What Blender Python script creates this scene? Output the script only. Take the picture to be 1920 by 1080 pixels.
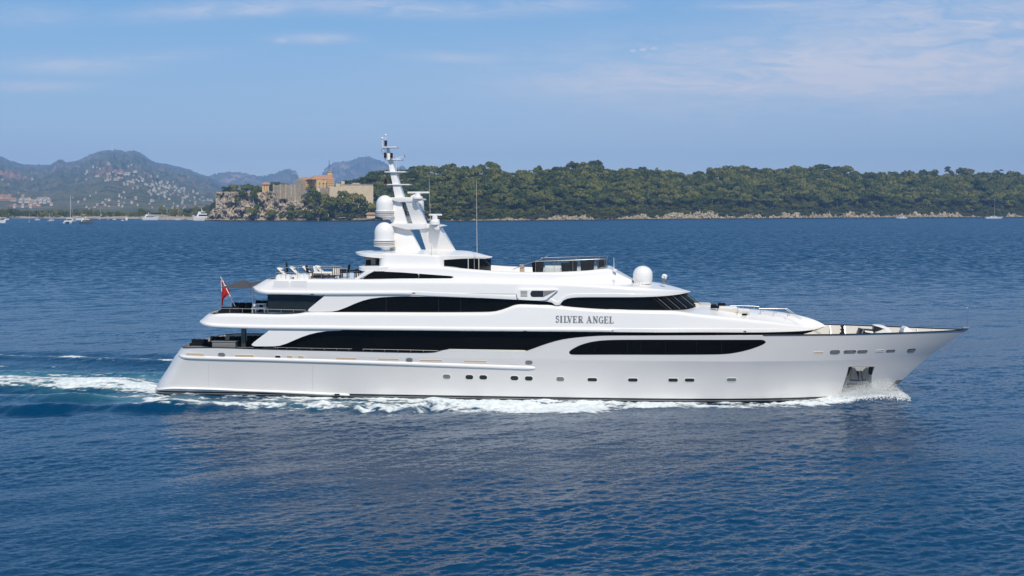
import bpy, bmesh, math, random
import numpy as np
from mathutils import Vector, Matrix

for o in list(bpy.data.objects):
    bpy.data.objects.remove(o)
R = math.radians
rng = np.random.default_rng(11)
random.seed(11)
sc = bpy.context.scene
COL = sc.collection

# ------------------------------------------------------------------ camera
F, CX, HY, CH = 2131.0, 960.0, 392.0, 14.7      # focal length in photo pixels, centre column, horizon row, eye height
cam_d = bpy.data.cameras.new('camera')
cam_d.sensor_width = 36.0
cam_d.lens = 36.0 * F / 1920.0
cam_d.shift_y = -(540.0 - HY) / 1920.0
cam_d.clip_start, cam_d.clip_end = 0.5, 40000.0
cam = bpy.data.objects.new('camera', cam_d)
COL.objects.link(cam)
cam.location = (0, 0, CH)
cam.rotation_euler = (R(90), 0, 0)
sc.camera = cam

# ------------------------------------------------------------------ sun, sky, exposure
SUN_EL, SUN_AZ = R(49), R(168)                  # azimuth clockwise from +Y
sd = Vector((math.sin(SUN_AZ) * math.cos(SUN_EL), math.cos(SUN_AZ) * math.cos(SUN_EL), math.sin(SUN_EL)))
sun_d = bpy.data.lights.new('sun', 'SUN')
sun_d.energy = 3.9
sun_d.angle = R(0.53)
sun_d.color = (1.0, 0.925, 0.81)
sun = bpy.data.objects.new('sun', sun_d)
COL.objects.link(sun)
sun.rotation_euler = sd.to_track_quat('Z', 'Y').to_euler()
sun.location = (60, -120, 120)

world = bpy.data.worlds.new('World')
sc.world = world
world.use_nodes = True
wn, wl = world.node_tree.nodes, world.node_tree.links
wn.clear()
w_out = wn.new('ShaderNodeOutputWorld')
w_bg = wn.new('ShaderNodeBackground')
w_bg.inputs['Strength'].default_value = 0.072
sky = wn.new('ShaderNodeTexSky')
sky.sky_type = 'NISHITA'
sky.sun_disc = False
sky.sun_elevation = SUN_EL
sky.sun_rotation = SUN_AZ
sky.altitude = 0
sky.air_density = 1.0
sky.dust_density = 0.25
sky.ozone_density = 3.2
# thin cirrus: noise on a cloud layer above, found by direction / height
def W(kind, **kw):
    n = wn.new(kind)
    for k, v in kw.items():
        setattr(n, k, v)
    return n
def wmath(op, a, b=None, c=None, clamp=False):
    n = W('ShaderNodeMath', operation=op, use_clamp=clamp)
    for i, v in enumerate((a, b, c)):
        if v is None: continue
        if isinstance(v, (int, float)): n.inputs[i].default_value = v
        else: wl.new(v, n.inputs[i])
    return n.outputs[0]
tc = W('ShaderNodeTexCoord')
sep = W('ShaderNodeSeparateXYZ')
wl.new(tc.outputs['Generated'], sep.inputs[0])
dx, dy, dz = sep.outputs
yy = wmath('MAXIMUM', dy, 0.05)
az = wmath('DIVIDE', dx, yy)                    # tangent of azimuth and of elevation, ahead of the viewer
el = wmath('DIVIDE', dz, yy)
def blob(ca, ce, ra, re, tilt=0.0):
    """soft patch of sky centred on a direction"""
    a = wmath('SUBTRACT', az, ca); e = wmath('SUBTRACT', el, ce)
    e = wmath('SUBTRACT', e, wmath('MULTIPLY', a, tilt))
    q = wmath('ADD', wmath('POWER', wmath('ABSOLUTE', wmath('DIVIDE', a, ra)), 2.0), wmath('POWER', wmath('ABSOLUTE', wmath('DIVIDE', e, re)), 2.0))
    return wmath('POWER', 2.718, wmath('MULTIPLY', q, -1.0))
def ae(px, py):
    return (px - CX) / F, (HY - py) / F
def cloud_noise(sa, se, detail, rough, seed, dist=0.6):
    cb = W('ShaderNodeCombineXYZ')
    wl.new(wmath('MULTIPLY', az, sa), cb.inputs[0])
    wl.new(wmath('MULTIPLY', el, se), cb.inputs[1])
    cb.inputs[2].default_value = seed
    n = W('ShaderNodeTexNoise')
    n.inputs['Scale'].default_value = 1.0
    n.inputs['Detail'].default_value = detail
    n.inputs['Roughness'].default_value = rough
    n.inputs['Distortion'].default_value = dist
    wl.new(cb.outputs[0], n.inputs['Vector'])
    return n.outputs['Fac']
def ramp01(v, lo, hi):
    n = W('ShaderNodeMapRange', interpolation_type='SMOOTHSTEP')
    wl.new(v, n.inputs['Value'])
    n.inputs['From Min'].default_value = lo
    n.inputs['From Max'].default_value = hi
    return n.outputs['Result']
fine = ramp01(cloud_noise(22, 110, 8, 0.66, 3.1, 1.1), 0.34, 0.70)
broad = ramp01(cloud_noise(6, 36, 5, 0.55, 8.7), 0.30, 0.60)
veil = None
for px, py, rx, ry, tilt, amt in ((1560, 138, 500, 72, 0.02, 1.10), (1230, 150, 280, 36, 0.03, 0.85), (1820, 60, 360, 90, 0.0, 0.85),
                                  (1500, 12, 180, 14, 0.0, 0.5), (440, 16, 190, 16, 0.06, 0.75), (760, 14, 240, 16, -0.02, 0.70), (1010, 10, 150, 14, 0, 0.5),
                                  (130, 122, 130, 17, 0.0, 0.50), (70, 162, 95, 11, 0.0, 0.50), (300, 106, 120, 12, 0.05, 0.25),
                                  (870, 108, 110, 12, -0.03, 0.50), (590, 72, 70, 10, 0.0, 0.55), (530, 75, 16, 6, 0.0, 0.6), (60, 30, 110, 22, 0, .25)):
    ca, ce = ae(px, py)
    b = wmath('MULTIPLY', blob(ca, ce, rx / F, ry / F, tilt), amt)
    veil = b if veil is None else wmath('MAXIMUM', veil, b)
tex = wmath('ADD', wmath('MULTIPLY', fine, 0.65), wmath('MULTIPLY', broad, 0.5))
cirrus = wmath('MULTIPLY', veil, wmath('ADD', tex, 0.22), clamp=True)
puffs = None
for px, py, rx, ry in ((1187, 95, 9, 4), (1205, 93, 12, 5), (1226, 91, 10, 5.5), (1322, 91, 7, 3)):
    ca, ce = ae(px, py)
    b = blob(ca, ce, rx / F, ry / F)
    puffs = b if puffs is None else wmath('MAXIMUM', puffs, b)
pf = ramp01(wmath('MULTIPLY', puffs, wmath('ADD', 0.35, cloud_noise(120, 160, 4, 0.6, 1.7))), 0.30, 0.75)
dens = wmath('MAXIMUM', wmath('MULTIPLY', cirrus, 0.85), wmath('MULTIPLY', pf, 0.6), clamp=True)
mixc = W('ShaderNodeMix', data_type='RGBA')
wl.new(dens, mixc.inputs['Factor'])
# clear maritime air: the low sky is an even light blue rather than yellow
grad = W('ShaderNodeValToRGB')
wl.new(el, grad.inputs['Fac'])
ge = grad.color_ramp.elements
ge[0].position = 0.0; ge[0].color = (0.72, 0.79, 0.84, 1)
ge[1].position = 0.20; ge[1].color = (0.19, 0.47, 0.86, 1)
gm = ge.new(0.09); gm.color = (0.42, 0.62, 0.85, 1)
gs = W('ShaderNodeVectorMath', operation='SCALE'); wl.new(grad.outputs[0], gs.inputs[0]); gs.inputs['Scale'].default_value = 1.0 / 0.072
up = W('ShaderNodeMapRange'); wl.new(dz, up.inputs['Value'])
up.inputs['From Min'].default_value = 0.12; up.inputs['From Max'].default_value = 0.75; up.inputs['To Min'].default_value = 0.9; up.inputs['To Max'].default_value = 0.0
tint = W('ShaderNodeMix', data_type='RGBA')
wl.new(up.outputs['Result'], tint.inputs['Factor']); wl.new(sky.outputs[0], tint.inputs['A']); wl.new(gs.outputs[0], tint.inputs['B'])
wl.new(tint.outputs['Result'], mixc.inputs['A'])
mixc.inputs['B'].default_value = (10.5, 10.4, 11.5, 1)
wl.new(mixc.outputs['Result'], w_bg.inputs['Color'])
wl.new(w_bg.outputs[0], w_out.inputs['Surface'])

sc.view_settings.view_transform = 'Standard'
sc.view_settings.look = 'None'
sc.view_settings.exposure = 0.0
sc.view_settings.gamma = 1.0
sc.view_settings.use_curve_mapping = False
sc.cycles.max_bounces = 6
sc.cycles.volume_bounces = 0
sc.cycles.transparent_max_bounces = 16

# ------------------------------------------------------------------ helpers: properties, objects
def tag(o, label=None, cat=None, group=None, kind=None):
    if label: o['label'] = label
    if cat: o['category'] = cat
    if group: o['group'] = group
    if kind: o['kind'] = kind
    return o
def link(name, me, mats, parent=None):
    o = bpy.data.objects.new(name, me)
    COL.objects.link(o)
    for m in (mats if isinstance(mats, (list, tuple)) else [mats]):
        if m is not None: me.materials.append(m)
    if parent is not None: o.parent = parent
    return o
def empty(name, loc, rz=0.0):
    o = bpy.data.objects.new(name, None)
    COL.objects.link(o)
    o.location = loc
    o.rotation_euler = (0, 0, rz)
    o.empty_display_size = 0.3
    return o
def finish(bm, smooth=True, angle=32.0, merge=1e-4, recalc=True):
    if merge: bmesh.ops.remove_doubles(bm, verts=bm.verts, dist=merge)
    bmesh.ops.dissolve_degenerate(bm, edges=bm.edges, dist=1e-5)
    if recalc: bmesh.ops.recalc_face_normals(bm, faces=bm.faces)
    if smooth:
        for f in bm.faces: f.smooth = True
        lim = R(angle)
        for e in bm.edges:
            if len(e.link_faces) == 2 and e.calc_face_angle(0) > lim: e.smooth = False
def bm_obj(name, bm, mats, parent=None, smooth=True, angle=32.0, merge=1e-4, recalc=True):
    finish(bm, smooth, angle, merge, recalc)
    me = bpy.data.meshes.new(name)
    bm.to_mesh(me)
    bm.free()
    return link(name, me, mats, parent)
def np_mesh(name, V, Q, smooth=True):
    """mesh straight from arrays: vertices (n,3), quads or triangles (m,k)"""
    me = bpy.data.meshes.new(name)
    V = np.ascontiguousarray(V, dtype=np.float32); Q = np.ascontiguousarray(Q, dtype=np.int32)
    k = Q.shape[1]
    me.vertices.add(len(V)); me.vertices.foreach_set('co', V.ravel())
    me.loops.add(Q.size); me.loops.foreach_set('vertex_index', Q.ravel())
    me.polygons.add(len(Q))
    me.polygons.foreach_set('loop_start', np.arange(len(Q), dtype=np.int32) * k)
    me.polygons.foreach_set('use_smooth', np.full(len(Q), smooth))
    me.update(calc_edges=True)
    return me
def add_box(bm, c, s, rz=0.0, ry=0.0, bevel=0.0):
    r = bmesh.ops.create_cube(bm, size=1.0)
    vs = r['verts']
    M = Matrix.Translation(Vector(c)) @ Matrix.Rotation(rz, 4, 'Z') @ Matrix.Rotation(ry, 4, 'Y') @ Matrix.Diagonal((s[0], s[1], s[2], 1))
    bmesh.ops.transform(bm, matrix=M, verts=vs)
    if bevel:
        es = list({e for v in vs for e in v.link_edges})
        bmesh.ops.bevel(bm, geom=es, offset=bevel, segments=2, affect='EDGES', profile=0.6)
def add_tube(bm, pts, r, seg=6, closed=False):
    pts = [Vector(p) for p in pts]
    rr = r if isinstance(r, (list, tuple)) else [r] * len(pts)
    rings = []
    n = len(pts)
    for i, p in enumerate(pts):
        a = pts[i - 1] if (i > 0 or closed) else p
        b = pts[(i + 1) % n] if (i < n - 1 or closed) else p
        t = (b - a).normalized()
        up = Vector((0, 0, 1)) if abs(t.z) < 0.95 else Vector((1, 0, 0))
        s = t.cross(up).normalized(); q = s.cross(t).normalized()
        rings.append([bm.verts.new(p + s * math.cos(2 * math.pi * k / seg) * rr[i] + q * math.sin(2 * math.pi * k / seg) * rr[i]) for k in range(seg)])
    for i in range(n if closed else n - 1):
        A_, B_ = rings[i], rings[(i + 1) % n]
        for k in range(seg):
            bm.faces.new((A_[k], A_[(k + 1) % seg], B_[(k + 1) % seg], B_[k]))
    if not closed:
        bm.faces.new(rings[0]); bm.faces.new(rings[-1][::-1])
def add_lathe(bm, prof, c=(0, 0, 0), seg=28, mats=None):
    """profile [(radius, height)] turned about a vertical axis"""
    rings = []
    for r, z in prof:
        if r < 1e-4: rings.append([bm.verts.new((c[0], c[1], c[2] + z))])
        else: rings.append([bm.verts.new((c[0] + r * math.cos(2 * math.pi * k / seg), c[1] + r * math.sin(2 * math.pi * k / seg), c[2] + z)) for k in range(seg)])
    for i in range(len(rings) - 1):
        A_, B_ = rings[i], rings[i + 1]
        for k in range(seg):
            k2 = (k + 1) % seg
            if len(A_) == 1 and len(B_) == 1: continue
            if len(A_) == 1: f = bm.faces.new((A_[0], B_[k], B_[k2]))
            elif len(B_) == 1: f = bm.faces.new((A_[k], A_[k2], B_[0]))
            else: f = bm.faces.new((A_[k], A_[k2], B_[k2], B_[k]))
            if mats: f.material_index = mats[i]
    if len(rings[0]) > 1: bm.faces.new(rings[0][::-1])
    if len(rings[-1]) > 1: bm.faces.new(rings[-1])
def add_prism(bm, poly, y0, y1):
    """polygon [(x,z)] pulled from y0 to y1; y0 / y1 may be functions of z"""
    f0 = y0 if callable(y0) else (lambda z: y0)
    f1 = y1 if callable(y1) else (lambda z: y1)
    a = [bm.verts.new((x, f0(z), z)) for x, z in poly]
    b = [bm.verts.new((x, f1(z), z)) for x, z in poly]
    bm.faces.new(a); bm.faces.new(b[::-1])
    n = len(poly)
    for i in range(n):
        bm.faces.new((a[i], b[i], b[(i + 1) % n], a[(i + 1) % n]))
def copy_tree(o, loc=None, rz=None, label=None, scale=None):
    r = o.copy(); COL.objects.link(r)
    if loc is not None: r.location = loc
    if rz is not None: r.rotation_euler = (0, 0, rz)
    if scale is not None: r.scale = scale
    if label: r['label'] = label
    for ch in list(o.children):
        c = ch.copy(); COL.objects.link(c); c.parent = r
        for g in list(ch.children):
            d = g.copy(); COL.objects.link(d); d.parent = c
    return r
def pchip(xs, ys):
    """smooth curve through points without overshoot"""
    xs = np.asarray(xs, float); ys = np.asarray(ys, float)
    o = np.argsort(xs, kind='stable'); xs, ys = xs[o], ys[o]
    keep = np.concatenate(([True], np.diff(xs) > 1e-6)); xs, ys = xs[keep], ys[keep]
    h = np.diff(xs); d = np.diff(ys) / h
    m = np.zeros_like(ys)
    if len(xs) == 2: m[:] = d[0]
    else:
        for i in range(1, len(xs) - 1):
            if d[i - 1] * d[i] > 0:
                w1 = 2 * h[i] + h[i - 1]; w2 = h[i] + 2 * h[i - 1]
                m[i] = (w1 + w2) / (w1 / d[i - 1] + w2 / d[i])
        m[0], m[-1] = d[0], d[-1]
    def fn(x):
        x = np.clip(np.asarray(x, float), xs[0], xs[-1])
        i = np.clip(np.searchsorted(xs, x, side='right') - 1, 0, len(h) - 1)
        t = (x - xs[i]) / h[i]
        t2, t3 = t * t, t * t * t
        return (2 * t3 - 3 * t2 + 1) * ys[i] + (t3 - 2 * t2 + t) * h[i] * m[i] + (-2 * t3 + 3 * t2) * ys[i + 1] + (t3 - t2) * h[i] * m[i + 1]
    return fn
def lerp(a, b, t): return a + (b - a) * t
def sstep(a, b, x):
    t = np.clip((np.asarray(x, float) - a) / (b - a), 0, 1)
    return t * t * (3 - 2 * t)

# ------------------------------------------------------------------ helpers: materials
def new_mat(name):
    m = bpy.data.materials.new(name)
    m.use_nodes = True
    nt = m.node_tree
    return m, nt, nt.nodes['Principled BSDF']
def node(nt, kind, ins=None, **kw):
    n = nt.nodes.new(kind)
    for k, v in kw.items(): setattr(n, k, v)
    for k, v in (ins or {}).items():
        if hasattr(v, 'is_output'): nt.links.new(v, n.inputs[k])
        else: n.inputs[k].default_value = v
    return n
def mat(name, col, rough=0.5, metal=0.0, var=0.06, scale=3.0, bump=0.0, bscale=20.0, coat=0.0, spec=None):
    """plain paint, cloth, metal: base colour with slight mottling, optional fine bump"""
    m, nt, p = new_mat(name)
    tcn = node(nt, 'ShaderNodeTexCoord')
    nz = node(nt, 'ShaderNodeTexNoise', {'Scale': scale, 'Detail': 4.0, 'Vector': tcn.outputs['Object']})
    lo = tuple(c * (1 - var) for c in col) + (1,); hi = tuple(min(1, c * (1 + var)) for c in col) + (1,)
    mx = node(nt, 'ShaderNodeMix', {'Factor': nz.outputs['Fac'], 'A': lo, 'B': hi}, data_type='RGBA')
    nt.links.new(mx.outputs['Result'], p.inputs['Base Color'])
    p.inputs['Roughness'].default_value = rough
    p.inputs['Metallic'].default_value = metal
    if coat: p.inputs['Coat Weight'].default_value = coat; p.inputs['Coat Roughness'].default_value = 0.05
    if spec is not None: p.inputs['Specular IOR Level'].default_value = spec
    if bump:
        bn = node(nt, 'ShaderNodeTexNoise', {'Scale': bscale, 'Detail': 5.0, 'Vector': tcn.outputs['Object']})
        bp = node(nt, 'ShaderNodeBump', {'Strength': bump, 'Distance': 0.05, 'Height': bn.outputs['Fac']})
        nt.links.new(bp.outputs[0], p.inputs['Normal'])
    return m
# ------------------------------------------------------------------ the yacht's own frame (x forward, y to port, z up)
OX, OY, YA = 3.2, 91.35, R(5.5)
SA, CA_ = math.sin(YA), math.cos(YA)
def L(px, py, yl=0.0):
    """photo point on the yacht's vertical plane y = yl -> (x, z) in the yacht's frame"""
    rx, rz = (px - CX) / F, -(py - HY) / F
    t = (yl + OX * SA + OY * CA_) / (rx * SA + CA_)
    return (t * rx - OX) * CA_ - (t - OY) * SA, CH + t * rz
def to_world(xl, yl, z=0.0):
    return Vector((OX + xl * CA_ + yl * SA, OY - xl * SA + yl * CA_, z))
def to_local(X, Y):
    dX, dY = X - OX, Y - OY
    return dX * CA_ - dY * SA, dX * SA + dY * CA_
def trace(pts, wf):
    """photo points lying on the starboard surface y = -wf(x, z) -> [(x, z)]"""
    out = []
    for px, py in pts:
        yl = -4.5
        for _ in range(12):
            x, z = L(px, py, yl)
            yl = 0.5 * yl + 0.5 * -float(wf(x, z))
        out.append(L(px, py, yl))
    return out

# ------------------------------------------------------------------ sea: real wave heights near the viewer, ripples by bump everywhere
def spectrum_tile(n, Lm, kp, kmax, p, wind, spread, slope, seed):
    g = np.random.default_rng(seed)
    k1 = 2 * np.pi * np.fft.fftfreq(n, Lm / n)
    kx, ky = np.meshgrid(k1, k1, indexing='xy')
    k = np.hypot(kx, ky); k[0, 0] = 1e9
    th = np.arctan2(ky, kx) - wind
    S = k ** (-p) * np.exp(-(kp / k) ** 2) * np.exp(-(k / kmax) ** 2) * (0.12 + np.abs(np.cos(th)) ** spread)
    ph = g.normal(size=(n, n)) + 1j * g.normal(size=(n, n))
    sp = np.sqrt(S) * ph
    sp[0, 0] = 0
    h = np.fft.ifft2(sp).real
    sx = np.fft.ifft2(1j * kx * sp).real; sy = np.fft.ifft2(1j * ky * sp).real
    return h * slope / np.sqrt((sx ** 2 + sy ** 2).mean())
def samp(tile, Lm, x, y):
    n = tile.shape[0]
    u = (x / Lm % 1.0) * n; v = (y / Lm % 1.0) * n
    i = np.floor(u).astype(int); j = np.floor(v).astype(int)
    fu, fv = u - i, v - j
    i %= n; j %= n
    i2, j2 = (i + 1) % n, (j + 1) % n
    return (tile[j, i] * (1 - fu) + tile[j, i2] * fu) * (1 - fv) + (tile[j2, i] * (1 - fu) + tile[j2, i2] * fu) * fv
WIND = R(113)
T_SMALL = spectrum_tile(1024, 31.0, 3.9, 42.0, 3.3, WIND, 3, 0.19, 1)
T_MID = spectrum_tile(512, 171.0, 0.55, 3.0, 4.0, WIND + 0.15, 4, 0.030, 2)
T_FOAM = spectrum_tile(512, 26.0, 0.6, 40.0, 2.7, 0, 0, 1.0, 3); T_FOAM /= T_FOAM.std()
T_FOAM2 = spectrum_tile(512, 14.0, 2.2, 60.0, 2.3, 0, 0, 1.0, 4); T_FOAM2 /= T_FOAM2.std()
def gsn(x, c, w): return np.exp(-((x - c) / w) ** 2)
def wl_half(x):
    """half beam of the hull at the waterline"""
    u = np.clip((x + 4.0) / 30.0, 0, 1)
    a = np.clip((-28.2 - x) / 3.2, 0, 1)
    return 4.85 * (1 - u ** 4.0) * (1 - a ** 2.6) ** (1 / 2.6)
def bow_side(x, yl):
    """distance outside the hull's side at the waterline"""
    return np.abs(yl) - np.where(x > -31.5, wl_half(np.clip(x, -31.3, 26)), 0)
def wake_height(xl, yl):
    h = np.zeros_like(xl)
    d = bow_side(xl, yl)
    # bow wave piled along the side, falling off aft
    h += 0.62 * gsn(xl, 24.0, 3.0) * np.exp(-np.clip(d, 0, None) / 1.2) * (np.abs(yl) < 6)
    h += 0.13 * sstep(-26, -5, xl) * sstep(28, 22, xl) * gsn(d, 1.4, 1.6)
    # diverging crest that leaves the side amidships, and the dark trough aft of it
    crest = 6.2 + 0.10 * (2.0 - xl) + .5 * samp(T_FOAM, 150.0, xl + 11, xl * 0 + 40.0)
    s = -yl - crest
    fade = sstep(6, -6, xl) * sstep(-95, -55, xl) * np.clip(.75 + .35 * samp(T_FOAM, 120.0, xl, xl * 0 + 5.0), .15, 1.25)
    h += fade * (0.30 * gsn(s, 0.0, 1.1) - 0.30 * gsn(s, 1.9, 1.3))
    h += fade * 0.22 * gsn(-yl, crest - 3.4, 1.4) * sstep(-14, -26, xl)
    # stern: hollow, then churned ridge on the centre line with shoulders
    aft = sstep(-31.0, -36, xl) * sstep(-140, -70, xl)
    h += aft * (0.42 * gsn(yl, 0.3, 2.3) - 0.30 * gsn(yl, -4.3, 1.5) + 0.22 * gsn(yl, -7.0, 1.2) + 0.25 * gsn(yl, 5.5, 1.4) - .2 * gsn(yl, 9, 2) + 0.36 * gsn(yl, 14 - 0.10 * (xl + 40), 1.6) - .3 * gsn(yl, 17 - .1 * (xl + 40), 2.0))
    return h
def sea_height(X, Y):
    xl, yl = to_local(X, Y)
    ws = 1 - 0.75 * np.exp(-np.clip(bow_side(xl, yl), 0, None) / 1.2) * (np.abs(xl) < 30)
    amp = 1 - 0.45 * sstep(-30, -36, xl) * gsn(yl, 0, 6)
    h = (samp(T_SMALL, 31.0, X, Y) + 0.8 * samp(T_SMALL, 31.0 * 1.618, Y * 0.37 + X * 0.93, Y * 0.93 - X * 0.37)) * 0.62 * (1 + 0.45 * np.clip(samp(T_MID, 620.0, X + 50, Y) / T_MID.std(), -1.4, 1.4))
    return (h * amp + samp(T_MID, 171.0, X, Y)) * ws + wake_height(xl, yl)

def water_mat():
    m, nt, p = new_mat('sea_water')
    tcn = node(nt, 'ShaderNodeTexCoord')
    def wave(sx, sy, rot, scale, detail, rough):
        mp = node(nt, 'ShaderNodeMapping', {'Vector': tcn.outputs['Object'], 'Rotation': (0, 0, rot), 'Scale': (sx, sy, 1)})
        return node(nt, 'ShaderNodeTexNoise', {'Vector': mp.outputs[0], 'Scale': scale, 'Detail': detail, 'Roughness': rough}).outputs['Fac']
    n1 = wave(0.55, 1.0, R(-24), 3.4, 3.0, 0.55)      # ripples a foot long
    n2 = wave(0.5, 1.0, R(-18), 0.55, 3.0, 0.6)       # wavelets of two metres
    n3 = wave(0.35, 1.0, R(-10), 0.016, 4.0, 0.6)     # wind lanes
    geo = node(nt, 'ShaderNodeNewGeometry')
    sx = node(nt, 'ShaderNodeSeparateXYZ', {0: geo.outputs['Position']})
    far = node(nt, 'ShaderNodeMapRange', {'Value': sx.outputs[1], 'From Min': 120.0, 'From Max': 330.0})
    lanes = node(nt, 'ShaderNodeMapRange', {'Value': n3, 'From Min': 0.3, 'From Max': 0.7, 'To Min': 0.6, 'To Max': 1.2})
    s2 = node(nt, 'ShaderNodeMath', {0: far.outputs[0], 1: lanes.outputs[0]}, operation='MULTIPLY')
    s1 = node(nt, 'ShaderNodeMath', {0: lanes.outputs[0], 1: 0.55}, operation='MULTIPLY')
    b1 = node(nt, 'ShaderNodeBump', {'Strength': s1.outputs[0], 'Distance': 0.055, 'Height': n1})
    # facets too small to model: slopes taken straight from noise, finer ones everywhere, wavelets beyond the modelled patch
    def facets(sxx, syy, scale, detail, amp):
        mp = node(nt, 'ShaderNodeMapping', {'Vector': tcn.outputs['Object'], 'Rotation': (0, 0, R(-22)), 'Scale': (sxx, syy, 1)})
        nn = node(nt, 'ShaderNodeTexNoise', {'Vector': mp.outputs[0], 'Scale': scale, 'Detail': detail, 'Roughness': 0.6})
        c = node(nt, 'ShaderNodeVectorMath', {0: nn.outputs['Color'], 1: (0.5, 0.5, 0.5)}, operation='SUBTRACT')
        c2 = node(nt, 'ShaderNodeVectorMath', {0: c.outputs[0], 1: (1.0, 1.35, 0.0)}, operation='MULTIPLY')
        v = node(nt, 'ShaderNodeVectorMath', {0: c2.outputs[0]}, operation='SCALE')
        if hasattr(amp, 'is_output'): nt.links.new(amp, v.inputs['Scale'])
        else: v.inputs['Scale'].default_value = amp
        return v.outputs[0]
    k2 = node(nt, 'ShaderNodeMath', {0: s2.outputs[0], 1: 1.15}, operation='MULTIPLY')
    a1 = node(nt, 'ShaderNodeVectorMath', {0: facets(0.5, 1.0, 7.0, 2.0, 0.26), 1: facets(0.75, 1.0, 0.62, 5.0, k2.outputs[0])}, operation='ADD')
    # mean facet leaned to the near side far out, added to darken sky reflection
    ln = node(nt, 'ShaderNodeMath', {0: far.outputs[0], 1: -0.20}, operation='MULTIPLY')
    lv = node(nt, 'ShaderNodeCombineXYZ', {1: ln.outputs[0]})
    a15 = node(nt, 'ShaderNodeVectorMath', {0: lv.outputs[0], 1: a1.outputs[0]}, operation='ADD')
    a2 = node(nt, 'ShaderNodeVectorMath', {0: b1.outputs[0], 1: a15.outputs[0]}, operation='ADD')
    a3 = node(nt, 'ShaderNodeVectorMath', {0: a2.outputs[0]}, operation='NORMALIZE')
    nt.links.new(a3.outputs[0], p.inputs['Normal'])
    rg = node(nt, 'ShaderNodeMapRange', {'Value': sx.outputs[1], 'From Min': 120.0, 'From Max': 500.0, 'To Min': 0.07, 'To Max': 0.20})
    nt.links.new(rg.outputs[0], p.inputs['Roughness'])
    p.inputs['IOR'].default_value = 1.333
    p.inputs['Specular IOR Level'].default_value = 0.24
    # clear deep water; greener and paler where the screws have churned air into it
    churn = node(nt, 'ShaderNodeAttribute', attribute_name='churn')
    mx = node(nt, 'ShaderNodeMix', {'Factor': churn.outputs['Fac'], 'A': (0.0003, 0.040, 0.108, 1), 'B': (0.045, 0.185, 0.225, 1)}, data_type='RGBA')
    nt.links.new(mx.outputs['Result'], p.inputs['Base Color'])
    return m
M_SEA = water_mat()
def build_sea():
    d, rows = 33.0, []
    while d < 330.0:
        rows.append(d); d *= 1.00245
    rows = np.array(rows); nr = len(rows); ncol = 780
    tx = np.linspace(-0.66, 0.66, ncol)
    X = rows[:, None] * tx[None, :]; Y = np.repeat(rows[:, None], ncol, 1)
    edge = np.clip((X.max(1, keepdims=True) - np.abs(X)) / (0.04 * X.max(1, keepdims=True)), 0, 1)
    fade = sstep(33, 35, Y) * sstep(330, 270, Y) * edge
    Z = sea_height(X, Y) * fade
    xl, yl = to_local(X, Y)
    churn = sstep(-30, -34, xl) * sstep(-95, -45, xl) * (0.85 * gsn(yl, 0.0, 4.6) + .35 * gsn(yl, 7, 3)) + 0.45 * sstep(-48, -32, xl) * gsn(-yl, 6.8, 1.9) * sstep(0, -16, xl)
    churn = np.clip(churn * (0.8 + 0.35 * samp(T_FOAM, 26, xl * .45, yl)), 0, 1)
    V = np.stack([X, Y, Z], -1).reshape(-1, 3)
    idx = np.arange(nr * ncol).reshape(nr, ncol)
    Q = np.stack([idx[:-1, :-1], idx[:-1, 1:], idx[1:, 1:], idx[1:, :-1]], -1).reshape(-1, 4)
    # the rest of the sheet, out to the horizon on every side, joined on to the near patch's rim
    big = 12600.0
    c = [(-0.66 * 33.0, 33.0), (0.66 * 33.0, 33.0), (0.66 * rows[-1], rows[-1]), (-0.66 * rows[-1], rows[-1])]
    o = [(-big, -700.0), (big, -700.0), (big, big), (-big, big)]
    base = len(V)
    V = np.concatenate([V, [(x, y, 0.0) for x, y in c + o]])
    ring = [[base + i, base + (i + 1) % 4, base + 4 + (i + 1) % 4, base + 4 + i][::-1] for i in range(4)]
    Q = np.concatenate([Q, np.array(ring)])
    me = np_mesh('sea', V, Q)
    at = me.attributes.new('churn', 'FLOAT', 'POINT')
    at.data.foreach_set('value', np.concatenate([churn.ravel(), np.zeros(8)]).astype(np.float32))
    return tag(link('sea', me, M_SEA), 'deep blue rippled sea water', None, None, 'structure')
build_sea()

# ------------------------------------------------------------------ foam of the wake and the bow spray
def foam_mat():
    m, nt, p = new_mat('sea_foam')
    tcn = node(nt, 'ShaderNodeTexCoord')
    nz = node(nt, 'ShaderNodeTexNoise', {'Scale': 2.5, 'Detail': 6.0, 'Roughness': 0.65, 'Vector': tcn.outputs['Object']})
    mr = node(nt, 'ShaderNodeMapRange', {'Value': nz.outputs['Fac'], 'From Min': 0.35, 'From Max': 0.65})
    mx = node(nt, 'ShaderNodeMix', {'Factor': mr.outputs[0], 'A': (0.55, 0.66, 0.70, 1), 'B': (0.86, 0.88, 0.88, 1)}, data_type='RGBA')
    nt.links.new(mx.outputs['Result'], p.inputs['Base Color'])
    p.inputs['Roughness'].default_value = 0.75
    p.inputs['Specular IOR Level'].default_value = 0.2
    at = node(nt, 'ShaderNodeAttribute', attribute_name='cover')
    nt.links.new(at.outputs['Fac'], p.inputs['Alpha'])
    return m
M_FOAM = foam_mat()
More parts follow.
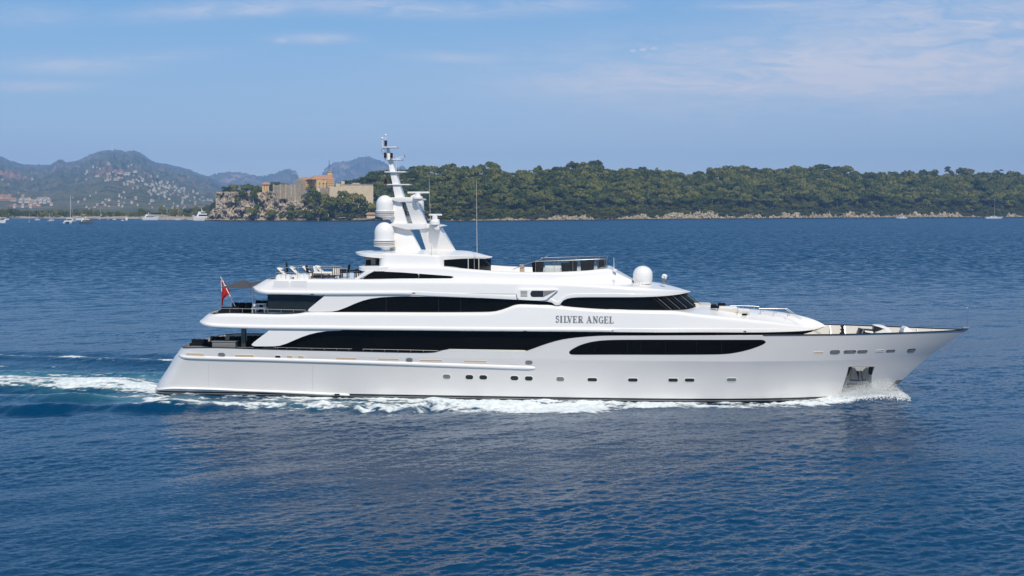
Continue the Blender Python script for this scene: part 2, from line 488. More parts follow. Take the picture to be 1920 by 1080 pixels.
def build_foam():
    xs = np.arange(-100.0, 29.0, 0.085); ys = np.arange(-16.0, 24.0, 0.11)
    xl, yl = np.meshgrid(xs, ys, indexing='xy')
    d = bow_side(xl, yl)
    near = yl < 0
    f1 = samp(T_FOAM, 26.0, xl * 0.38 + 3 * samp(T_MID, 171, xl, yl), yl)
    f2 = samp(T_FOAM2, 14.0, xl * 0.5, yl)
    nzv = 0.62 * f1 + 0.50 * f2
    lw = samp(T_FOAM, 150.0, xl, yl * 0.3)
    # strength of the foam, band by band
    m = np.full_like(xl, -9.0)
    def band(v):
        nonlocal m
        m = np.maximum(m, v)
    big = -6.0
    # along the side, from the bow wave aft; broken open amidships
    wid = np.interp(xl, [-34, -26, -15, -6, 2, 8, 12, 18, 23, 27], [5.5, 6.0, 6.0, 5.4, 5.2, 3.4, 3.7, 3.5, 2.8, 0.8])
    st = np.interp(xl, [-34, -28, -20, -14, -8, -3, 4, 9, 11.5, 16, 23, 27], [1.0, .8, .75, .9, 1.5, 2.2, 2.2, 1.4, 1.5, 1.8, 2.5, 1.8])
    band(np.where((xl > -34) & (xl < 27.5) & (d > -0.5), st - np.clip((d - 0.45 * wid) / (0.30 * wid), 0, None) ** 2 * 1.3 + .2 * lw, big))
    band(np.where((xl > -30) & (xl < 24) & (d > -0.5) & near, 1.5 - ((d - .3) / .5) ** 2, big))
    # breaking crest that peels off the side
    crest = 6.2 + 0.10 * (2.0 - xl)
    s = -yl - crest
    cs = np.interp(xl, [-90, -60, -44, -31, -26, -20, -14, -9, -4, 2, 8], [-1.5, -1.2, -.5, -.3, .5, 0.0, 0.3, .9, 1.5, 1.3, -2])
    band(np.where((xl > -90) & (xl < 8), cs - (s / np.interp(xl, [-60, -20, -4, 2], [.35, .5, 0.9, 1.1])) ** 2 + .5 * lw, big))
    band(np.where((xl > -62) & (xl < -29.5), 0.75 + .25 * lw - ((-yl - (5.8 + 0.02 * (-30 - xl))) / 0.7) ** 2 - sstep(-42, -62, xl) * 1.3, big))
    # screw wash astern
    w = np.interp(xl, [-100, -60, -40, -33, -31.5], [2.4, 2.4, 2.1, 2.3, 2.6])
    ctr = np.interp(xl, [-100, -60, -40, -31], [0.4, 0.5, 0.2, -1.2])
    band(np.where(xl < -30.8, np.interp(xl, [-100, -70, -55, -42, -33], [.5, .75, 1.1, 1.6, 2.5]) - ((yl - ctr) / w) ** 2 * 1.3 + .3 * lw, big))
    band(np.where(xl < -34, -0.15 + .3 * lw - ((yl - 3.8) / 1.6) ** 2 - sstep(-40, -70, xl), big))
    # far crest
    fc = 14 - 0.10 * (xl + 40)
    band(np.where((xl < -36) & (xl > -90), 0.10 + .55 * lw - ((yl - fc) / 0.8) ** 2 - sstep(-62, -85, xl), big))
    band(np.where((xl < -33) & (xl > -60), -0.25 + .4 * lw - ((yl - 10.5) / 0.7) ** 2, big))
    cover = np.clip((m + 1.12 * nzv - 0.60) / 1.15, 0, 1)
    cover[d < -0.45] = 0
    P = to_world(0, 0)
    X = OX + xl * CA_ + yl * SA; Y = OY - xl * SA + yl * CA_
    thick = cover * np.clip(m, 0, 2)
    Z = sea_height(X, Y) + 0.012 + 0.022 * thick * (1 + 0.75 * f2 + .5 * f1)
    ny, nx = xl.shape
    idx = np.arange(nx * ny).reshape(ny, nx)
    quad = np.stack([idx[:-1, :-1], idx[:-1, 1:], idx[1:, 1:], idx[1:, :-1]], -1)
    cmax = np.maximum.reduce([cover[:-1, :-1], cover[:-1, 1:], cover[1:, 1:], cover[1:, :-1]])
    Q = quad[cmax > 0.04]
    used = np.unique(Q); remap = np.full(nx * ny, -1); remap[used] = np.arange(len(used))
    V = np.stack([X, Y, Z], -1).reshape(-1, 3)[used]
    me = np_mesh('wake_foam', V, remap[Q])
    at = me.attributes.new('cover', 'FLOAT', 'POINT')
    at.data.foreach_set('value', cover.ravel()[used].astype(np.float32))
    tag(link('wake_foam', me, M_FOAM), 'white broken foam of the wake along the hull and astern', None, None, 'stuff')
build_foam()
def build_spray():
    """water thrown up at the stem: clots and flying drops"""
    m = mat('spray_water', (0.86, 0.88, 0.89), 0.5, var=0.03)
    t = bpy.data.meshes.new('tmp'); bm = bmesh.new()
    ov = [bm.verts.new(v) for v in ((1, 0, 0), (0, 1, 0), (-1, 0, 0), (0, -1, 0), (0, 0, 1), (0, 0, -1))]
    for a, b in ((0, 1), (1, 2), (2, 3), (3, 0)):
        bm.faces.new((ov[a], ov[b], ov[4])); bm.faces.new((ov[b], ov[a], ov[5]))
    bm.verts.index_update()
    bv = np.array([v.co[:] for v in bm.verts]); bf = np.array([[v.index for v in f.verts] for f in bm.faces])
    bm.free(); bpy.data.meshes.remove(t)
    g = np.random.default_rng(5)
    n = 70000
    xs = g.normal(0, 1, n) * 1.5 + 24.4
    xs = np.clip(xs, 20.5, 27.6)
    side = np.where(g.random(n) < 0.72, -1, 1)
    top = np.interp(xs, [20.5, 21.5, 22.6, 24.0, 25.4, 26.2, 26.9, 27.6], [0.35, 0.8, 1.2, 1.5, 1.45, 1.55, 1.0, 0.3])
    u = g.random(n) ** 2.3
    zs = 0.02 + u * top * (0.75 + 0.35 * g.random(n))
    out = np.abs(g.normal(0, 1, n)) * 0.55 + 0.25 * u
    ys = side * (wl_half(xs) + .05 + out) + g.normal(0, .12, n)
    r = (0.009 + 0.030 * g.random(n) ** 2.4) * (1.25 - 0.75 * u)
    r[zs < 0.35] *= 1.7
    V = (bv[None] * r[:, None, None] * (1 + 0.35 * g.normal(size=(n, 1, 3)).clip(-1, 1)) + np.stack([OX + xs * CA_ + ys * SA, OY - xs * SA + ys * CA_, zs], -1)[:, None, :]).reshape(-1, 3)
    Fc = (bf[None] + (np.arange(n) * len(bv))[:, None, None]).reshape(-1, 3)
    me = np_mesh('bow_spray', V, Fc)
    tag(link('bow_spray', me, m), 'white spray of drops thrown up round the stem', None, None, 'stuff')
build_spray()
# ------------------------------------------------------------------ yacht materials
def paint_mat():
    """pearl topsides with a black boot stripe and a thin grey line in it"""
    m, nt, p = new_mat('pearl_hull_paint')
    tcn = node(nt, 'ShaderNodeTexCoord')
    s = node(nt, 'ShaderNodeSeparateXYZ', {0: tcn.outputs['Object']})
    nz = node(nt, 'ShaderNodeTexNoise', {'Scale': 0.55, 'Detail': 5.0, 'Vector': tcn.outputs['Object']})
    base = node(nt, 'ShaderNodeMix', {'Factor': nz.outputs['Fac'], 'A': (0.735, 0.71, 0.69, 1), 'B': (0.785, 0.76, 0.74, 1)}, data_type='RGBA')
    cr = node(nt, 'ShaderNodeValToRGB')
    z2 = node(nt, 'ShaderNodeMapRange', {'Value': s.outputs[2], 'From Min': 0.0, 'From Max': 1.0})
    nt.links.new(z2.outputs[0], cr.inputs['Fac'])
    cr.color_ramp.interpolation = 'CONSTANT'
    e = cr.color_ramp.elements
    e[0].position = 0; e[0].color = (0.006, 0.006, 0.007, 1)
    e[1].position = 0.20; e[1].color = (0.20, 0.21, 0.22, 1)
    a = e.new(0.265); a.color = (0.006, 0.006, 0.007, 1)
    msk = node(nt, 'ShaderNodeMath', {0: s.outputs[2], 1: 0.40}, operation='GREATER_THAN')
    mx = node(nt, 'ShaderNodeMix', {'Factor': msk.outputs[0], 'A': cr.outputs[0], 'B': base.outputs['Result']}, data_type='RGBA')
    nt.links.new(mx.outputs['Result'], p.inputs['Base Color'])
    p.inputs['Roughness'].default_value = 0.28
    p.inputs['Metallic'].default_value = 0.12
    p.inputs['Coat Weight'].default_value = 0.5
    p.inputs['Coat Roughness'].default_value = 0.04
    bn = node(nt, 'ShaderNodeTexNoise', {'Scale': 0.8, 'Detail': 2.0, 'Vector': tcn.outputs['Object']})
    bp = node(nt, 'ShaderNodeBump', {'Strength': 0.05, 'Distance': 0.05, 'Height': bn.outputs['Fac']})
    nt.links.new(bp.outputs[0], p.inputs['Normal'])
    return m
M_HULL = paint_mat()
M_WHITE = mat('white_yacht_paint', (0.85, 0.835, 0.815), 0.25, var=0.015, scale=0.7, coat=0.3)
M_SIDE = mat('pearl_topside_paint', (0.76, 0.75, 0.745), 0.28, var=0.02, scale=0.7, coat=0.3)
M_CREAM = mat('cream_moulding', (0.66, 0.62, 0.55), 0.5, var=0.04)
M_TAN = mat('teak_lined_slot', (0.60, 0.45, 0.29), 0.5, var=0.15, scale=2)
M_STEEL = mat('polished_steel', (0.46, 0.455, 0.44), 0.38, 0.85, var=0.05)
M_DULL = mat('brushed_steel', (0.40, 0.385, 0.35), 0.45, 0.8, var=0.25, scale=2.2, bump=0.1)
M_BLACK = mat('black_trim', (0.012, 0.012, 0.013), 0.35)
M_DARKF = mat('charcoal_shaded_cloth', (0.011, 0.011, 0.013), 0.9, var=0.25, scale=5, bump=0.3, bscale=14, spec=0.1)  # charcoal cloth; awning shade over the aft sofas is put into its colour
M_PEWTER = mat('bronze_pillar', (0.14, 0.13, 0.105), 0.4, 0.6)
M_TEAK = mat('teak_deck', (0.36, 0.28, 0.20), 0.7, var=0.15, scale=6)
M_WOOD = mat('dark_wood', (0.07, 0.045, 0.03), 0.5, var=0.3, scale=8)
M_GREYBOX = mat('grey_locker', (0.20, 0.195, 0.19), 0.5, var=0.05)
M_CUSHION = mat('white_cushion_cloth', (0.80, 0.79, 0.77), 0.85, var=0.03, bump=0.2, bscale=10)
M_RED = mat('red_bunting', (0.40, 0.008, 0.018), 0.8, var=0.12, scale=4)
M_AWN = mat('grey_awning_cloth', (0.075, 0.068, 0.072), 0.85, var=0.08)
def glass_dark():
    m, nt, p = new_mat('black_window_glass')
    tcn = node(nt, 'ShaderNodeTexCoord')
    nz = node(nt, 'ShaderNodeTexNoise', {'Scale': 0.35, 'Detail': 2.0, 'Vector': tcn.outputs['Object']})
    mx = node(nt, 'ShaderNodeMix', {'Factor': nz.outputs['Fac'], 'A': (0.002, 0.002, 0.0019, 1), 'B': (0.006, 0.0055, 0.0045, 1)}, data_type='RGBA')
    nt.links.new(mx.outputs['Result'], p.inputs['Base Color'])
    p.inputs['Roughness'].default_value = 0.06
    p.inputs['Specular IOR Level'].default_value = 0.14
    return m
M_GLASS = glass_dark()
def pane_mat(name, col, amount):
    """tinted clear sheet: part see-through, part tint"""
    m, nt, p = new_mat(name)
    tr = node(nt, 'ShaderNodeBsdfTransparent', {'Color': col})
    p.inputs['Base Color'].default_value = (col[0] * .3, col[1] * .3, col[2] * .3, 1)
    p.inputs['Roughness'].default_value = 0.05
    mx = node(nt, 'ShaderNodeMixShader', {0: amount, 1: tr.outputs[0], 2: p.outputs[0]})
    nt.links.new(mx.outputs[0], nt.nodes['Material Output'].inputs['Surface'])
    return m
M_PANE = pane_mat('clear_windscreen', (0.74, 0.80, 0.82, 1), 0.10)
M_SMOKE = pane_mat('smoked_glass_screen', (0.12, 0.16, 0.19, 1), 0.5)
M_PORT = mat('porthole_glass', (0.028, 0.034, 0.032), 0.12, var=0.3, scale=4)
M_PORTG = mat('pale_porthole_glass', (0.17, 0.20, 0.18), 0.15, var=0.25, scale=4)
M_SEAM = mat('fine_seam', (0.42, 0.41, 0.40), 0.5)
M_LETTER = mat('grey_lettering', (0.22, 0.22, 0.24), 0.35, 0.2)

# ------------------------------------------------------------------ yacht: root and hull form
yacht = empty('motor_yacht', to_world(0, 0, 0), -YA)
tag(yacht, 'long white three-deck motor yacht under way with black wraparound windows', 'yacht')

STEM = pchip(*zip(*sorted((L(px, py, 0.0)[1], L(px, py, 0.0)[0]) for px, py in ((1816, 617.5), (1771, 648), (1736, 672), (1701, 704), (1673, 729), (1655, 748), (1640, 770)))))
STERN = pchip(*zip(*sorted((L(px, py, -4.0)[1], L(px, py, -4.0)[0]) for px, py in ((327, 652), (314, 669), (301, 690), (289, 708), (279, 724), (275, 738), (273, 750)))))
ZK = 3.27
def hull_b(x, z):
    x = np.asarray(x, float); z = np.asarray(z, float)
    t = np.where(z <= ZK, 0.86 * (np.clip(z, 0.0, None) / ZK) ** 2.3, 0.86 + 0.14 * (z - ZK) / 2.05)
    x0 = lerp(-4.0, 8.5, t); n = lerp(4.0, 2.35, t); B = lerp(4.85, 5.12, t)
    u = np.clip((x - x0) / (STEM(z) - x0), 0, 1)
    b = B * (1 - u ** n)
    a = np.clip((STERN(z) + 2.2 - x) / 2.2, 0, 1)
    return b * (1 - a ** 2.5) ** (1 / 2.5)
SHEER_PX = [(333, 652), (340, 650.8), (400, 652.6), (500, 655.5), (640, 658.8), (790, 662), (815, 661), (826, 658), (836, 655.8), (900, 656.8), (987, 658.2),
            (1005, 652), (1025, 645), (1055, 637), (1090, 632.5), (1133, 630), (1200, 629.6), (1400, 629), (1500, 628.5), (1560, 628), (1650, 626), (1750, 622.5), (1800, 619.5), (1815, 617.6)]
sh = trace(SHEER_PX, hull_b)
SHEER = pchip([p[0] for p in sh], [p[1] for p in sh])
X_TIP = float(STEM(SHEER(33.0)))

def grid_obj(name, rows, mats, parent, mirror=True, angle=32.0, matfn=None, crease=None):
    """skin a list of half sections (each a list of (x, y>=0, z)) and mirror it to port"""
    bm = bmesh.new()
    for sgn in ((-1, 1) if mirror else (-1,)):
        vs = [[bm.verts.new((x, sgn * y, z)) for x, y, z in r] for r in rows]
        for i in range(len(vs) - 1):
            for j in range(len(vs[0]) - 1):
                q = (vs[i][j], vs[i + 1][j], vs[i + 1][j + 1], vs[i][j + 1])
                f = bm.faces.new(q if sgn < 0 else q[::-1])
                if matfn: f.material_index = matfn(i, j)
    ob = bm_obj(name, bm, mats, parent, angle=angle)
    if crease is not None:                     # the knuckle line of the bow stays a hard edge
        b2 = bmesh.new(); b2.from_mesh(ob.data)
        for e in b2.edges:
            if all(abs(v.co.z - crease) < 2e-3 and v.co.x > 1.0 for v in e.verts): e.smooth = False
        b2.to_mesh(ob.data); b2.free()
    return ob

def build_hull():
    nu, nv = 190, 30
    rows = []
    us = 0.5 - 0.5 * np.cos(np.pi * np.linspace(0, 1, nu))
    us = 0.55 * us + 0.45 * np.linspace(0, 1, nu)
    for u in us:
        x = lerp(-32.0, X_TIP, u)
        for _ in range(6):
            zs = float(SHEER(x)); x = lerp(float(STERN(zs)), float(STEM(zs)), u)
        r = []
        zrow = np.concatenate([np.linspace(-1.3, ZK, nv - 9), np.linspace(ZK, zs, 10)[1:]])
        for z in zrow:
            xx = lerp(float(STERN(z)), float(STEM(z)), u)
            r.append((xx, float(hull_b(xx, z)), z))
        x_, w, zt = r[-1]
        th = min(0.22, 0.5 * w)
        well = 0.95
        r.append((x_, max(w - th, 0), zt))
        wb = max(min(w, float(hull_b(x_, zt - well))) - th - 0.05, 0) if w > 0.4 else 0
        r.append((x_, wb, zt - well * min(1, w / 0.8)))
        r.append((x_, 0.0, zt - well * min(1, w / 0.8)))
        rows.append(r)
    return grid_obj('hull', rows, [M_HULL, M_TEAK, M_CREAM], yacht, angle=22, matfn=lambda i, j: 1 if j == nv + 1 and i < 100 else 2 if j >= nv else 0, crease=ZK)
hull = build_hull()

def side_line(pts_px, wf, off=0.0, n=90, smooth=True):
    """points along the starboard surface through traced photo points"""
    t = trace(pts_px, wf)
    fz = pchip([p[0] for p in t], [p[1] for p in t]) if smooth else (lambda x, a=sorted(t): np.interp(x, [q[0] for q in a], [q[1] for q in a]))
    xs = np.linspace(min(p[0] for p in t), max(p[0] for p in t), n)
    return [(float(x), -float(wf(x, fz(x))) - off, float(fz(x))) for x in xs]
def sweep(name, line, ry, rz, m, parent, seg=10, mirror=True, taper=2):
    """a moulding of elliptical section laid along a line"""
    for sgn in ((1, -1) if mirror else (1,)):
        bm = bmesh.new()
        rings = []
        for i, (x, y, z) in enumerate(line):
            k = min(1.0, (min(i, len(line) - 1 - i) + 0.25) / taper)
            k = math.sqrt(max(0, 1 - (1 - k) ** 2)) if k < 1 else 1
            rings.append([bm.verts.new((x, sgn * (y - ry * k * math.cos(2 * math.pi * q / seg)), z + rz * k * math.sin(2 * math.pi * q / seg))) for q in range(seg)])
        for i in range(len(rings) - 1):
            for q in range(seg):
                bm.faces.new((rings[i][q], rings[i][(q + 1) % seg], rings[i + 1][(q + 1) % seg], rings[i + 1][q]))
        bm.faces.new(rings[0]); bm.faces.new(rings[-1])
        ob = bm_obj(name, bm, m, parent, angle=50)
    return ob
sweep('rub_rail', side_line([(335.5, 666.6), (345, 669.2), (505, 674), (640, 678), (800, 683), (1003, 690.0)], hull_b, 0.02), 0.11, 0.14, M_WHITE, yacht)
sweep('stern_ledge', side_line([(291, 725.5), (330, 728), (480, 733), (560, 736), (656, 740.5)], hull_b, 0.03), 0.15, 0.10, M_WHITE, yacht)
bm = bmesh.new()
for xl, yl, zl in [side_line([(628, 739.0), (638, 739.5)], hull_b, 0.2, n=2)[0]]:
    add_box(bm, (xl + 0.22, yl, zl), (0.42, 0.06, 0.13), bevel=0.02)
bm_obj('discharge_slot', bm, M_BLACK, yacht)
cap = [(x, -float(hull_b(x, SHEER(x))) + 0.08, float(SHEER(x)) + 0.03) for x in np.linspace(float(STERN(4.0)) + 0.5, float(trace([(828, 657)], hull_b)[0][0]), 90)]
sweep('quarter_cap_rail', cap, 0.12, 0.035, M_BLACK, yacht, seg=8)
cap = [(x, -float(hull_b(x, SHEER(x))) + 0.03, float(SHEER(x)) + 0.03) for x in np.linspace(float(trace([(1430, 629)], hull_b)[0][0]), X_TIP - 0.05, 120)]
sweep('bow_cap_rail', cap, 0.11, 0.042, M_BLACK, yacht, seg=8, taper=1)
# rounded nosing round the transom top
def stern_rim():
    pts = []
    zt = float(SHEER(-31.8)) + 0.03
    for x in np.linspace(float(STERN(zt)) + 0.55, float(STERN(zt)) + 0.001, 16): pts.append((x, -float(hull_b(x, zt)) + 0.06, zt))
    bm = bmesh.new()
    add_tube(bm, pts + [(x, -y, z) for x, y, z in pts[::-1][1:]], 0.06, 6)
    return bm_obj('transom_rail', bm, M_BLACK, yacht)
stern_rim()

# ------------------------------------------------------------------ panels and windows let into a surface
def panel(name, up, lo, wf, off, thick, m, parent=yacht, n=110, rows=5, mirror=False, smooth=True, ends=1.0):
    tu, tl = trace(up, wf), trace(lo, wf)
    mk = (lambda t: pchip([p[0] for p in t], [p[1] for p in t])) if smooth else (lambda t: (lambda x, a=sorted(t): np.interp(x, [q[0] for q in a], [q[1] for q in a])))
    fu, fl = mk(tu), mk(tl)
    x0 = max(min(p[0] for p in tu), min(p[0] for p in tl)); x1 = min(max(p[0] for p in tu), max(p[0] for p in tl))
    s = 0.5 - 0.5 * np.cos(np.pi * np.linspace(0, 1, n))
    xs = lerp(x0, x1, 0.7 * s + 0.3 * np.linspace(0, 1, n))
    made = []
    for sgn in ((1, -1) if mirror else (1,)):
        bm = bmesh.new()
        O, I = [], []
        for x in xs:
            a, b = float(fl(x)), float(fu(x))
            b = max(b, a + 1e-3)
            zs = [lerp(a, b, k / (rows - 1)) for k in range(rows)]
            O.append([bm.verts.new((x, sgn * (-float(wf(x, z)) - off), z)) for z in zs])
            I.append([bm.verts.new((x, sgn * (-float(wf(x, z)) - off + thick), z)) for z in zs])
        for i in range(n - 1):
            for j in range(rows - 1):
                bm.faces.new((O[i][j], O[i + 1][j], O[i + 1][j + 1], O[i][j + 1]))
                bm.faces.new((I[i][j], I[i][j + 1], I[i + 1][j + 1], I[i + 1][j]))
            bm.faces.new((O[i][0], I[i][0], I[i + 1][0], O[i + 1][0]))
            bm.faces.new((O[i][-1], O[i + 1][-1], I[i + 1][-1], I[i][-1]))
        for i in (0, n - 1):
            for j in range(rows - 1):
                bm.faces.new((O[i][j], O[i][j + 1], I[i][j + 1], I[i][j]))
        made.append(bm_obj(name, bm, m, parent, angle=35))
    return made
def rounded(cx, cz, w, h, r, n=6):
    r = min(r, w / 2, h / 2)
    out = []
    for sx, sz, a0 in ((1, 1, 0), (-1, 1, 90), (-1, -1, 180), (1, -1, 270)):
        for k in range(n + 1):
            a = R(a0 + 90 * k / n)
            out.append((cx + sx * (w / 2 - r) + r * math.cos(a), cz + sz * (h / 2 - r) + r * math.sin(a)))
    return out
PXM = 24.3
def port_light(px, py, wpx, hpx, m, wf=hull_b, name='porthole', pane='porthole_pane', rim=M_WHITE, rimw=0.045):
    """oval opening: a proud rim with its pane set behind it"""
    (x, z), = trace([(px, py)], wf)
    w, h = wpx / PXM, hpx / PXM
    bm = bmesh.new()
    o, i = rounded(x, z, w + 2 * rimw, h + 2 * rimw, 1), rounded(x, z, w, h, 1)
    def P_(pt, off): return bm.verts.new((pt[0], -float(wf(pt[0], pt[1])) - off, pt[1]))
    a = [P_(p, -0.01) for p in o]; b = [P_(lerp(np.array(p), np.array(q), .3), 0.03) for p, q in zip(o, i)]; c = [P_(lerp(np.array(p), np.array(q), .8), 0.03) for p, q in zip(o, i)]; d = [P_(p, 0.004) for p in i]
    n = len(o)
    for r0, r1 in ((a, b), (b, c), (c, d)):
        for k in range(n): bm.faces.new((r0[k], r0[(k + 1) % n], r1[(k + 1) % n], r1[k]))
    ob = bm_obj(name, bm, rim, yacht, angle=60)
    bm = bmesh.new()
    bm.faces.new([P_(p, 0.006) for p in rounded(x, z, w + 0.01, h + 0.01, 1)])
    f = bmesh.ops.extrude_face_region(bm, geom=bm.faces[:])
    bmesh.ops.translate(bm, vec=(0, 0.03, 0), verts=[v for v in f['geom'] if isinstance(v, bmesh.types.BMVert)])
    bm_obj(pane, bm, m, ob)
    return ob, x, z
for px, py, m in ((837.5, 706.3, M_PORTG), (880, 707.2, M_PORT), (906, 707.6, M_PORT), (964.5, 709, M_PORT), (991.5, 709.7, M_PORT), (1050.5, 711, M_PORTG)):
    port_light(px, py, 14.5, 8.2, m)
for px, py, m in ((1110.5, 712, M_PORT), (1186.5, 712.6, M_PORT), (1262, 712.8, M_PORT), (1293, 712.8, M_PORT), (1371.5, 712.3, M_PORTG)):
    port_light(px, py, 17.5, 6.4, m)
# freeing ports and fairleads in the bulwark: teak-lined slots and steel hawse rings
for px, py, w, h, m in ((365, 664.8, 35, 3.6, M_TAN), (458, 667.6, 37, 4.0, M_TAN), (543, 669.2, 11.5, 4.0, M_TAN), (564, 670, 11.5, 4.0, M_TAN), (649, 672, 39, 2.6, M_TAN), (728, 674.0, 40, 3.0, M_TAN), (808, 676.6, 42, 3.0, M_TAN), (891, 678.0, 42, 3.2, M_TAN),
                        (521, 668.8, 10.5, 4.2, M_PORT), (1535, 661, 17, 2.5, M_TAN), (1650, 658.2, 15, 2.6, M_TAN)):
    port_light(px, py, w, h, m, wf=(lambda x, z: hull_b(x, z) + 0.05) if px == 365 else hull_b, name='freeing_port', pane='slot_lining', rimw=0.03)
for px, py, w, h in ((415.5, 665.2, 12, 5.6), (767.5, 674.8, 11, 5.6), (991.7, 679.6, 11.5, 5.4), (1565.5, 660.2, 17, 5.6), (1593.5, 659.6, 22, 4.2), (1617, 659.2, 18, 3.8), (1670, 657.8, 16, 2.8), (1709, 656.6, 15, 5.0)):
    ob, x, z = port_light(px, py, w, h, M_DULL, name='fairlead', pane='fairlead_throat', rim=M_STEEL, rimw=0.05)
    for dx_ in (-0.14, 0.02, 0.15):
        bm = bmesh.new(); add_box(bm, (x + dx_, -float(hull_b(x + dx_, z)) - 0.012, z), (0.05, 0.03, h / PXM * 0.8), bevel=0.008)
        bm_obj('fairlead_roller', bm, M_STEEL, ob)
# plate joints of the side gates
def groove(pts, wf, name='gate_joint', r=0.009, m=None):
    bm = bmesh.new()
    add_tube(bm, [(x, -float(wf(x, z)) - 0.002, z) for x, z in trace(pts, wf)], r, 4)
    return bm_obj(name, bm, m or M_SEAM, yacht)
for a, b in ((391.5, 586.5), (586.5, 586.5)):
    pass
for px, y0, y1 in ((391.5, 681, 725), (586.5, 686, 733)):
    groove([(px, y0), (px, (y0 + y1) / 2), (px, y1)], hull_b)
groove([(954.5, 659), (954.5, 682.5), (970, 683), (970, 659.5)], hull_b)

# full-beam stateroom window in the raised bow
panel('stateroom_window', [(1067, 660), (1069, 657.5), (1075, 653.5), (1090, 646.3), (1110, 640.8), (1130, 638.2), (1150, 637.3), (1170, 637), (1300, 637), (1425, 637), (1431, 637.6), (1434, 639), (1436, 641.5)],
      [(1067, 661), (1069, 664), (1075, 665), (1150, 665), (1290, 665), (1340, 664.6), (1360, 663.8), (1380, 661.2), (1400, 656.8), (1420, 650.3), (1432, 645), (1436, 641.8)], hull_b, 0.012, 0.03, M_GLASS)
for px in (1116, 1177, 1202, 1248, 1306, 1353):
    groove([(px, 638.5 if px > 1130 else 641), (px, 651), (px, 663)], lambda x, z: hull_b(x, z) + 0.016, 'window_joint', 0.008, M_BLACK)

# ------------------------------------------------------------------ anchor, its pocket plate, and the stem plate
bm = bmesh.new()
PK = trace([(1592, 687), (1640, 687), (1634, 704), (1634, 729), (1604, 734), (1577.5, 736)], hull_b)
def on_hull(p, off): return (p[0], -float(hull_b(*p)) - off, p[1])
a = [bm.verts.new(on_hull(p, -0.05)) for p in PK]; b = [bm.verts.new(on_hull(p, 0.05)) for p in PK]
bm.faces.new(b); bm.faces.new(a[::-1])
for k in range(len(PK)): bm.faces.new((a[k], a[(k + 1) % len(PK)], b[(k + 1) % len(PK)], b[k]))
pocket = bm_obj('anchor_plate', bm, M_DULL, yacht)
def hull_prism(name, px_pts, o0, o1, m, parent):
    bm = bmesh.new()
    t = trace(px_pts, hull_b)
    a = [bm.verts.new(on_hull(p, o0)) for p in t]; cx_ = np.mean([p[0] for p in t]); cz_ = np.mean([p[1] for p in t])
    b = [bm.verts.new(on_hull((lerp(p[0], cx_, .12), lerp(p[1], cz_, .12)), o1)) for p in t]
    bm.faces.new(b); bm.faces.new(a[::-1])
    for k in range(len(t)): bm.faces.new((a[k], a[(k + 1) % len(t)], b[(k + 1) % len(t)], b[k]))
    return bm_obj(name, bm, m, parent, smooth=False)
hull_prism('anchor_hollow_patch', [(1591, 688), (1597, 688), (1590, 704), (1588, 704)], 0.05, 0.06, M_BLACK, pocket)  # flat raised patches: the hollow's shade is put into the black colour
hull_prism('anchor_hollow_patch', [(1628, 688), (1637, 688), (1635, 702), (1628, 702)], 0.05, 0.06, M_BLACK, pocket)
hull_prism('anchor_hollow_patch', [(1601, 688), (1624, 688), (1616, 697), (1607, 697)], 0.05, 0.06, M_CREAM, pocket)
hull_prism('anchor_fluke', [(1597, 688), (1601, 688), (1607, 701), (1609, 712), (1596, 712), (1594, 706)], 0.05, 0.22, M_DULL, pocket)
hull_prism('anchor_fluke', [(1624, 687), (1628.5, 688), (1626, 711), (1616, 712), (1615.5, 703)], 0.05, 0.22, M_DULL, pocket)
hull_prism('anchor_shackle', [(1604, 695), (1616, 695), (1614, 705), (1607, 705)], 0.05, 0.16, M_BLACK, pocket)
hull_prism('anchor_shank', [(1609, 696), (1612, 696), (1615, 711), (1609, 712)], 0.15, 0.26, M_STEEL, pocket)
hull_prism('anchor_crown', [(1588, 713), (1624, 712.5), (1632, 719), (1632, 727), (1581, 727), (1583, 722)], 0.05, 0.16, M_STEEL, pocket)
bm = bmesh.new()
for yr in (719.5, 725):
    for k in range(10):
        (x, z), = trace([(1589 + 3.9 * k - (yr - 719) * .3, yr)], hull_b)
        add_box(bm, (x, -float(hull_b(x, z)) - 0.165, z), (0.055, 0.03, 0.13), ry=0.15)
bm_obj('anchor_grating', bm, M_BLACK, pocket)
bm = bmesh.new()
for k, (pz) in enumerate(np.linspace(L(1690, 711, 0)[1], -0.5, 10)):
    pass
zz = np.linspace(L(1690, 711.5, 0)[1], -0.6, 12)
rows_ = []
for z in zz:
    xs_ = float(STEM(z))
    ring = [(xs_ + 0.05, 0.0), (xs_ - 0.05, -0.10), (xs_ - 0.5, -float(hull_b(xs_ - 0.5, z)) - 0.035)]
    ring = ring + [(x, -y) for x, y in ring[::-1][:-1]]
    rows_.append([bm.verts.new((x, y, z)) for x, y in ring])
for i in range(len(zz) - 1):
    for k in range(4):
        bm.faces.new((rows_[i][k], rows_[i][k + 1], rows_[i + 1][k + 1], rows_[i + 1][k]))
bm.faces.new(rows_[0])
bm_obj('stem_plate', bm, M_DULL, yacht, smooth=False)

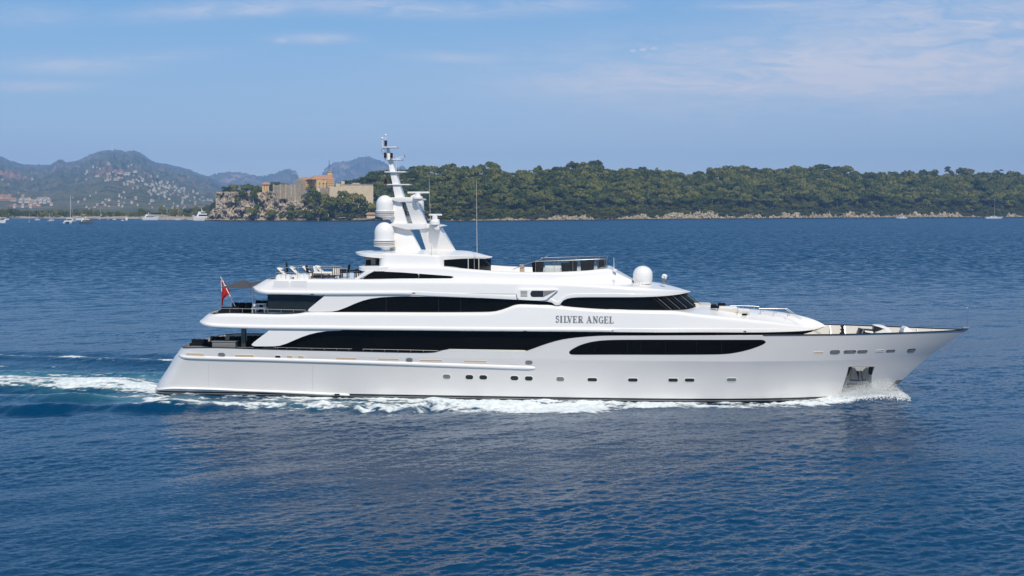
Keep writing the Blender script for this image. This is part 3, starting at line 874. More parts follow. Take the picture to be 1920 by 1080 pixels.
# ------------------------------------------------------------------ decks above: general lofted tier
def pt_x(px, py=600, yl=-4.6): return L(px, py, yl)[0]
class Plan:
    """half breadth of a tier: full amidships, rounded aft, drawn to a nose forward"""
    def __init__(s, aft, fwd, B, ra=3.0, x0=5.0, n=2.2, na=2.4, lean=0.0, zref=0.0):
        s.aft, s.fwd, s.B, s.ra, s.x0, s.n, s.na, s.lean, s.zref = aft, fwd, B, ra, x0, n, na, lean, zref
    def __call__(s, x, z=0.0):
        x = np.asarray(x, float)
        u = np.clip((x - s.x0) / (s.fwd - s.x0), 0, 1); a = np.clip((s.aft + s.ra - x) / s.ra, 0, 1)
        b = s.B * (1 - u ** s.n) * (1 - a ** s.na) ** (1 / s.na)
        return np.maximum(b - s.lean * (np.asarray(z, float) - s.zref) * np.clip(b / 1.5, 0, 1), 0.0)
def tier(name, plan, lo_px, hi_px, m, strake_to=None, roll=0.35, centre_px=None, well=None, n=150, strake_r=0.145, bulge=0.12, xr=None, inner=0.9, lo_flat=False, rake=0.0, rake_len=4.0):
    lo, hi = trace(lo_px, plan), trace(hi_px, plan)
    fl = pchip([p[0] for p in lo], [p[1] for p in lo]); fh = pchip([p[0] for p in hi], [p[1] for p in hi])
    fc = None
    if centre_px:
        ct = [L(px, py, 0.0) for px, py in centre_px]
        fc = pchip([p[0] for p in ct], [p[1] for p in ct])
    x0, x1 = xr or (plan.aft, plan.fwd)
    s = 0.5 - 0.5 * np.cos(np.pi * np.linspace(0, 1, n))
    xs = lerp(x0, x1, 0.65 * s + 0.35 * np.linspace(0, 1, n))
    rows = []
    for x in xs:
        a, b = float(fl(x)), float(fh(x)); H = max(b - a, 0.02); w = float(plan(x, a))
        k = min(1.0, H / 0.9)
        sr, rl = strake_r * k, roll * k
        sb = (bulge if (strake_to is None or x < strake_to) else 0.015) * min(1, w / 1.0) * k
        r = [(0.0, a + 0.02)] if lo_flat else [(0.0, a)]
        r.append((max(w - inner, 0), a))
        for th in range(-90, 91, 18):
            r.append((w + sb * math.cos(R(th)) - 0.0, a + sr + sr * math.sin(R(th))))
        z1 = a + 2 * sr
        for q in (0.02, 0.35, 0.7):
            z = lerp(z1, b - rl, q); r.append((float(plan(x, z)), z))
        wt = float(plan(x, b - rl))
        for th in range(0, 91, 15):
            r.append((max(wt - rl * (1 - math.cos(R(th))), 0), b - rl + rl * math.sin(R(th))))
        we, zt = r[-1]
        zc = float(fc(x)) if fc is not None else zt
        wd = well(x) if well else 0.0
        if wd > 0.01:
            r += [(max(we - 0.12, 0), zt), (max(we - 0.16, 0), zt - wd), (0.0, zt - wd), (0.0, zt - wd), (0, zt - wd)]
        else:
            for q in (0.8, 0.55, 0.3, 0.12, 0.0):
                r.append((we * q, zt + (zc - zt) * (1 - q * q)))
        rk = rake * max(0.0, min(1.0, (plan.aft + rake_len - x) / rake_len))
        rows.append([(x + rk * max(0.0, min(z, zt) - a - 1.6 * sr), y, z) for y, z in r])
    return grid_obj(name, rows, m, yacht, angle=38), fl, fh

# upper-deck tier (name band)
PA = Plan(pt_x(377, 607, -2.0), L(1550, 611, 0)[0], 5.05, 2.4, 4.0, 2.3, 2.4, 0.10, 5.4)
A_LO = [(376, 608), (384, 611.5), (400, 614), (440, 615.8), (505, 617.2), (640, 618.6), (900, 621), (1140, 622.6), (1300, 623.2), (1450, 622.8), (1500, 621), (1530, 617.5), (1546, 612)]
A_HI = [(376, 589), (388, 588.8), (399, 588.4), (430, 588), (516, 589.8), (556, 588.5), (572, 586), (640, 585.8), (910, 585.8), (925, 584.8), (940, 581.3), (955, 575.9), (968, 571.2), (978, 570.3), (1040, 573), (1080, 576.8), (1139, 580.5), (1261, 583),
        (1300, 588), (1340, 592), (1400, 598), (1450, 603.5), (1490, 609), (1520, 613.5), (1546, 611.5)]
A_C = [(376, 589), (400, 588.5), (1000, 572), (1200, 577), (1290, 574), (1314, 571), (1340, 572.5), (1400, 579), (1450, 583.5), (1490, 589.5), (1515, 595.5), (1535, 603), (1549, 611)]
tier_a, A_lo, A_hi = tier('upper_deck_band', PA, A_LO, A_HI, M_WHITE, strake_to=pt_x(1145, 620), roll=0.30, rake=1.25, rake_len=4.0,
                          centre_px=None if False else A_C)
# upper-deck tier above (sun-deck band with the wheelhouse roof)
PB = Plan(pt_x(475, 544, -2.0), L(1295, 547, 0)[0], 4.75, 2.2, 5.2, 3.0, 2.4, 0.10, 8.2)
B_LO = [(476, 544), (482, 548.2), (505, 552), (600, 553), (770, 553), (790, 554), (834, 556), (900, 558.6), (968, 562), (1030, 566), (1038, 569), (1044, 574), (1049, 572), (1054, 565), (1062, 560.5), (1075, 558.2), (1095, 557.4), (1150, 557.4), (1230, 556), (1270, 552.5), (1294, 547.5)]
B_HI = [(476, 524), (490, 523.8), (512, 523.5), (663, 524), (700, 524.5), (850, 525), (1000, 527.5), (1100, 531.5), (1211, 540), (1260, 544), (1294, 546.6)]
B_C = [(476, 524), (512, 523.5), (1000, 527), (1080, 529), (1150, 526), (1185, 527), (1225, 530), (1260, 537), (1294, 546.5)]
tier_b, B_lo, B_hi = tier('sun_deck_band', PB, B_LO, B_HI, M_WHITE, strake_to=pt_x(772, 550), roll=0.36, rake=1.8, rake_len=5.0, centre_px=B_C)
# small black drain marks where the mouldings stop
for px, py, P_ in ((776, 549.4, PB), (586, 551.4, PB), (1147, 620.0, PA), (1396, 621.4, PA), (985, 621, PA)):
    (x, z), = trace([(px, py)], P_)
    bm = bmesh.new()
    add_box(bm, (x, -float(P_(x, z)) - (0.10 if px in (586, 985) else 0.02), z), (0.26, 0.07, 0.07), bevel=0.025)
    bm_obj('drain_spout', bm, M_BLACK, yacht)
groove([(780, 549.8), (880, 550.5), (968, 551)], lambda x, z: PB(x, z) + 0.012, 'moulding_line', 0.012)
groove([(1152, 620), (1280, 620.6), (1392, 621)], lambda x, z: PA(x, z) + 0.012, 'moulding_line', 0.012)
# flush stowage hatches on the aft shoulder
for x0_, x1_ in ((512.5, 542.0), (545.0, 576.0)):
    panel('stowage_hatch', [(x0_, 526.8), ((x0_ + x1_) / 2, 526.8), (x1_, 526.8)], [(x0_, 538), ((x0_ + x1_) / 2, 538.2), (x1_, 538.4)], lambda x, z: PB(x, z) - 0.01, 0.022, 0.05, M_SIDE, n=8, rows=4)
# coaming of the sun deck, with its wedge window
PC = Plan(pt_x(664, 523, -4.0), L(1218, 530, 0)[0], 4.25, 1.2, 0.0, 2.2, 3.0, 0.28, 9.0)
C_HI = [(664, 523), (668, 521), (676, 514), (688, 506), (700, 501.5), (760, 499), (820, 499.5), (838, 500.5), (860, 502.8), (900, 506.2), (943, 509.2), (1000, 510.6), (1040, 510.2), (1100, 507.5), (1139, 503.8), (1160, 513), (1188, 526.5), (1215, 537)]
C_LO = [(664, 526), (800, 527), (1000, 530), (1100, 532), (1190, 537), (1215, 541)]
def c_well(x): return float(0.75 * sstep(pt_x(850, 500), pt_x(900, 500), x) * sstep(pt_x(1125, 505), pt_x(1100, 505), x))
tier_c, C_lo, C_hi = tier('sun_deck_coaming', PC, C_LO, C_HI, M_WHITE, strake_to=-99, roll=0.28, well=c_well, strake_r=0.05, bulge=0.0)
panel('wedge_window', [(680, 522.6), (690, 515.5), (700, 509.3), (720, 509.2), (751, 510.6), (800, 514.2), (846, 517.6), (850.5, 519)], [(680, 523.2), (720, 522.8), (751, 522.2), (800, 522), (846, 521.8), (850.5, 519.6)],
      PC, 0.015, 0.04, M_GLASS, smooth=False)
bm = bmesh.new()
cr_ = trace([(783 + 2.6 * math.cos(R(a)), 517 + 4.2 * math.sin(R(a))) for a in range(-70, 71, 20)], PC)
add_tube(bm, [(x, -float(PC(x, z)) - 0.02, z) for x, z in cr_], 0.025, 5)
bm_obj('crescent_handle', bm, M_DULL, yacht)
# wing that runs aft from the coaming
PW = Plan(pt_x(664, 501, -4.0), pt_x(830, 503), 4.2, 1.0, pt_x(690), 2.0, 3.0, 0.0)
tier('sun_deck_wing', PW, [(664, 501.6), (672, 505.5), (686, 508.8), (704, 508.6), (760, 508), (838, 512)], [(664, 500.3), (672, 499.6), (700, 499.6), (760, 499), (838, 501.2)], M_WHITE, strake_to=-99, roll=0.12, strake_r=0.08, bulge=0.0, n=50)

# dark saloons behind the side decks
def saloon(name, wf, px0, px1, lo, hi, m=M_GLASS, n=60, nose=None):
    x0, x1 = pt_x(px0, 640), pt_x(px1, 600)
    rows = []
    for x in np.linspace(x0, x1, n):
        a, b = float(lo(x)), float(hi(x))
        rows.append([(x, 0.0, a)] + [(x, max(float(wf(x, z)), 0.0), z) for z in np.linspace(a, b, 6)] + [(x, 0.0, b)])
    rows = [[(x, 0.0 * y, z) for x, y, z in rows[0]]] + rows + [[(x, 0.0 * y, z) for x, y, z in rows[-1]]]
    return grid_obj(name, rows, m, yacht, angle=20)
saloon('main_saloon', lambda x, z: np.minimum(4.35, np.minimum(hull_b(x, 4.6), PA(x, 5.0)) - 0.45), 512, 1500, lambda x: float(SHEER(x)) - 0.93, lambda x: float(A_lo(x)) + 0.25)
saloon('upper_saloon', lambda x, z: np.minimum(4.3, PA(x, 6) - 0.5), 604, 1060, lambda x: min(float(A_hi(x)), 6.75) - 0.4, lambda x: float(B_lo(x)) + 0.2)
# white side plates with the swept window edges
def wU(x, z=0): return np.minimum(PA(x, 6.5), PB(x, 8.0)) - 0.06
panel('main_deck_wing_plate', [(471.6, 646), (476, 641.5), (490, 630.6), (500, 623.4), (504, 619.5), (505, 614), (560, 614), (640, 614)],
      [(471.6, 646.2), (473.5, 648.2), (478, 649.3), (500, 649.4), (514, 649.2), (524, 648.2), (536, 644.6), (550, 638.6), (565, 632.2), (580, 627), (595, 623.4), (612, 621), (630, 620.0), (640, 619.6)],
      lambda x, z=0: np.minimum(hull_b(x, 4.2), PA(x, 5.4)) - 0.05, 0.0, 0.14, M_WHITE, mirror=True, smooth=False, n=120)
panel('upper_deck_wing_plate', [(577.6, 581.5), (580, 578.2), (590, 570), (600, 561.8), (606, 557.2), (608.4, 554), (609, 549), (700, 549), (800, 551), (900, 555)],
      [(577.6, 582), (579, 583.8), (583, 584.6), (600, 584.6), (622, 584.2), (634, 582), (650, 576), (665, 569.4), (680, 563.8), (695, 559.9), (715, 557.3), (740, 556), (770, 555.6), (834, 556.6), (900, 559)],
      wU, 0.0, 0.14, M_WHITE, mirror=True, smooth=False, n=120)
# flush black glass of the upper deck between plate and bulwark
panel('upper_deck_window', [(618, 582), (640, 572), (660, 566), (700, 556), (760, 552.5), (834, 552.5), (968, 558), (1030, 563), (1041, 568)], [(618, 588), (700, 589), (900, 589), (1000, 578), (1041, 575)], lambda x, z=0: wU(x, z) - 0.16, 0.0, 0.05, M_GLASS, n=60)
panel('main_deck_window', [(530, 640), (560, 626), (600, 616), (700, 615), (900, 617), (1130, 619), (1400, 620), (1500, 619), (1530, 616.5), (1545, 612.5)], [(530, 656), (640, 660), (800, 664), (830, 660), (980, 661), (1010, 654), (1060, 638.5), (1140, 632), (1400, 631), (1490, 630), (1512, 625), (1530, 619.3), (1545, 613)], lambda x, z=0: np.minimum(hull_b(x, 4.6), PA(x, 5.2)) - 0.42, 0.0, 0.05, M_GLASS, n=100)
# mullions faintly visible in the side glass
for px, a, b in ((724, 557, 585), (822, 557, 585), (864, 558, 585)):
    groove([(px, a), (px, (a + b) / 2), (px, b)], lambda x, z: wU(x, z) - 0.152, 'window_joint', 0.014, mat('window_seal', (0.03, 0.03, 0.03), 0.5))
# bridge window, its wraparound windscreen and mullions
PBR = Plan(pt_x(1040), L(1316, 570, 0)[0], 4.62, 0.5, 5.2, 3.0, 3.0, 0.0)
def bridge_b(x, z):
    t = np.clip((np.asarray(z, float) - 7.0) / 1.5, -0.3, 1.3)
    fwd = lerp(L(1318, 571, 0)[0], L(1274, 550, 0)[0], t)
    u = np.clip((np.asarray(x, float) - 5.2) / (fwd - 5.2), 0, 1)
    return 4.54 * (1 - u ** 3.0) - 0.10 * t
def bridge():
    rows = []
    z0, z1 = L(1200, 592, -4)[1], L(1200, 552, -4)[1]
    us = np.concatenate([np.linspace(0, .6, 14), np.linspace(.62, 1, 44)])
    for u in us:
        r = []
        for z in np.linspace(z0, z1, 9):
            t = (z - 7.0) / 1.5
            xf = lerp(L(1318, 571, 0)[0], L(1274, 550, 0)[0], t)
            x = lerp(pt_x(1046), xf, u)
            r.append((x, max(float(bridge_b(x, z)), 0), z))
        rows.append(r)
    rows = [[(x, 0, z) for x, y, z in rows[0]]] + rows
    ob = grid_obj('bridge_window', rows, M_GLASS, yacht, angle=30)
    for px0, py0, px1, py1 in ((1222, 556, 1252, 581), (1238, 555, 1268, 580), (1252, 553.5, 1281, 578), (1265, 551, 1294, 574.5), (1276, 549, 1304, 572)):
        t = trace([(lerp(px0, px1, q), lerp(py0, py1, q)) for q in (0, .25, .5, .75, 1)], bridge_b)
        bm = bmesh.new()
        add_tube(bm, [(x, -float(bridge_b(x, z)) - 0.01, z) for x, z in t], 0.035, 5)
        bm_obj('windscreen_mullion', bm, M_BLACK, ob)
        bm = bmesh.new()
        t2 = [(x + 0.30, z) for x, z in t]
        add_tube(bm, [(x, -max(float(bridge_b(x, z)), 0.05) - 0.01, z) for x, z in t2], 0.022, 5)
        bm_obj('window_wiper', bm, M_DULL, ob)
    return ob
bridge_o = bridge()
panel('bridge_window_end', [(1041, 569), (1046, 561), (1054, 558), (1064, 556.5), (1072, 556)], [(1041, 573), (1046, 576.5), (1054, 578), (1064, 578.6), (1072, 579)], lambda x, z=0: bridge_b(x, z) + 0.02, 0.0, 0.2, M_WHITE, n=30)
panel('bridge_side_window', [(1049.6, 568), (1052, 564.5), (1058, 560.8), (1070, 557.8), (1090, 556)], [(1049.6, 569), (1052, 572), (1058, 573.9), (1070, 575.2), (1090, 577.8)], lambda x, z=0: bridge_b(x, z) + 0.045, 0.0, 0.03, M_GLASS, n=40)
panel('bridge_sill', [(1139, 580.8), (1142, 579.8), (1180, 581), (1232, 582.6)], [(1139, 582.4), (1142, 583), (1180, 584.2), (1232, 585)], lambda x, z=0: bridge_b(x, z) + 0.06, 0.0, 0.1, M_WHITE, n=20, rows=3)

# engine-room air intake with its louvres and camera recess
pod = panel('air_intake', [(968.5, 549), (970.5, 544.5), (973, 542.6), (990, 543), (1020, 543.2), (1046, 543.2)], [(968.5, 551), (970, 558), (973, 561.6), (1000, 563.2), (1012, 563.4), (1024, 562.2), (1046, 544)], lambda x, z: PB(x, z) + 0.22 - 0.22 * sstep(pt_x(1000), pt_x(1046), x) * sstep(7.6, 7.9, z) * 0 , 0.0, 0.3, M_WHITE, n=70, rows=6, smooth=False)[0]
for k in range(5):
    py = 546.0 + 2.35 * k
    t = trace([(976, py), (982, py + .1), (988.6, py + .2)], lambda x, z: PB(x, z) + 0.225)
    bm = bmesh.new(); add_tube(bm, [(x, -float(PB(x, z)) - 0.222, z) for x, z in t], 0.024, 4)
    bm_obj('intake_louvre', bm, M_BLACK, pod)
panel('camera_recess', [(994.4, 550), (996, 546.6), (999, 545), (1019, 545.2)], [(994.4, 552), (996, 555.2), (999, 556.8), (1019, 556.8)], lambda x, z: PB(x, z) + 0.235, 0.0, 0.02, M_BLACK, n=24, rows=3, parent=pod)
panel('recess_lining', [(1019.3, 545.2), (1030, 545), (1043, 544.2)], [(1019.3, 556.8), (1030, 551.5), (1043, 544.8)], lambda x, z: PB(x, z) + 0.235, 0.0, 0.02, M_GREYBOX, n=16, rows=3, parent=pod)

# ------------------------------------------------------------------ the name on the topsides: silver serif capitals
def lettering():
    def seg(a, b, w): return [('s', a, b, w)]
    TH, TN, SF = 0.21, 0.085, 0.075
    def arc(cx, cy, rx, ry, a0, a1, w0, w1, n=9):
        return [('a', cx, cy, rx, ry, a0, a1, w0, w1, n)]
    def serif(x, y, hw): return seg((x - hw, y), (x + hw, y), SF)
    G = {
        'S': arc(.5, .745, .33, .215, 25, 270, .09, .17) + arc(.5, .275, .37, .235, 90, -155, .19, .09) + seg((.84, .98), (.84, .74), .05) + seg((.12, .02), (.12, .27), .05),
        'I': seg((.5, 0), (.5, 1), .24) + serif(.5, .965, .40) + serif(.5, .035, .40),
        'L': seg((.32, 0), (.32, 1), TH) + serif(.32, .965, .28) + seg((.06, .035), (.95, .035), SF) + seg((.93, 0), (.93, .30), .06),
        'V': seg((.20, .97), (.52, .0), TH) + seg((.83, .97), (.52, .0), TN) + serif(.20, .965, .22) + serif(.83, .965, .18),
        'E': seg((.28, 0), (.28, 1), TH) + seg((.04, .965), (.90, .965), SF) + seg((.04, .035), (.93, .035), SF) + seg((.28, .51), (.70, .51), SF) + seg((.89, 1), (.89, .74), .06) + seg((.92, 0), (.92, .28), .06) + seg((.70, .38), (.70, .64), .05),
        'R': seg((.27, 0), (.27, 1), TH) + serif(.27, .035, .25) + seg((.04, .965), (.5, .965), SF) + arc(.48, .74, .33, .225, 90, -90, .10, .10) + seg((.27, .51), (.5, .51), SF) + seg((.48, .50), (.84, .03), .19) + serif(.88, .035, .14),
        'A': seg((.50, 1.0), (.17, .03), TN) + seg((.47, 1.0), (.79, .03), TH) + seg((.28, .34), (.70, .34), SF) + serif(.17, .035, .17) + serif(.80, .035, .22),
        'N': seg((.20, 0), (.20, 1), TN) + seg((.18, .97), (.80, .03), TH) + seg((.80, 0), (.80, 1), TN) + serif(.20, .035, .19) + seg((.02, .965), (.26, .965), SF) + serif(.80, .965, .19),
        'G': arc(.50, .5, .38, .46, 50, 310, .10, .10, 16) + arc(.50, .5, .36, .40, 130, 230, .18, .18, 8) + seg((.82, .0), (.82, .42), .16) + serif(.80, .43, .20) + seg((.80, .98), (.80, .70), .05),
    }
    lay = [('S', 262, 347), ('I', 358, 420), ('L', 440, 540), ('V', 522, 640), ('E', 645, 750), ('R', 762, 885), ('A', 950, 1080), ('N', 1095, 1222), ('G', 1228, 1340), ('E', 1345, 1452), ('L', 1462, 1568)]
    bm = bmesh.new()
    wf = lambda x, z: PA(x, z)
    def quad(pts, lo):
        vs = []
        for (px, py) in pts:
            (x, z), = trace([(px, py)], wf)
            vs.append((x, z))
        a = [bm.verts.new((x, -float(PA(x, z)) + 0.01, z)) for x, z in vs]; b = [bm.verts.new((x, -float(PA(x, z)) - 0.03 - lo, z)) for x, z in vs]
        bm.faces.new(b)
        for i in range(len(a)): bm.faces.new((a[i], a[(i + 1) % len(a)], b[(i + 1) % len(a)], b[i]))
    cnt = 0
    for ch, u0, u1 in lay:
        X0, X1 = 1020 + u0 / 12, 1020 + u1 / 12
        mid = (u0 + u1) / 2
        ybot = 570 + np.interp(mid, [262, 1568], [415, 434]) / 12; ytop = 570 + np.interp(mid, [262, 1568], [263, 281]) / 12
        Hh, Ww = ybot - ytop, X1 - X0
        def M(p): return np.array((X0 + p[0] * Ww, ybot - p[1] * Hh))
        for st in G[ch]:
            cnt += 1
            lo = 0.0006 * (cnt % 9)
            if st[0] == 's':
                a, b, w = M(st[1]), M(st[2]), st[3] * Hh
                d = (b - a) / max(np.hypot(*(b - a)), 1e-6); nn = np.array((-d[1], d[0])) * w / 2
                quad([a + nn, b + nn, b - nn, a - nn], lo)
            else:
                _, cx_, cy_, rx_, ry_, a0, a1, w0, w1, n = st
                prev = None
                for k in range(n + 1):
                    t = k / n; ang = R(lerp(a0, a1, t)); w = lerp(w0, w1, math.sin(math.pi * t)) * Hh
                    c = M((cx_ + rx_ * math.cos(ang), cy_ + ry_ * math.sin(ang)))
                    nn = np.array((math.cos(ang), -math.sin(ang))) * w / 2
                    if prev: quad([prev[0], c + nn, c - nn, prev[1]], lo)
                    prev = (c + nn, c - nn)
    return bm_obj('name_lettering', bm, M_LETTER, yacht, smooth=False, merge=0)
lettering()
# ------------------------------------------------------------------ upper house, hard top, mast, domes, aerials
def LP(pts, yl): return [L(px, py, yl) for px, py in pts]
PD = Plan(L(702, 490, -3.3)[0], L(850, 490, -3.3)[0], 3.55, 1.0, L(815, 490, -3.3)[0], 2.6, 2.6, 0.16, 9.9)
tier('upper_house', PD, [(702, 506), (842, 508)], [(702, 476), (720, 475), (740, 475), (842, 478)], M_WHITE, strake_to=-99, roll=0.2, strake_r=0.05, bulge=0, n=40)
# small lobby aft of the house, with its door light
bm = bmesh.new()
p0, p1 = L(684, 500, -2.3), L(704, 484, -2.3)
add_box(bm, ((p0[0] + p1[0]) / 2, 0, (p0[1] + p1[1]) / 2 - 0.1), (p1[0] - p0[0], 4.6, p1[1] - p0[1] + 0.4), bevel=0.05)
lob = bm_obj('deck_lobby', bm, M_GREYBOX, yacht)
bm = bmesh.new()
q0, q1 = L(686.5, 497, -2.3), L(695.5, 487.5, -2.3)
add_box(bm, ((q0[0] + q1[0]) / 2, -2.31, (q0[1] + q1[1]) / 2), (q1[0] - q0[0], 0.05, q1[1] - q0[1]), bevel=0.02)
bm_obj('lobby_window', bm, M_GLASS, lob)
# black curved front glass under the hard top
PG = Plan(L(828, 495, -2.6)[0], L(918, 497, -1.0)[0], 3.0, 0.3, L(868, 497, -2.6)[0], 2.2, 3.0, 0.05, 10.0)
gl = tier('sky_lounge_window', PG, [(828, 510), (900, 514), (918, 514)], [(828, 485), (880, 485), (918, 485)], M_GLASS, strake_to=-99, roll=0.05, strake_r=0.03, bulge=0, n=40)[0]
for px in (880, 890, 897):
    x, z = L(px, 490, -2.2)
    bm = bmesh.new()
    add_tube(bm, [(x, -float(PG(x, z)) - 0.02, z - 0.8), (x, -float(PG(x, z)) - 0.02, z + 0.3)], 0.035, 5)
    bm_obj('window_post', bm, M_CREAM if px != 890 else M_DULL, gl)
# hard top
PR = Plan(L(666, 474, -1.0)[0], L(923, 482, 0)[0], 3.3, 1.8, L(790, 480, -3)[0], 2.1, 2.3, 0.0)
tier('hard_top', PR, [(667, 475), (674, 479), (690, 482), (720, 484.5), (780, 486.3), (850, 487.2), (900, 486), (922, 482.6)], [(667, 473.2), (690, 475.5), (720, 476.5), (780, 477.5), (850, 478.5), (900, 480.5), (922, 481.8)], M_WHITE,
     strake_to=-99, roll=0.12, strake_r=0.08, bulge=0, centre_px=[(667, 472.5), (720, 469.5), (800, 468), (870, 470), (922, 481)], n=80, inner=2.2)
def plate(name, pts, y0, y1, m, parent=yacht, yref=None, bevel=0.04):
    yr = yref if yref is not None else (y0(0) if callable(y0) else y0)
    bm = bmesh.new()
    add_prism(bm, LP(pts, yr), y0, y1)
    bmesh.ops.recalc_face_normals(bm, faces=bm.faces)
    if bevel:
        es = [e for e in bm.edges if len(e.link_faces) == 2 and e.calc_face_angle(0) > 0.5]
        bmesh.ops.bevel(bm, geom=es, offset=bevel, segments=2, affect='EDGES', profile=0.6)
    return bm_obj(name, bm, m, parent, angle=40)
# the raking mast: two tiers of legs joined by wings, then the pole
plate('mast_leg', [(727, 423), (733, 418.8), (763, 419), (790, 472), (735, 473), (727, 466)], -0.72, -0.12, M_WHITE)
zt_, zb_ = L(800, 425, -1.4)[1], L(800, 470, -1.4)[1]
plate('mast_leg', [(786, 424), (800, 421), (824, 428), (853, 471), (797, 472)], lambda z: lerp(-0.10, -1.15, np.clip((z - zb_) / (zt_ - zb_), 0, 1)), lambda z: lerp(0.10, 1.15, np.clip((z - zb_) / (zt_ - zb_), 0, 1)), M_WHITE, yref=-0.7)
plate('mast_wing', [(733, 418.5), (800, 419.5), (824, 421.5), (832, 424), (822, 425.5), (786, 430), (762, 430.5), (736, 424)], -1.15, 1.15, M_WHITE, yref=-1.1)
plate('mast_leg', [(728, 374), (731, 371), (749, 372), (764, 421), (738, 421), (728, 410)], -0.55, -0.08, M_WHITE)
zt2, zb2 = L(770, 376, -1.3)[1], L(770, 420, -1.3)[1]
plate('mast_leg', [(761, 378), (777, 374), (800, 421), (772, 421)], lambda z: lerp(-0.08, -0.85, np.clip((z - zb2) / (zt2 - zb2), 0, 1)), lambda z: lerp(0.08, 0.85, np.clip((z - zb2) / (zt2 - zb2), 0, 1)), M_WHITE, yref=-0.5)
plate('mast_wing', [(731, 370), (762, 369.5), (790, 372), (794, 374.5), (776, 378), (748, 379), (733, 375)], -0.85, 0.85, M_WHITE, yref=-0.8)
zp0, zp1 = L(747, 371, -.4)[1], L(726, 277, -.2)[1]
plate('mast_pole', [(741.5, 372), (758, 372), (738, 312), (728.5, 277), (723, 277), (729, 312)], lambda z: lerp(-0.5, -0.14, np.clip((z - zp0) / (zp1 - zp0), 0, 1)), lambda z: lerp(0.5, 0.14, np.clip((z - zp0) / (zp1 - zp0), 0, 1)), M_WHITE, yref=-0.3)
for (a, b, py) in ((718.2, 766.5, 345.8), (719, 758.5, 322.1), (719.5, 750.5, 298.6), (714.8, 742.2, 275.6)):
    x0, z = L(a, py, -0.9); x1, _ = L(b, py, -0.9)
    bm = bmesh.new()
    add_box(bm, ((x0 + x1) / 2, 0, z), (x1 - x0, 1.1, 0.085), bevel=0.035)
    bm_obj('mast_spreader', bm, M_WHITE, yacht)
def lamp(px, py0, py1, yl, m0=None):
    x, z0 = L(px, py1, yl); _, z1 = L(px, py0, yl); h = z1 - z0
    bm = bmesh.new()
    add_lathe(bm, [(0.0, 0), (0.09, 0), (0.12, h * .12), (0.10, h * .2), (0.125, h * .32), (0.125, h * .5), (0.09, h * .58), (0.125, h * .68), (0.125, h * .88), (0.08, h), (0.0, h)], (x, yl, z0), 12, mats=[0, 0, 0, 1, 1, 0, 0, 1, 1, 0])
    return bm_obj('navigation_light', bm, [M_BLACK, mat('lamp_red', (0.07, 0.008, 0.008), 0.4)], yacht)
lamp(722.4, 286, 297, -0.6); lamp(734, 286.6, 297, -0.6); lamp(723.2, 263, 274.5, -0.3); lamp(723.4, 335, 345, -0.6); lamp(735, 334.5, 345, 0.8)
def whip(px0, py0, px1, py1, yl, r0=0.022, r1=0.008, name='whip_aerial', ball=0.0, m=None):
    x0, z0 = L(px0, py0, yl); x1, z1 = L(px1, py1, yl)
    bm = bmesh.new()
    add_tube(bm, [(x0, yl, z0), ((x0 + x1) / 2, yl, (z0 + z1) / 2), (x1, yl, z1)], [r0, (r0 + r1) / 2, r1], 6)
    ob = bm_obj(name, bm, m or M_WHITE, yacht)
    if ball:
        bm = bmesh.new(); bmesh.ops.create_uvsphere(bm, u_segments=12, v_segments=8, radius=ball)
        bmesh.ops.translate(bm, vec=(x1, yl, z1), verts=bm.verts[:])
        bm_obj('aerial_head', bm, M_WHITE, ob)
    return ob
whip(716.8, 274, 716.8, 259.3, -0.5, 0.03, 0.02, ball=0.10); whip(723.2, 264, 723.2, 253.4, -0.3, 0.03, 0.02, ball=0.09)
whip(744, 297, 760, 292, -0.3, 0.02, 0.015, 'wind_vane'); whip(759.8, 295, 757.5, 290, -0.3, 0.035, 0.02, 'wind_vane', m=M_BLACK)
whip(743.5, 322, 743.3, 291, -0.5, 0.014, 0.008); whip(748, 345, 748, 303, -0.5, 0.014, 0.008)
whip(810, 505, 804.5, 334, -3.3, 0.026, 0.010, m=M_CREAM); whip(894.5, 474, 893.2, 337, -2.2, 0.026, 0.011, m=M_CREAM); whip(722, 322, 722, 313, 0.5, .014, .01)
whip(1151.2, 508, 1151.0, 482.5, -2.6, 0.03, 0.012)
bm = bmesh.new(); x, z = L(1153, 507, -2.6); add_box(bm, (x, -2.6, z), (0.3, 0.2, 0.2), bevel=0.05); bm_obj('aerial_base', bm, M_WHITE, yacht)
bm = bmesh.new()
x, z = L(721, 283, -.4); add_tube(bm, [(x - .1 + .17 * math.cos(a), -.4, z + .2 * math.sin(a)) for a in np.linspace(0, 2 * math.pi, 13)[:-1]], 0.02, 5, closed=True)
bm_obj('loop_aerial', bm, M_GREYBOX, yacht)
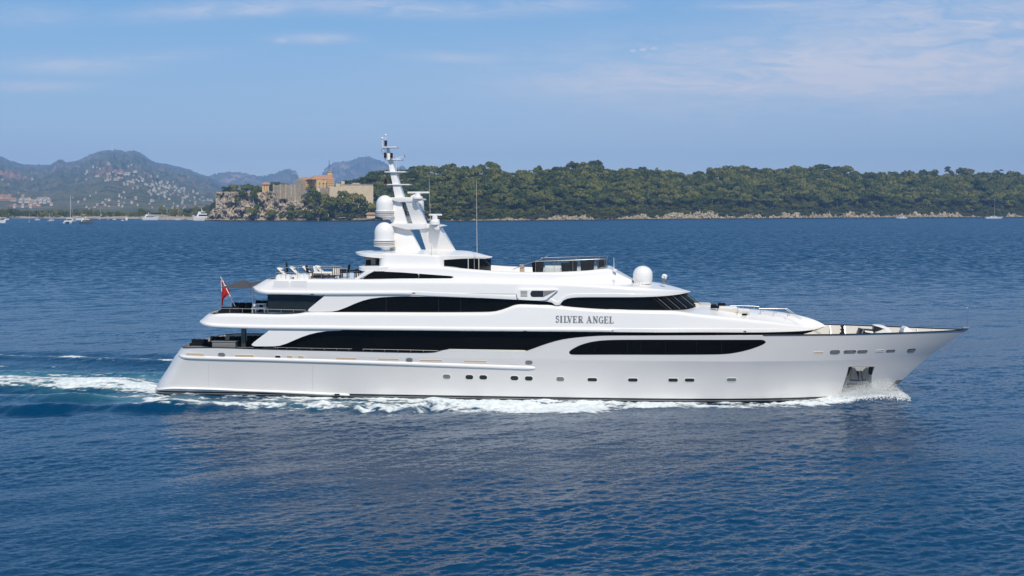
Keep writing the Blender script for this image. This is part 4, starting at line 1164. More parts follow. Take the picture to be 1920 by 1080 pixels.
# satellite domes: round cap, three dark grooves, flared foot
def dome(px, py_top, py_bot, wpx, yl, foot):
    x, z1 = L(px, py_top, yl); _, z0 = L(px, py_bot, yl)
    r = wpx / 2 / 23.3; h = z1 - z0
    bm = bmesh.new()
    rr = r * 1.085
    g = [h * 0.055, h * 0.125, h * 0.195]
    prof = [(rr * 0.93, 0)]; mi = []
    z = 0.0
    for gz in g:
        prof += [(rr, gz - h * .018), (rr, gz), (rr * .96, gz + .004), (rr * .96, gz + h * .034), (rr, gz + h * .036)]
    prof += [(rr, h * .27), (r, h * .285), (r, h * 0.56)]
    for a in range(10, 91, 10): prof.append((r * math.cos(R(a)), h * 0.56 + (h * 0.44) * math.sin(R(a))))
    for i in range(len(prof) - 1): mi.append(1 if i % 5 in (3,) and i < 16 else 0)
    add_lathe(bm, prof, (x, yl, z0), 36, mats=mi)
    d = bm_obj('satellite_dome', bm, [M_WHITE, M_BLACK], yacht, angle=40)
    bm = bmesh.new()
    add_lathe(bm, [(rr * .93, 0), (rr * .78, -.05), (r * .50, -.12), (r * .40, -foot)], (x + .12, yl, z0 + .002), 28)
    bm_obj('dome_foot', bm, M_WHITE, d)
    return d
dome(720.6, 416.6, 462, 37, -1.25, 0.3)
dome(721.4, 366, 406, 32.5, -0.75, 0.22)
dome(779.5, 364, 405, 32, 1.7, 0.5)
plate('dome_bracket', [(764, 405), (795, 405), (790, 412), (770, 420), (764, 420)], 0.3, 2.2, M_WHITE, yref=1.2, bevel=0.08)
# open-array radars
def radar(px0, px1, py, base, yl):
    x0, z = L(px0, py, yl); x1, _ = L(px1, py, yl)
    bm = bmesh.new(); add_box(bm, ((x0 + x1) / 2, yl, z), (x1 - x0, 0.16, 0.15), bevel=0.05)
    ob = bm_obj('radar_scanner', bm, M_WHITE, yacht)
    bm = bmesh.new(); cx_ = (x0 + x1) / 2 - .05
    zb = L(px0, base, yl)[1]; hgt = z - 0.07 - zb
    add_lathe(bm, [(0.42, 0), (0.40, hgt * .35), (0.24, hgt * .55), (0.20, hgt), (0, hgt)], (cx_, yl, zb), 18)
    bm_obj('radar_pedestal', bm, M_WHITE, ob)
radar(764, 805, 361, 372.5, -0.9)
radar(804, 829, 402.7, 421, -1.3)
plate('radar_plinth', [(809, 421), (811, 411), (822.5, 411), (824, 431), (816, 431)], -1.5, -0.9, M_WHITE, yref=-1.5)
# forward roof: dome and searchlight
def roof_dome():
    x, z1 = L(1205.3, 498.3, -1.7); z0 = L(1205.3, 531.5, -1.7)[1]; r = 18.6 / 24.4; h = z1 - z0
    bm = bmesh.new()
    add_lathe(bm, [(r * .9, 0), (r * .93, h * .15), (r, h * .2), (r, h * .52)] + [(r * math.cos(R(a)), h * .52 + h * .48 * math.sin(R(a))) for a in range(10, 91, 10)], (x, -1.7, z0), 36)
    bm_obj('roof_dome', bm, M_WHITE, yacht, angle=40)
    x, z0 = L(1245.3, 532.5, -2.2)
    bm = bmesh.new()
    add_lathe(bm, [(0.2, 0), (0.2, .12), (.10, .16), (.10, .28), (.20, .30), (.20, .34), (.10, .36), (.12, .42)], (x, -2.2, z0), 16)
    ob = bm_obj('searchlight', bm, M_DULL, yacht)
    bm = bmesh.new()
    add_lathe(bm, [(0, -.14), (.19, -.14), (.21, 0), (.21, .10), (.14, .2), (0, .22)], (0, 0, 0), 16)
    bmesh.ops.rotate(bm, cent=(0, 0, 0), matrix=Matrix.Rotation(R(20), 3, 'Y'), verts=bm.verts[:])
    bmesh.ops.translate(bm, vec=(x + .02, -2.2, z0 + .56), verts=bm.verts[:])
    bm_obj('lamp_housing', bm, M_WHITE, ob)
    bm = bmesh.new()
    for s in (-1, 1): add_tube(bm, [(x, -2.2 + s * .24, z0 + .3), (x, -2.2 + s * .24, z0 + .62)], .03, 5)
    add_tube(bm, [(x, -2.44, z0 + .3), (x, -1.96, z0 + .3)], .03, 5)
    bm_obj('lamp_yoke', bm, M_STEEL, ob)
    for k, (px, py, yl) in enumerate(((1200, 537, -3.2), (1202, 534, -2.6), (1151, 530, -3.8), (1094, 513, -3.3))):
        x, z = L(px, py, yl)
        bm = bmesh.new(); add_lathe(bm, [(.07, -.1), (.05, .04), (.12, .08), (.13, .2), (0, .24)], (x, yl, z), 12)
        bm_obj('deck_vent', bm, M_WHITE, yacht)
roof_dome()

# ------------------------------------------------------------------ rails and windscreens
def rail(name, top_px, yf, drop_px, posts, r=0.019, m=None, mid=(), parent=yacht, pr=0.02):
    """handrail traced from the photo on the plane y = yf(x) with posts down to the deck"""
    def yl_at(x): return yf(x) if callable(yf) else yf
    def P3(px, py):
        yl = yf(0) if callable(yf) else yf
        for _ in range(8): x, z = L(px, py, yl); yl = yl_at(x)
        return (x, yl, z)
    m = m or M_STEEL
    bm = bmesh.new(); add_tube(bm, [P3(*p) for p in top_px], r, 6)
    ob = bm_obj(name, bm, m, parent)
    t = sorted(top_px)
    for px in posts:
        py = np.interp(px, [q[0] for q in t], [q[1] for q in t]); a = P3(px, py)
        bm = bmesh.new(); add_tube(bm, [(a[0], a[1], a[2] - drop_px / 24.0), a], pr, 5)
        bm_obj('rail_post', bm, m, ob)
    for k, dpy in enumerate(mid):
        bm = bmesh.new(); add_tube(bm, [P3(px, py + dpy) for px, py in top_px], r * .8, 5)
        bm_obj('mid_rail', bm, m, ob)
    return ob
edgeA = lambda x: -float(PA(x, 6.4)) + 0.35
edgeB = lambda x: -float(PB(x, 9.0)) + 0.45
rail('upper_deck_rail', [(411, 578), (440, 578.5), (474, 579), (520, 580.2), (573, 581.3)], edgeA, 11, (431, 454.5, 480, 502.5, 527, 550, 572.5))
bm = bmesh.new()
x0, z0 = L(411, 585, -4.4); x1, _ = L(571, 588, -4.4)
rail('upper_deck_toe_rail', [(400, 588), (440, 587.3), (516, 588.9), (556, 588.2), (572, 586.0)], edgeA, 2, (), r=0.05, m=M_BLACK)
rail('sun_deck_rail', [(517, 501), (545, 501.5), (584, 502.3), (615, 503), (652, 503.5)], edgeB, 20, (517, 536, 558, 584.5, 602.5, 650), mid=(10,))
rail('sun_deck_rail', [(520, 499), (560, 498.2), (600, 499), (640, 500)], lambda x: float(PB(x, 9.0)) - 0.45, 17, (520, 560, 600, 640))
rail('main_deck_rail', [(513, 651.3), (585, 653), (650, 654), (660, 654)], lambda x: -float(hull_b(x, 4.0)) + 0.18, 6, (516, 520.5, 538, 561, 584.5, 608, 631, 654), pr=0.024)
rail('main_deck_rail', [(680, 654.6), (720, 655.4), (770, 656.3), (822, 657.6)], lambda x: -float(hull_b(x, 4.0)) + 0.18, 6, (681, 697, 721, 746, 770, 794), pr=0.024)
rail('side_deck_rail', [(841, 655.0), (910, 656.2), (985, 657.4)], lambda x: -float(hull_b(x, 4.0)) + 0.10, 2, (), r=0.03)
rail('aft_deck_rail', [(445, 651.2), (476, 651.4)], -4.55, 6, (446, 475))
rail('aft_deck_rail', [(358, 649), (379, 649.2)], -4.3, 6, (378.5,))
rail('foredeck_rail', [(1423, 578.5), (1472, 578.8), (1500, 598)], -1.6, 13, (1425.5, 1451, 1476), r=0.017)
rail('foredeck_rail', [(1428, 578.8), (1476, 578.8), (1503, 597.5)], -0.7, 13, (1430.5, 1455.5, 1480), r=0.017)
rail('foredeck_rail', [(1369, 573), (1393, 573.3), (1413, 574), (1423.5, 575)], 2.2, 8, (1369, 1393, 1414, 1423.5), r=0.014)
rail('lounge_grab_rail', [(1330.5, 585), (1331, 585)], -2.6, 6, (1331, 1356, 1382, 1401), r=0.02)
bm = bmesh.new()
x, z = L(1522, 618, -2.4); x2, z2 = L(1535, 626, -2.4)
for dx_ in (0, .18): add_tube(bm, [(x + dx_, -2.4, z), (x2 + dx_, -2.4, z2)], 0.025, 5)
bm_obj('foredeck_ladder', bm, M_STEEL, yacht)
# aft shoulder of the wing: white strut
plate('coaming_strut', [(664.5, 523.2), (672, 523.2), (701, 509), (703, 506.5), (688, 506.5)], -4.24, -4.05, M_WHITE, yref=-4.2, bevel=0.02)
# sun-deck windscreen: clear panes between posts under a rail, wrapped round the forward end
def windscreen():
    x0, x1 = L(1004, 492, -3.15)[0], L(1133, 486, -2.6)[0]
    pts = []
    for u in np.linspace(0, 1, 12):
        x = lerp(x0, x1, u); pts.append((x, -3.15 + 0.55 * u ** 3))
    nose = L(1134, 487, 0)[0] - 0.9
    for a in range(10, 91, 16):
        pts.append((lerp(x1, max(nose + 1.0, x1 + .25), math.sin(R(a))), -2.6 * math.cos(R(a)) ** 0.8))
    full = pts + [(x, -y) for x, y in pts[::-1][1:]]
    def zb(x): return float(C_hi(x)) - 0.02
    def zt(x): return float(np.interp(x, [x0, x1, nose + 1.3], [L(1004, 490.2, -3.15)[1], L(1133, 485.3, -2.6)[1], L(1139, 484.5, 0)[1]]))
    ref = None
    bm = bmesh.new()
    add_tube(bm, [(x, y, zt(x)) for x, y in full], 0.017, 6)
    ob = bm_obj('windscreen_rail', bm, M_STEEL, yacht)
    picks = [0, 3, 6, 10, 12, 14]
    for i in picks + [len(full) - 1 - i for i in picks]:
        x, y = full[i]
        bm = bmesh.new(); add_tube(bm, [(x, y, zb(x) - .3), (x, y, zt(x))], 0.016, 5); bm_obj('windscreen_post', bm, M_STEEL, ob)
    ks = sorted(set(picks + [len(full) - 1 - i for i in picks]))
    for a, b in zip(ks[:-1], ks[1:]):
        bm = bmesh.new()
        lo = [bm.verts.new((full[k][0], full[k][1], zb(full[k][0]) - 0.1)) for k in range(a, b + 1)]; hi = [bm.verts.new((full[k][0], full[k][1], zt(full[k][0]) - 0.04)) for k in range(a, b + 1)]
        for k in range(b - a): bm.faces.new((lo[k], lo[k + 1], hi[k + 1], hi[k]))
        bmesh.ops.solidify(bm, geom=bm.faces[:], thickness=0.015)
        bm_obj('windscreen_pane', bm, M_PANE, ob)
    # stair rail that slopes down aft of it
    for yy in (-2.95, 2.6):
        bm = bmesh.new()
        p = [L(1027, 480 + (0 if yy < 0 else 0), yy), L(1007, 489, yy), L(990, 494, yy), L(962, 505, yy)]
        add_tube(bm, [(x, yy, z) for x, z in p], 0.028, 6); bm_obj('stair_rail', bm, M_STEEL, yacht)
windscreen()
# smoked glass shelter of the upper aft deck
panel('deck_shelter_screen', [(501.5, 551), (540, 552), (580, 553.5), (607, 555.5)], [(501.5, 586), (560, 586), (577, 583), (590, 572), (607, 558.5)], lambda x, z=0: PA(x, 6.5) - 0.6, 0.0, 0.02, M_SMOKE, n=60, smooth=False, mirror=False)
# pillar between main and upper deck aft; jackstaff
bm = bmesh.new()
for yl in (-3.9, 3.9):
    if yl > 0: continue
    x0, zb = L(453, 653, yl); x1, zt = L(461.5, 616, yl)
    add_box(bm, ((x0 + x1) / 2, yl, (zb + zt) / 2), (x1 - x0, 0.3, zt - zb + .5), bevel=0.06)
bm_obj('deck_pillar', bm, M_PEWTER, yacht)
whip(1814.2, 616, 1813.2, 577, 0.0, 0.03, 0.014, 'jackstaff', ball=0.04, m=M_STEEL)
bm = bmesh.new(); x, z = L(1813, 616, 0); add_box(bm, (x - .1, 0, z + .05), (0.5, .22, .14), bevel=.04); bm_obj('stemhead_fitting', bm, M_STEEL, yacht)
# frames inside the bow bulwark, bollards, deck gear
for px in (1562, 1588, 1687, 1715, 1742):
    x = L(px, 622, 2.0)[0]; zs = float(SHEER(x)); w = float(hull_b(x, zs)) - 0.24
    if w < 0.15: continue
    for s in (1,):
        bm = bmesh.new(); wb = max(float(hull_b(x, zs - .9)) - .25, 0.05)
        add_prism(bm, [(x - .03, zs - 0.03), (x + .03, zs - 0.03), (x + .03, zs - .9), (x - .03, zs - .9)], lambda z: lerp(wb, w, np.clip((z - zs + .9) / .87, 0, 1)) + .03, lambda z: lerp(wb - 0.28, w - 0.08, np.clip((z - zs + .9) / .87, 0, 1)))
        bm_obj('bulwark_frame', bm, M_WHITE, yacht, smooth=False)
def bollard():
    yl = 1.9
    x, z0 = L(1579.5, 624, yl); zt = L(1579.5, 610.5, yl)[1]; h = zt - z0
    bm = bmesh.new()
    add_lathe(bm, [(.22, -.3), (.22, .0), (.12, .05), (.11, h * .35), (.2, h * .4), (.2, h * .5), (.10, h * .55), (.10, h * .8), (.16, h * .85), (.16, h), (0, h)], (x, yl, z0), 14)
    bm_obj('capstan', bm, M_BLACK, yacht)
bollard()

# ------------------------------------------------------------------ things standing on the yacht (each its own object)
def place(name, label, cat, xl, yl, z, rz=0.0, group=None):
    """an Empty standing on the yacht, turned with it; rz is measured from the yacht's bow"""
    o = empty(name, to_world(xl, yl, z), rz - YA)
    tag(o, label, cat, group)
    return o
def part(name, fn, m, parent, **kw):
    bm = bmesh.new(); fn(bm)
    return bm_obj(name, bm, m, parent, **kw)
Z_SUN = L(580, 524.5, -4.0)[1] - 0.02
def sundeck_z(): return Z_SUN
# four sun loungers facing aft on the sun deck, backs raised
def make_lounger(xl, yl, z, label):
    o = place('sun_lounger', label, 'sun lounger', xl, yl, z, 0.0, 'white sun loungers on the aft sun deck')
    part('frame', lambda bm: (add_box(bm, (-0.1, -0.33, 0.30), (1.9, 0.05, 0.07), bevel=.015), add_box(bm, (-0.1, 0.33, 0.30), (1.9, 0.05, 0.07), bevel=.015), add_box(bm, (-.9, 0, .29), (.05, .6, .06)), add_box(bm, (.8, 0, .29), (.05, .6, .06))), M_WOOD, o, merge=0)
    for sx in (-0.85, 0.7):
        for sy in (-.33, .33): part('leg', lambda bm: add_box(bm, (sx, sy, 0.135), (.06, .05, .27)), M_WOOD, o)
    part('seat_cushion', lambda bm: add_box(bm, (0.3, 0, 0.40), (1.15, .62, .10), bevel=.04), M_CUSHION, o)
    part('backrest', lambda bm: add_box(bm, (-0.62, 0, 0.66), (.95, .60, .045), ry=R(43), bevel=.01), M_WOOD, o)
    part('back_cushion', lambda bm: add_box(bm, (-0.56, 0, 0.725), (.92, .60, .10), ry=R(43), bevel=.04), M_CUSHION, o)
    part('head_pillow', lambda bm: add_box(bm, (-0.80, 0, 1.04), (.42, .55, .13), ry=R(12), bevel=.05), M_CUSHION, o)
    return o
for (px, py, yl, lab) in ((530, 502, 0.6, 'white sun lounger with raised back, aftmost on the sun deck'), (553, 500, 1.4, 'white sun lounger with raised back, second from the aft end of the sun deck'),
                          (577, 499.5, 1.4, 'white sun lounger with raised back, third from the aft end of the sun deck'), (601, 498, 0.8, 'white sun lounger with raised back beside the striped chair on the sun deck')):
    x, _ = L(px, py, yl)
    zt = L(px - 4, py, yl)[1]
    make_lounger(x + 0.6, yl, Z_SUN + (zt - Z_SUN - 1.12), lab)
# two white sun pads at the deck edge
for k, (a, b, lab) in enumerate(((517.5, 546.5, 'white padded double sun seat at the aft deck edge, nearer the flag'), (552.5, 581, 'white padded double sun seat at the deck edge, nearer the loungers'))):
    yl = -3.75
    x0, z0 = L(a, 524, yl); x1, z1 = L(b, 514.6, yl); w = (x1 - x0)
    o = place('sun_pad', lab, 'sun pad', (x0 + x1) / 2, yl, z0, 0, 'white sun pads along the deck edge')
    h = z1 - z0
    part('pad_base', lambda bm: add_prism(bm, [(-w / 2, -.1), (w / 2, -.1), (w / 2 - .03, h * .55), (w / 2 - .2, h), (-w / 2 + .22, h), (-w / 2 + .05, h * .4)], -.3, .35), M_CUSHION, o, smooth=False)
    for q in (-.30, .02, .34):
        part('pad_cushion', lambda bm: add_box(bm, (w * q * .9 + .03, -.32, h * .50), (w * .26, .10, h * .88), ry=-.10, bevel=.04), M_CUSHION, o)
# table and chairs forward of the loungers
def chair(name, label, cat, px, py, yl, m, kind, rz=0.0, s=1.0):
    x, z = L(px, py, yl)
    o = place(name, label, cat, x, yl, z, rz, 'dark wooden deck chairs on the sun deck')
    o.scale = (s, s, s)
    part('seat', lambda bm: add_box(bm, (0, 0, .42), (.55, .55, .09), bevel=.03), m, o)
    if kind == 'striped':
        for q in (-.22, -.07, .08, .23):
            part('back_slat', lambda bm: add_box(bm, (-.0 + q, -.29, .56), (.075, .03, .56), bevel=.01), M_CUSHION, o)
        part('backrest', lambda bm: (add_box(bm, (0, -.26, .88), (.62, .05, .06)), add_box(bm, (-.30, -.26, .55), (.05, .05, .7)), add_box(bm, (.30, -.26, .55), (.05, .05, .7)), add_box(bm, (0, -.25, .58), (.58, .02, .6))), M_WOOD, o, merge=0)
    else:
        part('backrest', lambda bm: add_box(bm, (-.28, 0, .72), (.07, .55, .58), ry=R(-12), bevel=.03), m, o)
        for sy in (-.29, .29): part('armrest', lambda bm: add_box(bm, (0, sy, .64), (.55, .05, .04), bevel=.012), M_WOOD, o)
    for sx in (-.24, .24):
        for sy in (-.24, .24): part('leg', lambda bm: add_box(bm, (sx, sy, .19), (.05, .05, .38)), M_WOOD, o)
    return o
chair('deck_chair', 'dark wooden chair with white striped back near the loungers', 'chair', 632, 521.5, -1.6, M_WOOD, 'striped')
chair('deck_chair', 'dark armchair on the sun deck behind the striped chair', 'chair', 647, 521, 1.6, M_DARKF, 'arm', R(180), 1.1)
chair('deck_chair', 'dark armchair close under the white wing of the sun deck', 'chair', 671, 520.5, -0.4, M_DARKF, 'arm', R(180))
chair('deck_chair', 'low dark armchair tucked in behind the fourth sun lounger', 'chair', 582, 521, -0.8, M_DARKF, 'arm', 0)
def deck_table(px, py, yl, w, d, h, label, m, top=None):
    x, z = L(px, py, yl)
    o = place('deck_table', label, 'table', x, yl, z)
    part('tabletop', lambda bm: add_box(bm, (0, 0, h), (w, d, .06), bevel=.02), top or m, o)
    for sx in (-1, 1):
        for sy in (-1, 1): part('leg', lambda bm: add_box(bm, (sx * (w / 2 - .08), sy * (d / 2 - .08), h / 2 - .02), (.07, .07, h - .04)), m, o)
    return o
deck_table(655, 521.5, -1.2, 1.5, 0.9, .62, 'dark wooden dining table on the sun deck by the striped chair', M_WOOD, M_DARKF)
deck_table(602, 522, -2.0, 1.4, .6, .36, 'low slatted table beside the white loungers on the sun deck', M_WOOD)
# long sofa seat in front of the fourth lounger
x, z = L(608, 521.5, -1.2)
o = place('deck_sofa', 'white cushioned sofa on dark wood base on the sun deck', 'sofa', x, -1.2, z)
part('sofa_base', lambda bm: add_box(bm, (0, 0, .14), (1.7, .7, .2), bevel=.02), M_WOOD, o)
part('seat_cushion', lambda bm: add_box(bm, (0, 0, .42), (1.66, .68, .2), bevel=.06), M_CUSHION, o)
part('backrest', lambda bm: add_box(bm, (-.72, 0, .7), (.16, .66, .55), ry=R(-15), bevel=.05), M_CUSHION, o)
# folded parasol standing by the loungers
x, z = L(537.5, 523, 0.9)
o = place('folded_parasol', 'slim dark parasol folded upright between the white loungers', 'parasol', x, .9, z)
part('pole', lambda bm: add_tube(bm, [(0, 0, 0), (0, 0, 1.35)], .03, 6), M_WOOD, o)
part('canopy', lambda bm: add_lathe(bm, [(.03, .5), (.13, .62), (.11, .95), (.05, 1.32), (0, 1.4)], (0, 0, 0), 8), M_DARKF, o)

# red ensign on its raked staff
x0, z0 = L(441, 563, 0.0); x1, z1 = L(413.5, 519, 0.0)
o = place('stern_flag', 'red ensign hanging from a raked white staff at the stern', 'flag', x0, 0.0, z0)
part('flag_staff', lambda bm: add_tube(bm, [(0, 0, -.5), (x1 - x0, 0, z1 - z0)], [.045, .03], 8), M_WHITE, o)
def flag_cloth():
    top = np.array((x1 - x0, z1 - z0)) * 0.985
    corner = np.array(L(433, 550, 0)) - (x0, z0); low = np.array(L(415, 573.5, 0)) - (x0, z0)
    V, UV = [], []
    nu, nv = 14, 26
    bm = bmesh.new()
    g = []
    for j in range(nv + 1):
        t = j / nv
        hoist = top * (1 - t) + (np.array((x1 - x0, z1 - z0)) * 0.33) * t            # down the staff
        fly = top + (low - top) * t
        fly = fly + np.array((-.06 * math.sin(3 * t), 0))
        row = []
        for i in range(nu + 1):
            s = i / nu
            # cloth drapes: narrow near the bottom where it gathers in folds
            e = hoist * 1.0
            wdt = np.interp(t, [0, .3, .55, .75, 1.0], [1, 1, .95, .40, .24])
            edge = top * (1 - t) + low * t
            inner = edge + (np.array(L(np.interp(t, [0, .25, .5, .62, .8, 1], [414, 425, 432, 431, 419, 418.5]), np.interp(t, [0, .25, .5, .62, .8, 1], [520, 534, 546, 551, 561, 573]), 0)) - (x0, z0) - edge)
            p = edge * (1 - s) + inner * s
            row.append(bm.verts.new((p[0], 0.10 * math.sin(9 * s + 2.2 * t) * (0.35 + t), p[1])))
        g.append(row)
    for j in range(nv):
        for i in range(nu):
            f = bm.faces.new((g[j][i], g[j][i + 1], g[j + 1][i + 1], g[j + 1][i]))
            u, v = i / nu, j / nv
            mi = 0
            if v < .34:
                mi = 1
                if abs(u - 0.45) < .13 or abs(v - .17) < .035: mi = 0
                elif abs(u - .45) < .20 or abs(v - .17) < .055 or abs((u - .45) * .34 - (v - .17)) < .018: mi = 2
            if i == 0 and v > .1 and v < .5: mi = 2
            f.material_index = mi
    return bm
bmf = flag_cloth()
bm_obj('flag_cloth', bmf, [M_RED, mat('blue_bunting', (0.012, 0.018, 0.12), 0.8), mat('white_bunting', (0.75, 0.74, 0.74), 0.8)], o, angle=80)
# small courtesy flags inside the mast
x0c, z0c = L(757.5, 417, 0.9)
o = place('courtesy_flag', 'small red and blue flag hoisted behind the mast legs', 'flag', x0c, .9, z0c)
part('halyard', lambda bm: add_tube(bm, [(0, 0, 0), (-.25, 0, 1.9)], .012, 4), M_GREYBOX, o)
part('flag_cloth', lambda bm: add_prism(bm, [(-.12, .45), (.16, .5), (.2, .95), (-.02, 1.05), (-.18, .95)], -.02, .02), M_RED, o, smooth=False)
part('flag_canton', lambda bm: add_prism(bm, [(-.2, 1.07), (.0, 1.07), (-.02, 1.45), (-.2, 1.5)], -.02, .02), mat('navy_bunting', (0.012, 0.02, 0.14), 0.8), o, smooth=False)
# grey awnings over the upper aft deck on a steel pole
xa, za = L(474, 586, -3.6)
o = place('shade_awning', 'grey stretched cloth awning peaked over the upper aft deck', 'awning', xa, -3.6, za)
def awn(bm, pts, n=12):
    """stretched cloth between corners of a triangle, sagging a little"""
    A_, B_, C_ = [np.array(p) for p in pts]
    vs = {}
    for i in range(n + 1):
        for j in range(n + 1 - i):
            a, b = i / n, j / n; c = 1 - a - b
            p = A_ * a + B_ * b + C_ * c
            p = p + np.array((0, 0, -0.9 * a * b * c * 2))
            vs[i, j] = bm.verts.new(p)
    for i in range(n):
        for j in range(n - i):
            bm.faces.new((vs[i, j], vs[i + 1, j], vs[i, j + 1]))
            if j < n - i - 1: bm.faces.new((vs[i + 1, j], vs[i + 1, j + 1], vs[i, j + 1]))
    bmesh.ops.solidify(bm, geom=bm.faces[:], thickness=0.02)
def W3(px, py, yl):
    x, z = L(px, py, yl); return (x - xa, yl + 3.6, z - za)
part('canopy', lambda bm: awn(bm, (W3(412, 540, -1.8), W3(456, 524.5, 0.3), W3(470, 540.5, -3.5))), M_AWN, o, angle=60)
part('canopy', lambda bm: awn(bm, (W3(456, 524.5, 0.3), W3(470, 540.5, -3.5), W3(478, 533, 1.5))), M_AWN, o, angle=60)
part('canopy', lambda bm: awn(bm, (W3(470, 540.3, -3.5), W3(469, 530, 0.6), W3(516, 521.5, 1.0))), M_AWN, o, angle=60)
part('canopy', lambda bm: awn(bm, (W3(470, 540.3, -3.5), W3(516, 521.5, 1.0), W3(505, 536, -3.0))), M_AWN, o, angle=60)
part('awning_pole', lambda bm: add_tube(bm, [(0, 0, 0), W3(473.6, 537, -3.6)], .05, 8), M_STEEL, o)
# furniture of the upper aft deck
def soft_seat(px0, px1, py0, py1, yl, label, group=None, name='deck_sofa', cat='sofa', m=None, backs=2, d=0.9):
    x0, z0 = L(px0, py1, yl); x1, z1 = L(px1, py0, yl); w, h = x1 - x0, z1 - z0
    o = place(name, label, cat, (x0 + x1) / 2, yl, z0, 0, group)
    part('sofa_base', lambda bm: add_box(bm, (0, 0, h * .2), (w, d, h * .4), bevel=.04), m or M_DARKF, o)
    for k in range(backs):
        cx_ = (k + .5) / backs * w - w / 2
        part('back_cushion', lambda bm: add_box(bm, (cx_, d * .3, h * .68), (w / backs * .96, .22, h * .62), rz=.06 * (k % 2), bevel=.09), m or M_DARKF, o)
    part('seat_cushion', lambda bm: add_box(bm, (0, -.05, h * .46), (w * .97, d * .8, h * .16), bevel=.05), m or M_DARKF, o)
    return o
soft_seat(433, 472, 567.5, 587, 0.6, 'long charcoal sofa on the upper aft deck beside the flag staff', backs=3)
soft_seat(412, 447, 575.5, 587.5, -2.6, 'low dark sofa along the aft rail of the upper deck', backs=2)
soft_seat(477, 502, 563.5, 587, 1.2, 'charcoal sofa with tall cushions beside the smoked glass screen', backs=2)
soft_seat(511, 540, 566, 585, -1.0, 'dark sofa seen through the smoked glass screen', backs=2)
soft_seat(545, 568, 568, 585, 0.6, 'dark armchair pair end of the screened upper deck', backs=2)
deck_table(487.5, 586.5, -2.2, 1.15, .9, .38, 'white low table on the upper aft deck in front of the awning pole', M_WHITE)
deck_table(490, 582, -0.4, .75, .6, .52, 'small white side table near the tall charcoal cushions', M_WHITE)
# furniture of the main aft deck
soft_seat(357, 388, 636.5, 650, -0.5, 'dark bushy cushioned sofa furthest aft on the main deck', backs=3)
soft_seat(392, 420, 631, 650, 1.8, 'dark sofa on the main aft deck behind the grey locker', backs=3)
soft_seat(428, 452, 631, 651, 0.6, 'black sofa between the locker and the bronze pillar', backs=2)
soft_seat(461, 492, 630, 652, 0.2, 'black sofa in the shade forward of the bronze pillar', backs=3)
x0, z0 = L(399.5, 652.5, -3.9); x1, z1 = L(445, 640, -3.9); w, h = x1 - x0, z1 - z0
o = place('deck_locker', 'grey panelled locker with overhanging top on the main aft deck', 'locker', (x0 + x1) / 2, -3.9, z0 - .25)
part('locker_body', lambda bm: add_box(bm, (0, 0, (h + .25) / 2 - .03), (w * .95, .7, h + .19), bevel=.02), M_GREYBOX, o)
part('locker_top', lambda bm: add_box(bm, (0, 0, h + .25), (w * 1.03, .8, .07), bevel=.02), mat('locker_lid', (0.26, 0.25, 0.245), 0.5), o)
for cx_ in (-.32, .02, .34):
    for cz_ in (.36, .66):
        part('drawer_front', lambda bm: add_box(bm, (cx_ * w, -.36, (h + .25) * cz_), (w * .29, .03, .26), bevel=.008), M_GREYBOX, o)
# low hand rail and pale cushion on the quarter
x, z = L(371, 651, -3.0)
o = place('deck_bench', 'pale low bench at the aft quarter of the main deck', 'bench', x, -3.0, z - .12)
part('seat', lambda bm: add_box(bm, (0, 0, .12), (1.5, .6, .1), bevel=.03), M_GREYBOX, o)
for sx in (-.6, .6): part('leg', lambda bm: add_box(bm, (sx, 0, .02), (.06, .5, .12)), M_GREYBOX, o)
# forward sun deck seating behind the windscreen
ZC = L(1040, 514, -2.8)[1] - .35
def tub(px0, px1, py0, label, yl, m=M_DARKF):
    x0, z1 = L(px0, py0, yl); x1, _ = L(px1, py0, yl); w = x1 - x0
    zb = float(C_hi((x0 + x1) / 2)) - 0.70; h = z1 - zb
    o = place('tub_seat', label, 'armchair', (x0 + x1) / 2, yl, zb, 0, 'dark round-backed seats behind the clear windscreen')
    part('seat_back', lambda bm: add_lathe(bm, [(w * .40, 0), (w * .42, h * .4), (w * .50, h), (w * .43, h), (w * .37, h * .45), (w * .1, h * .44)], (0, 0, 0), 22), m, o, angle=50)
    part('seat_cushion', lambda bm: add_lathe(bm, [(w * .36, h * .42), (w * .37, h * .5), (w * .3, h * .55), (0, h * .56)], (0, 0, 0), 18), M_CUSHION, o)
    return o
tub(997, 1020, 490.5, 'dark round-backed seat at the aft end of the clear windscreen', -1.9)
tub(1052, 1069, 493, 'dark seat behind the windscreen, aft one of the middle pair', -1.7)
tub(1067, 1083, 490, 'dark seat behind the windscreen, forward one of the middle pair', -0.6)
tub(1088, 1104, 489, 'dark seat behind the windscreen, aft one of the forward pair', -1.5)
tub(1102, 1114.5, 487.5, 'dark seat behind the windscreen, forward one of the forward pair', -0.4)
tub(1119, 1136, 488, 'dark seat right behind the curved front of the windscreen', 0.4)
x0, z0 = L(1021, 507.5, -1.2); x1, z1 = L(1052, 500, -1.2)
o = place('deck_sofa', 'white sofa between dark seats behind the clear windscreen', 'sofa', (x0 + x1) / 2, -1.2, z0 - .4)
part('sofa_base', lambda bm: add_box(bm, (0, 0, .3), (x1 - x0, .8, .6), bevel=.05), M_CUSHION, o)
part('backrest', lambda bm: add_box(bm, (0, .35, .62), (x1 - x0, .2, .35), bevel=.06), M_CUSHION, o)
x, z = L(979, 507, -2.6)
o = place('deck_cabinet', 'small cream cabinet at the foot of the stair rail', 'cabinet', x, -2.6, z - .3)
part('cabinet_body', lambda bm: add_box(bm, (0, 0, .4), (.33, .4, .62), bevel=.02), M_TAN, o)
part('cabinet_top', lambda bm: add_box(bm, (0, 0, .73), (.40, .46, .04), bevel=.01), M_CREAM, o)
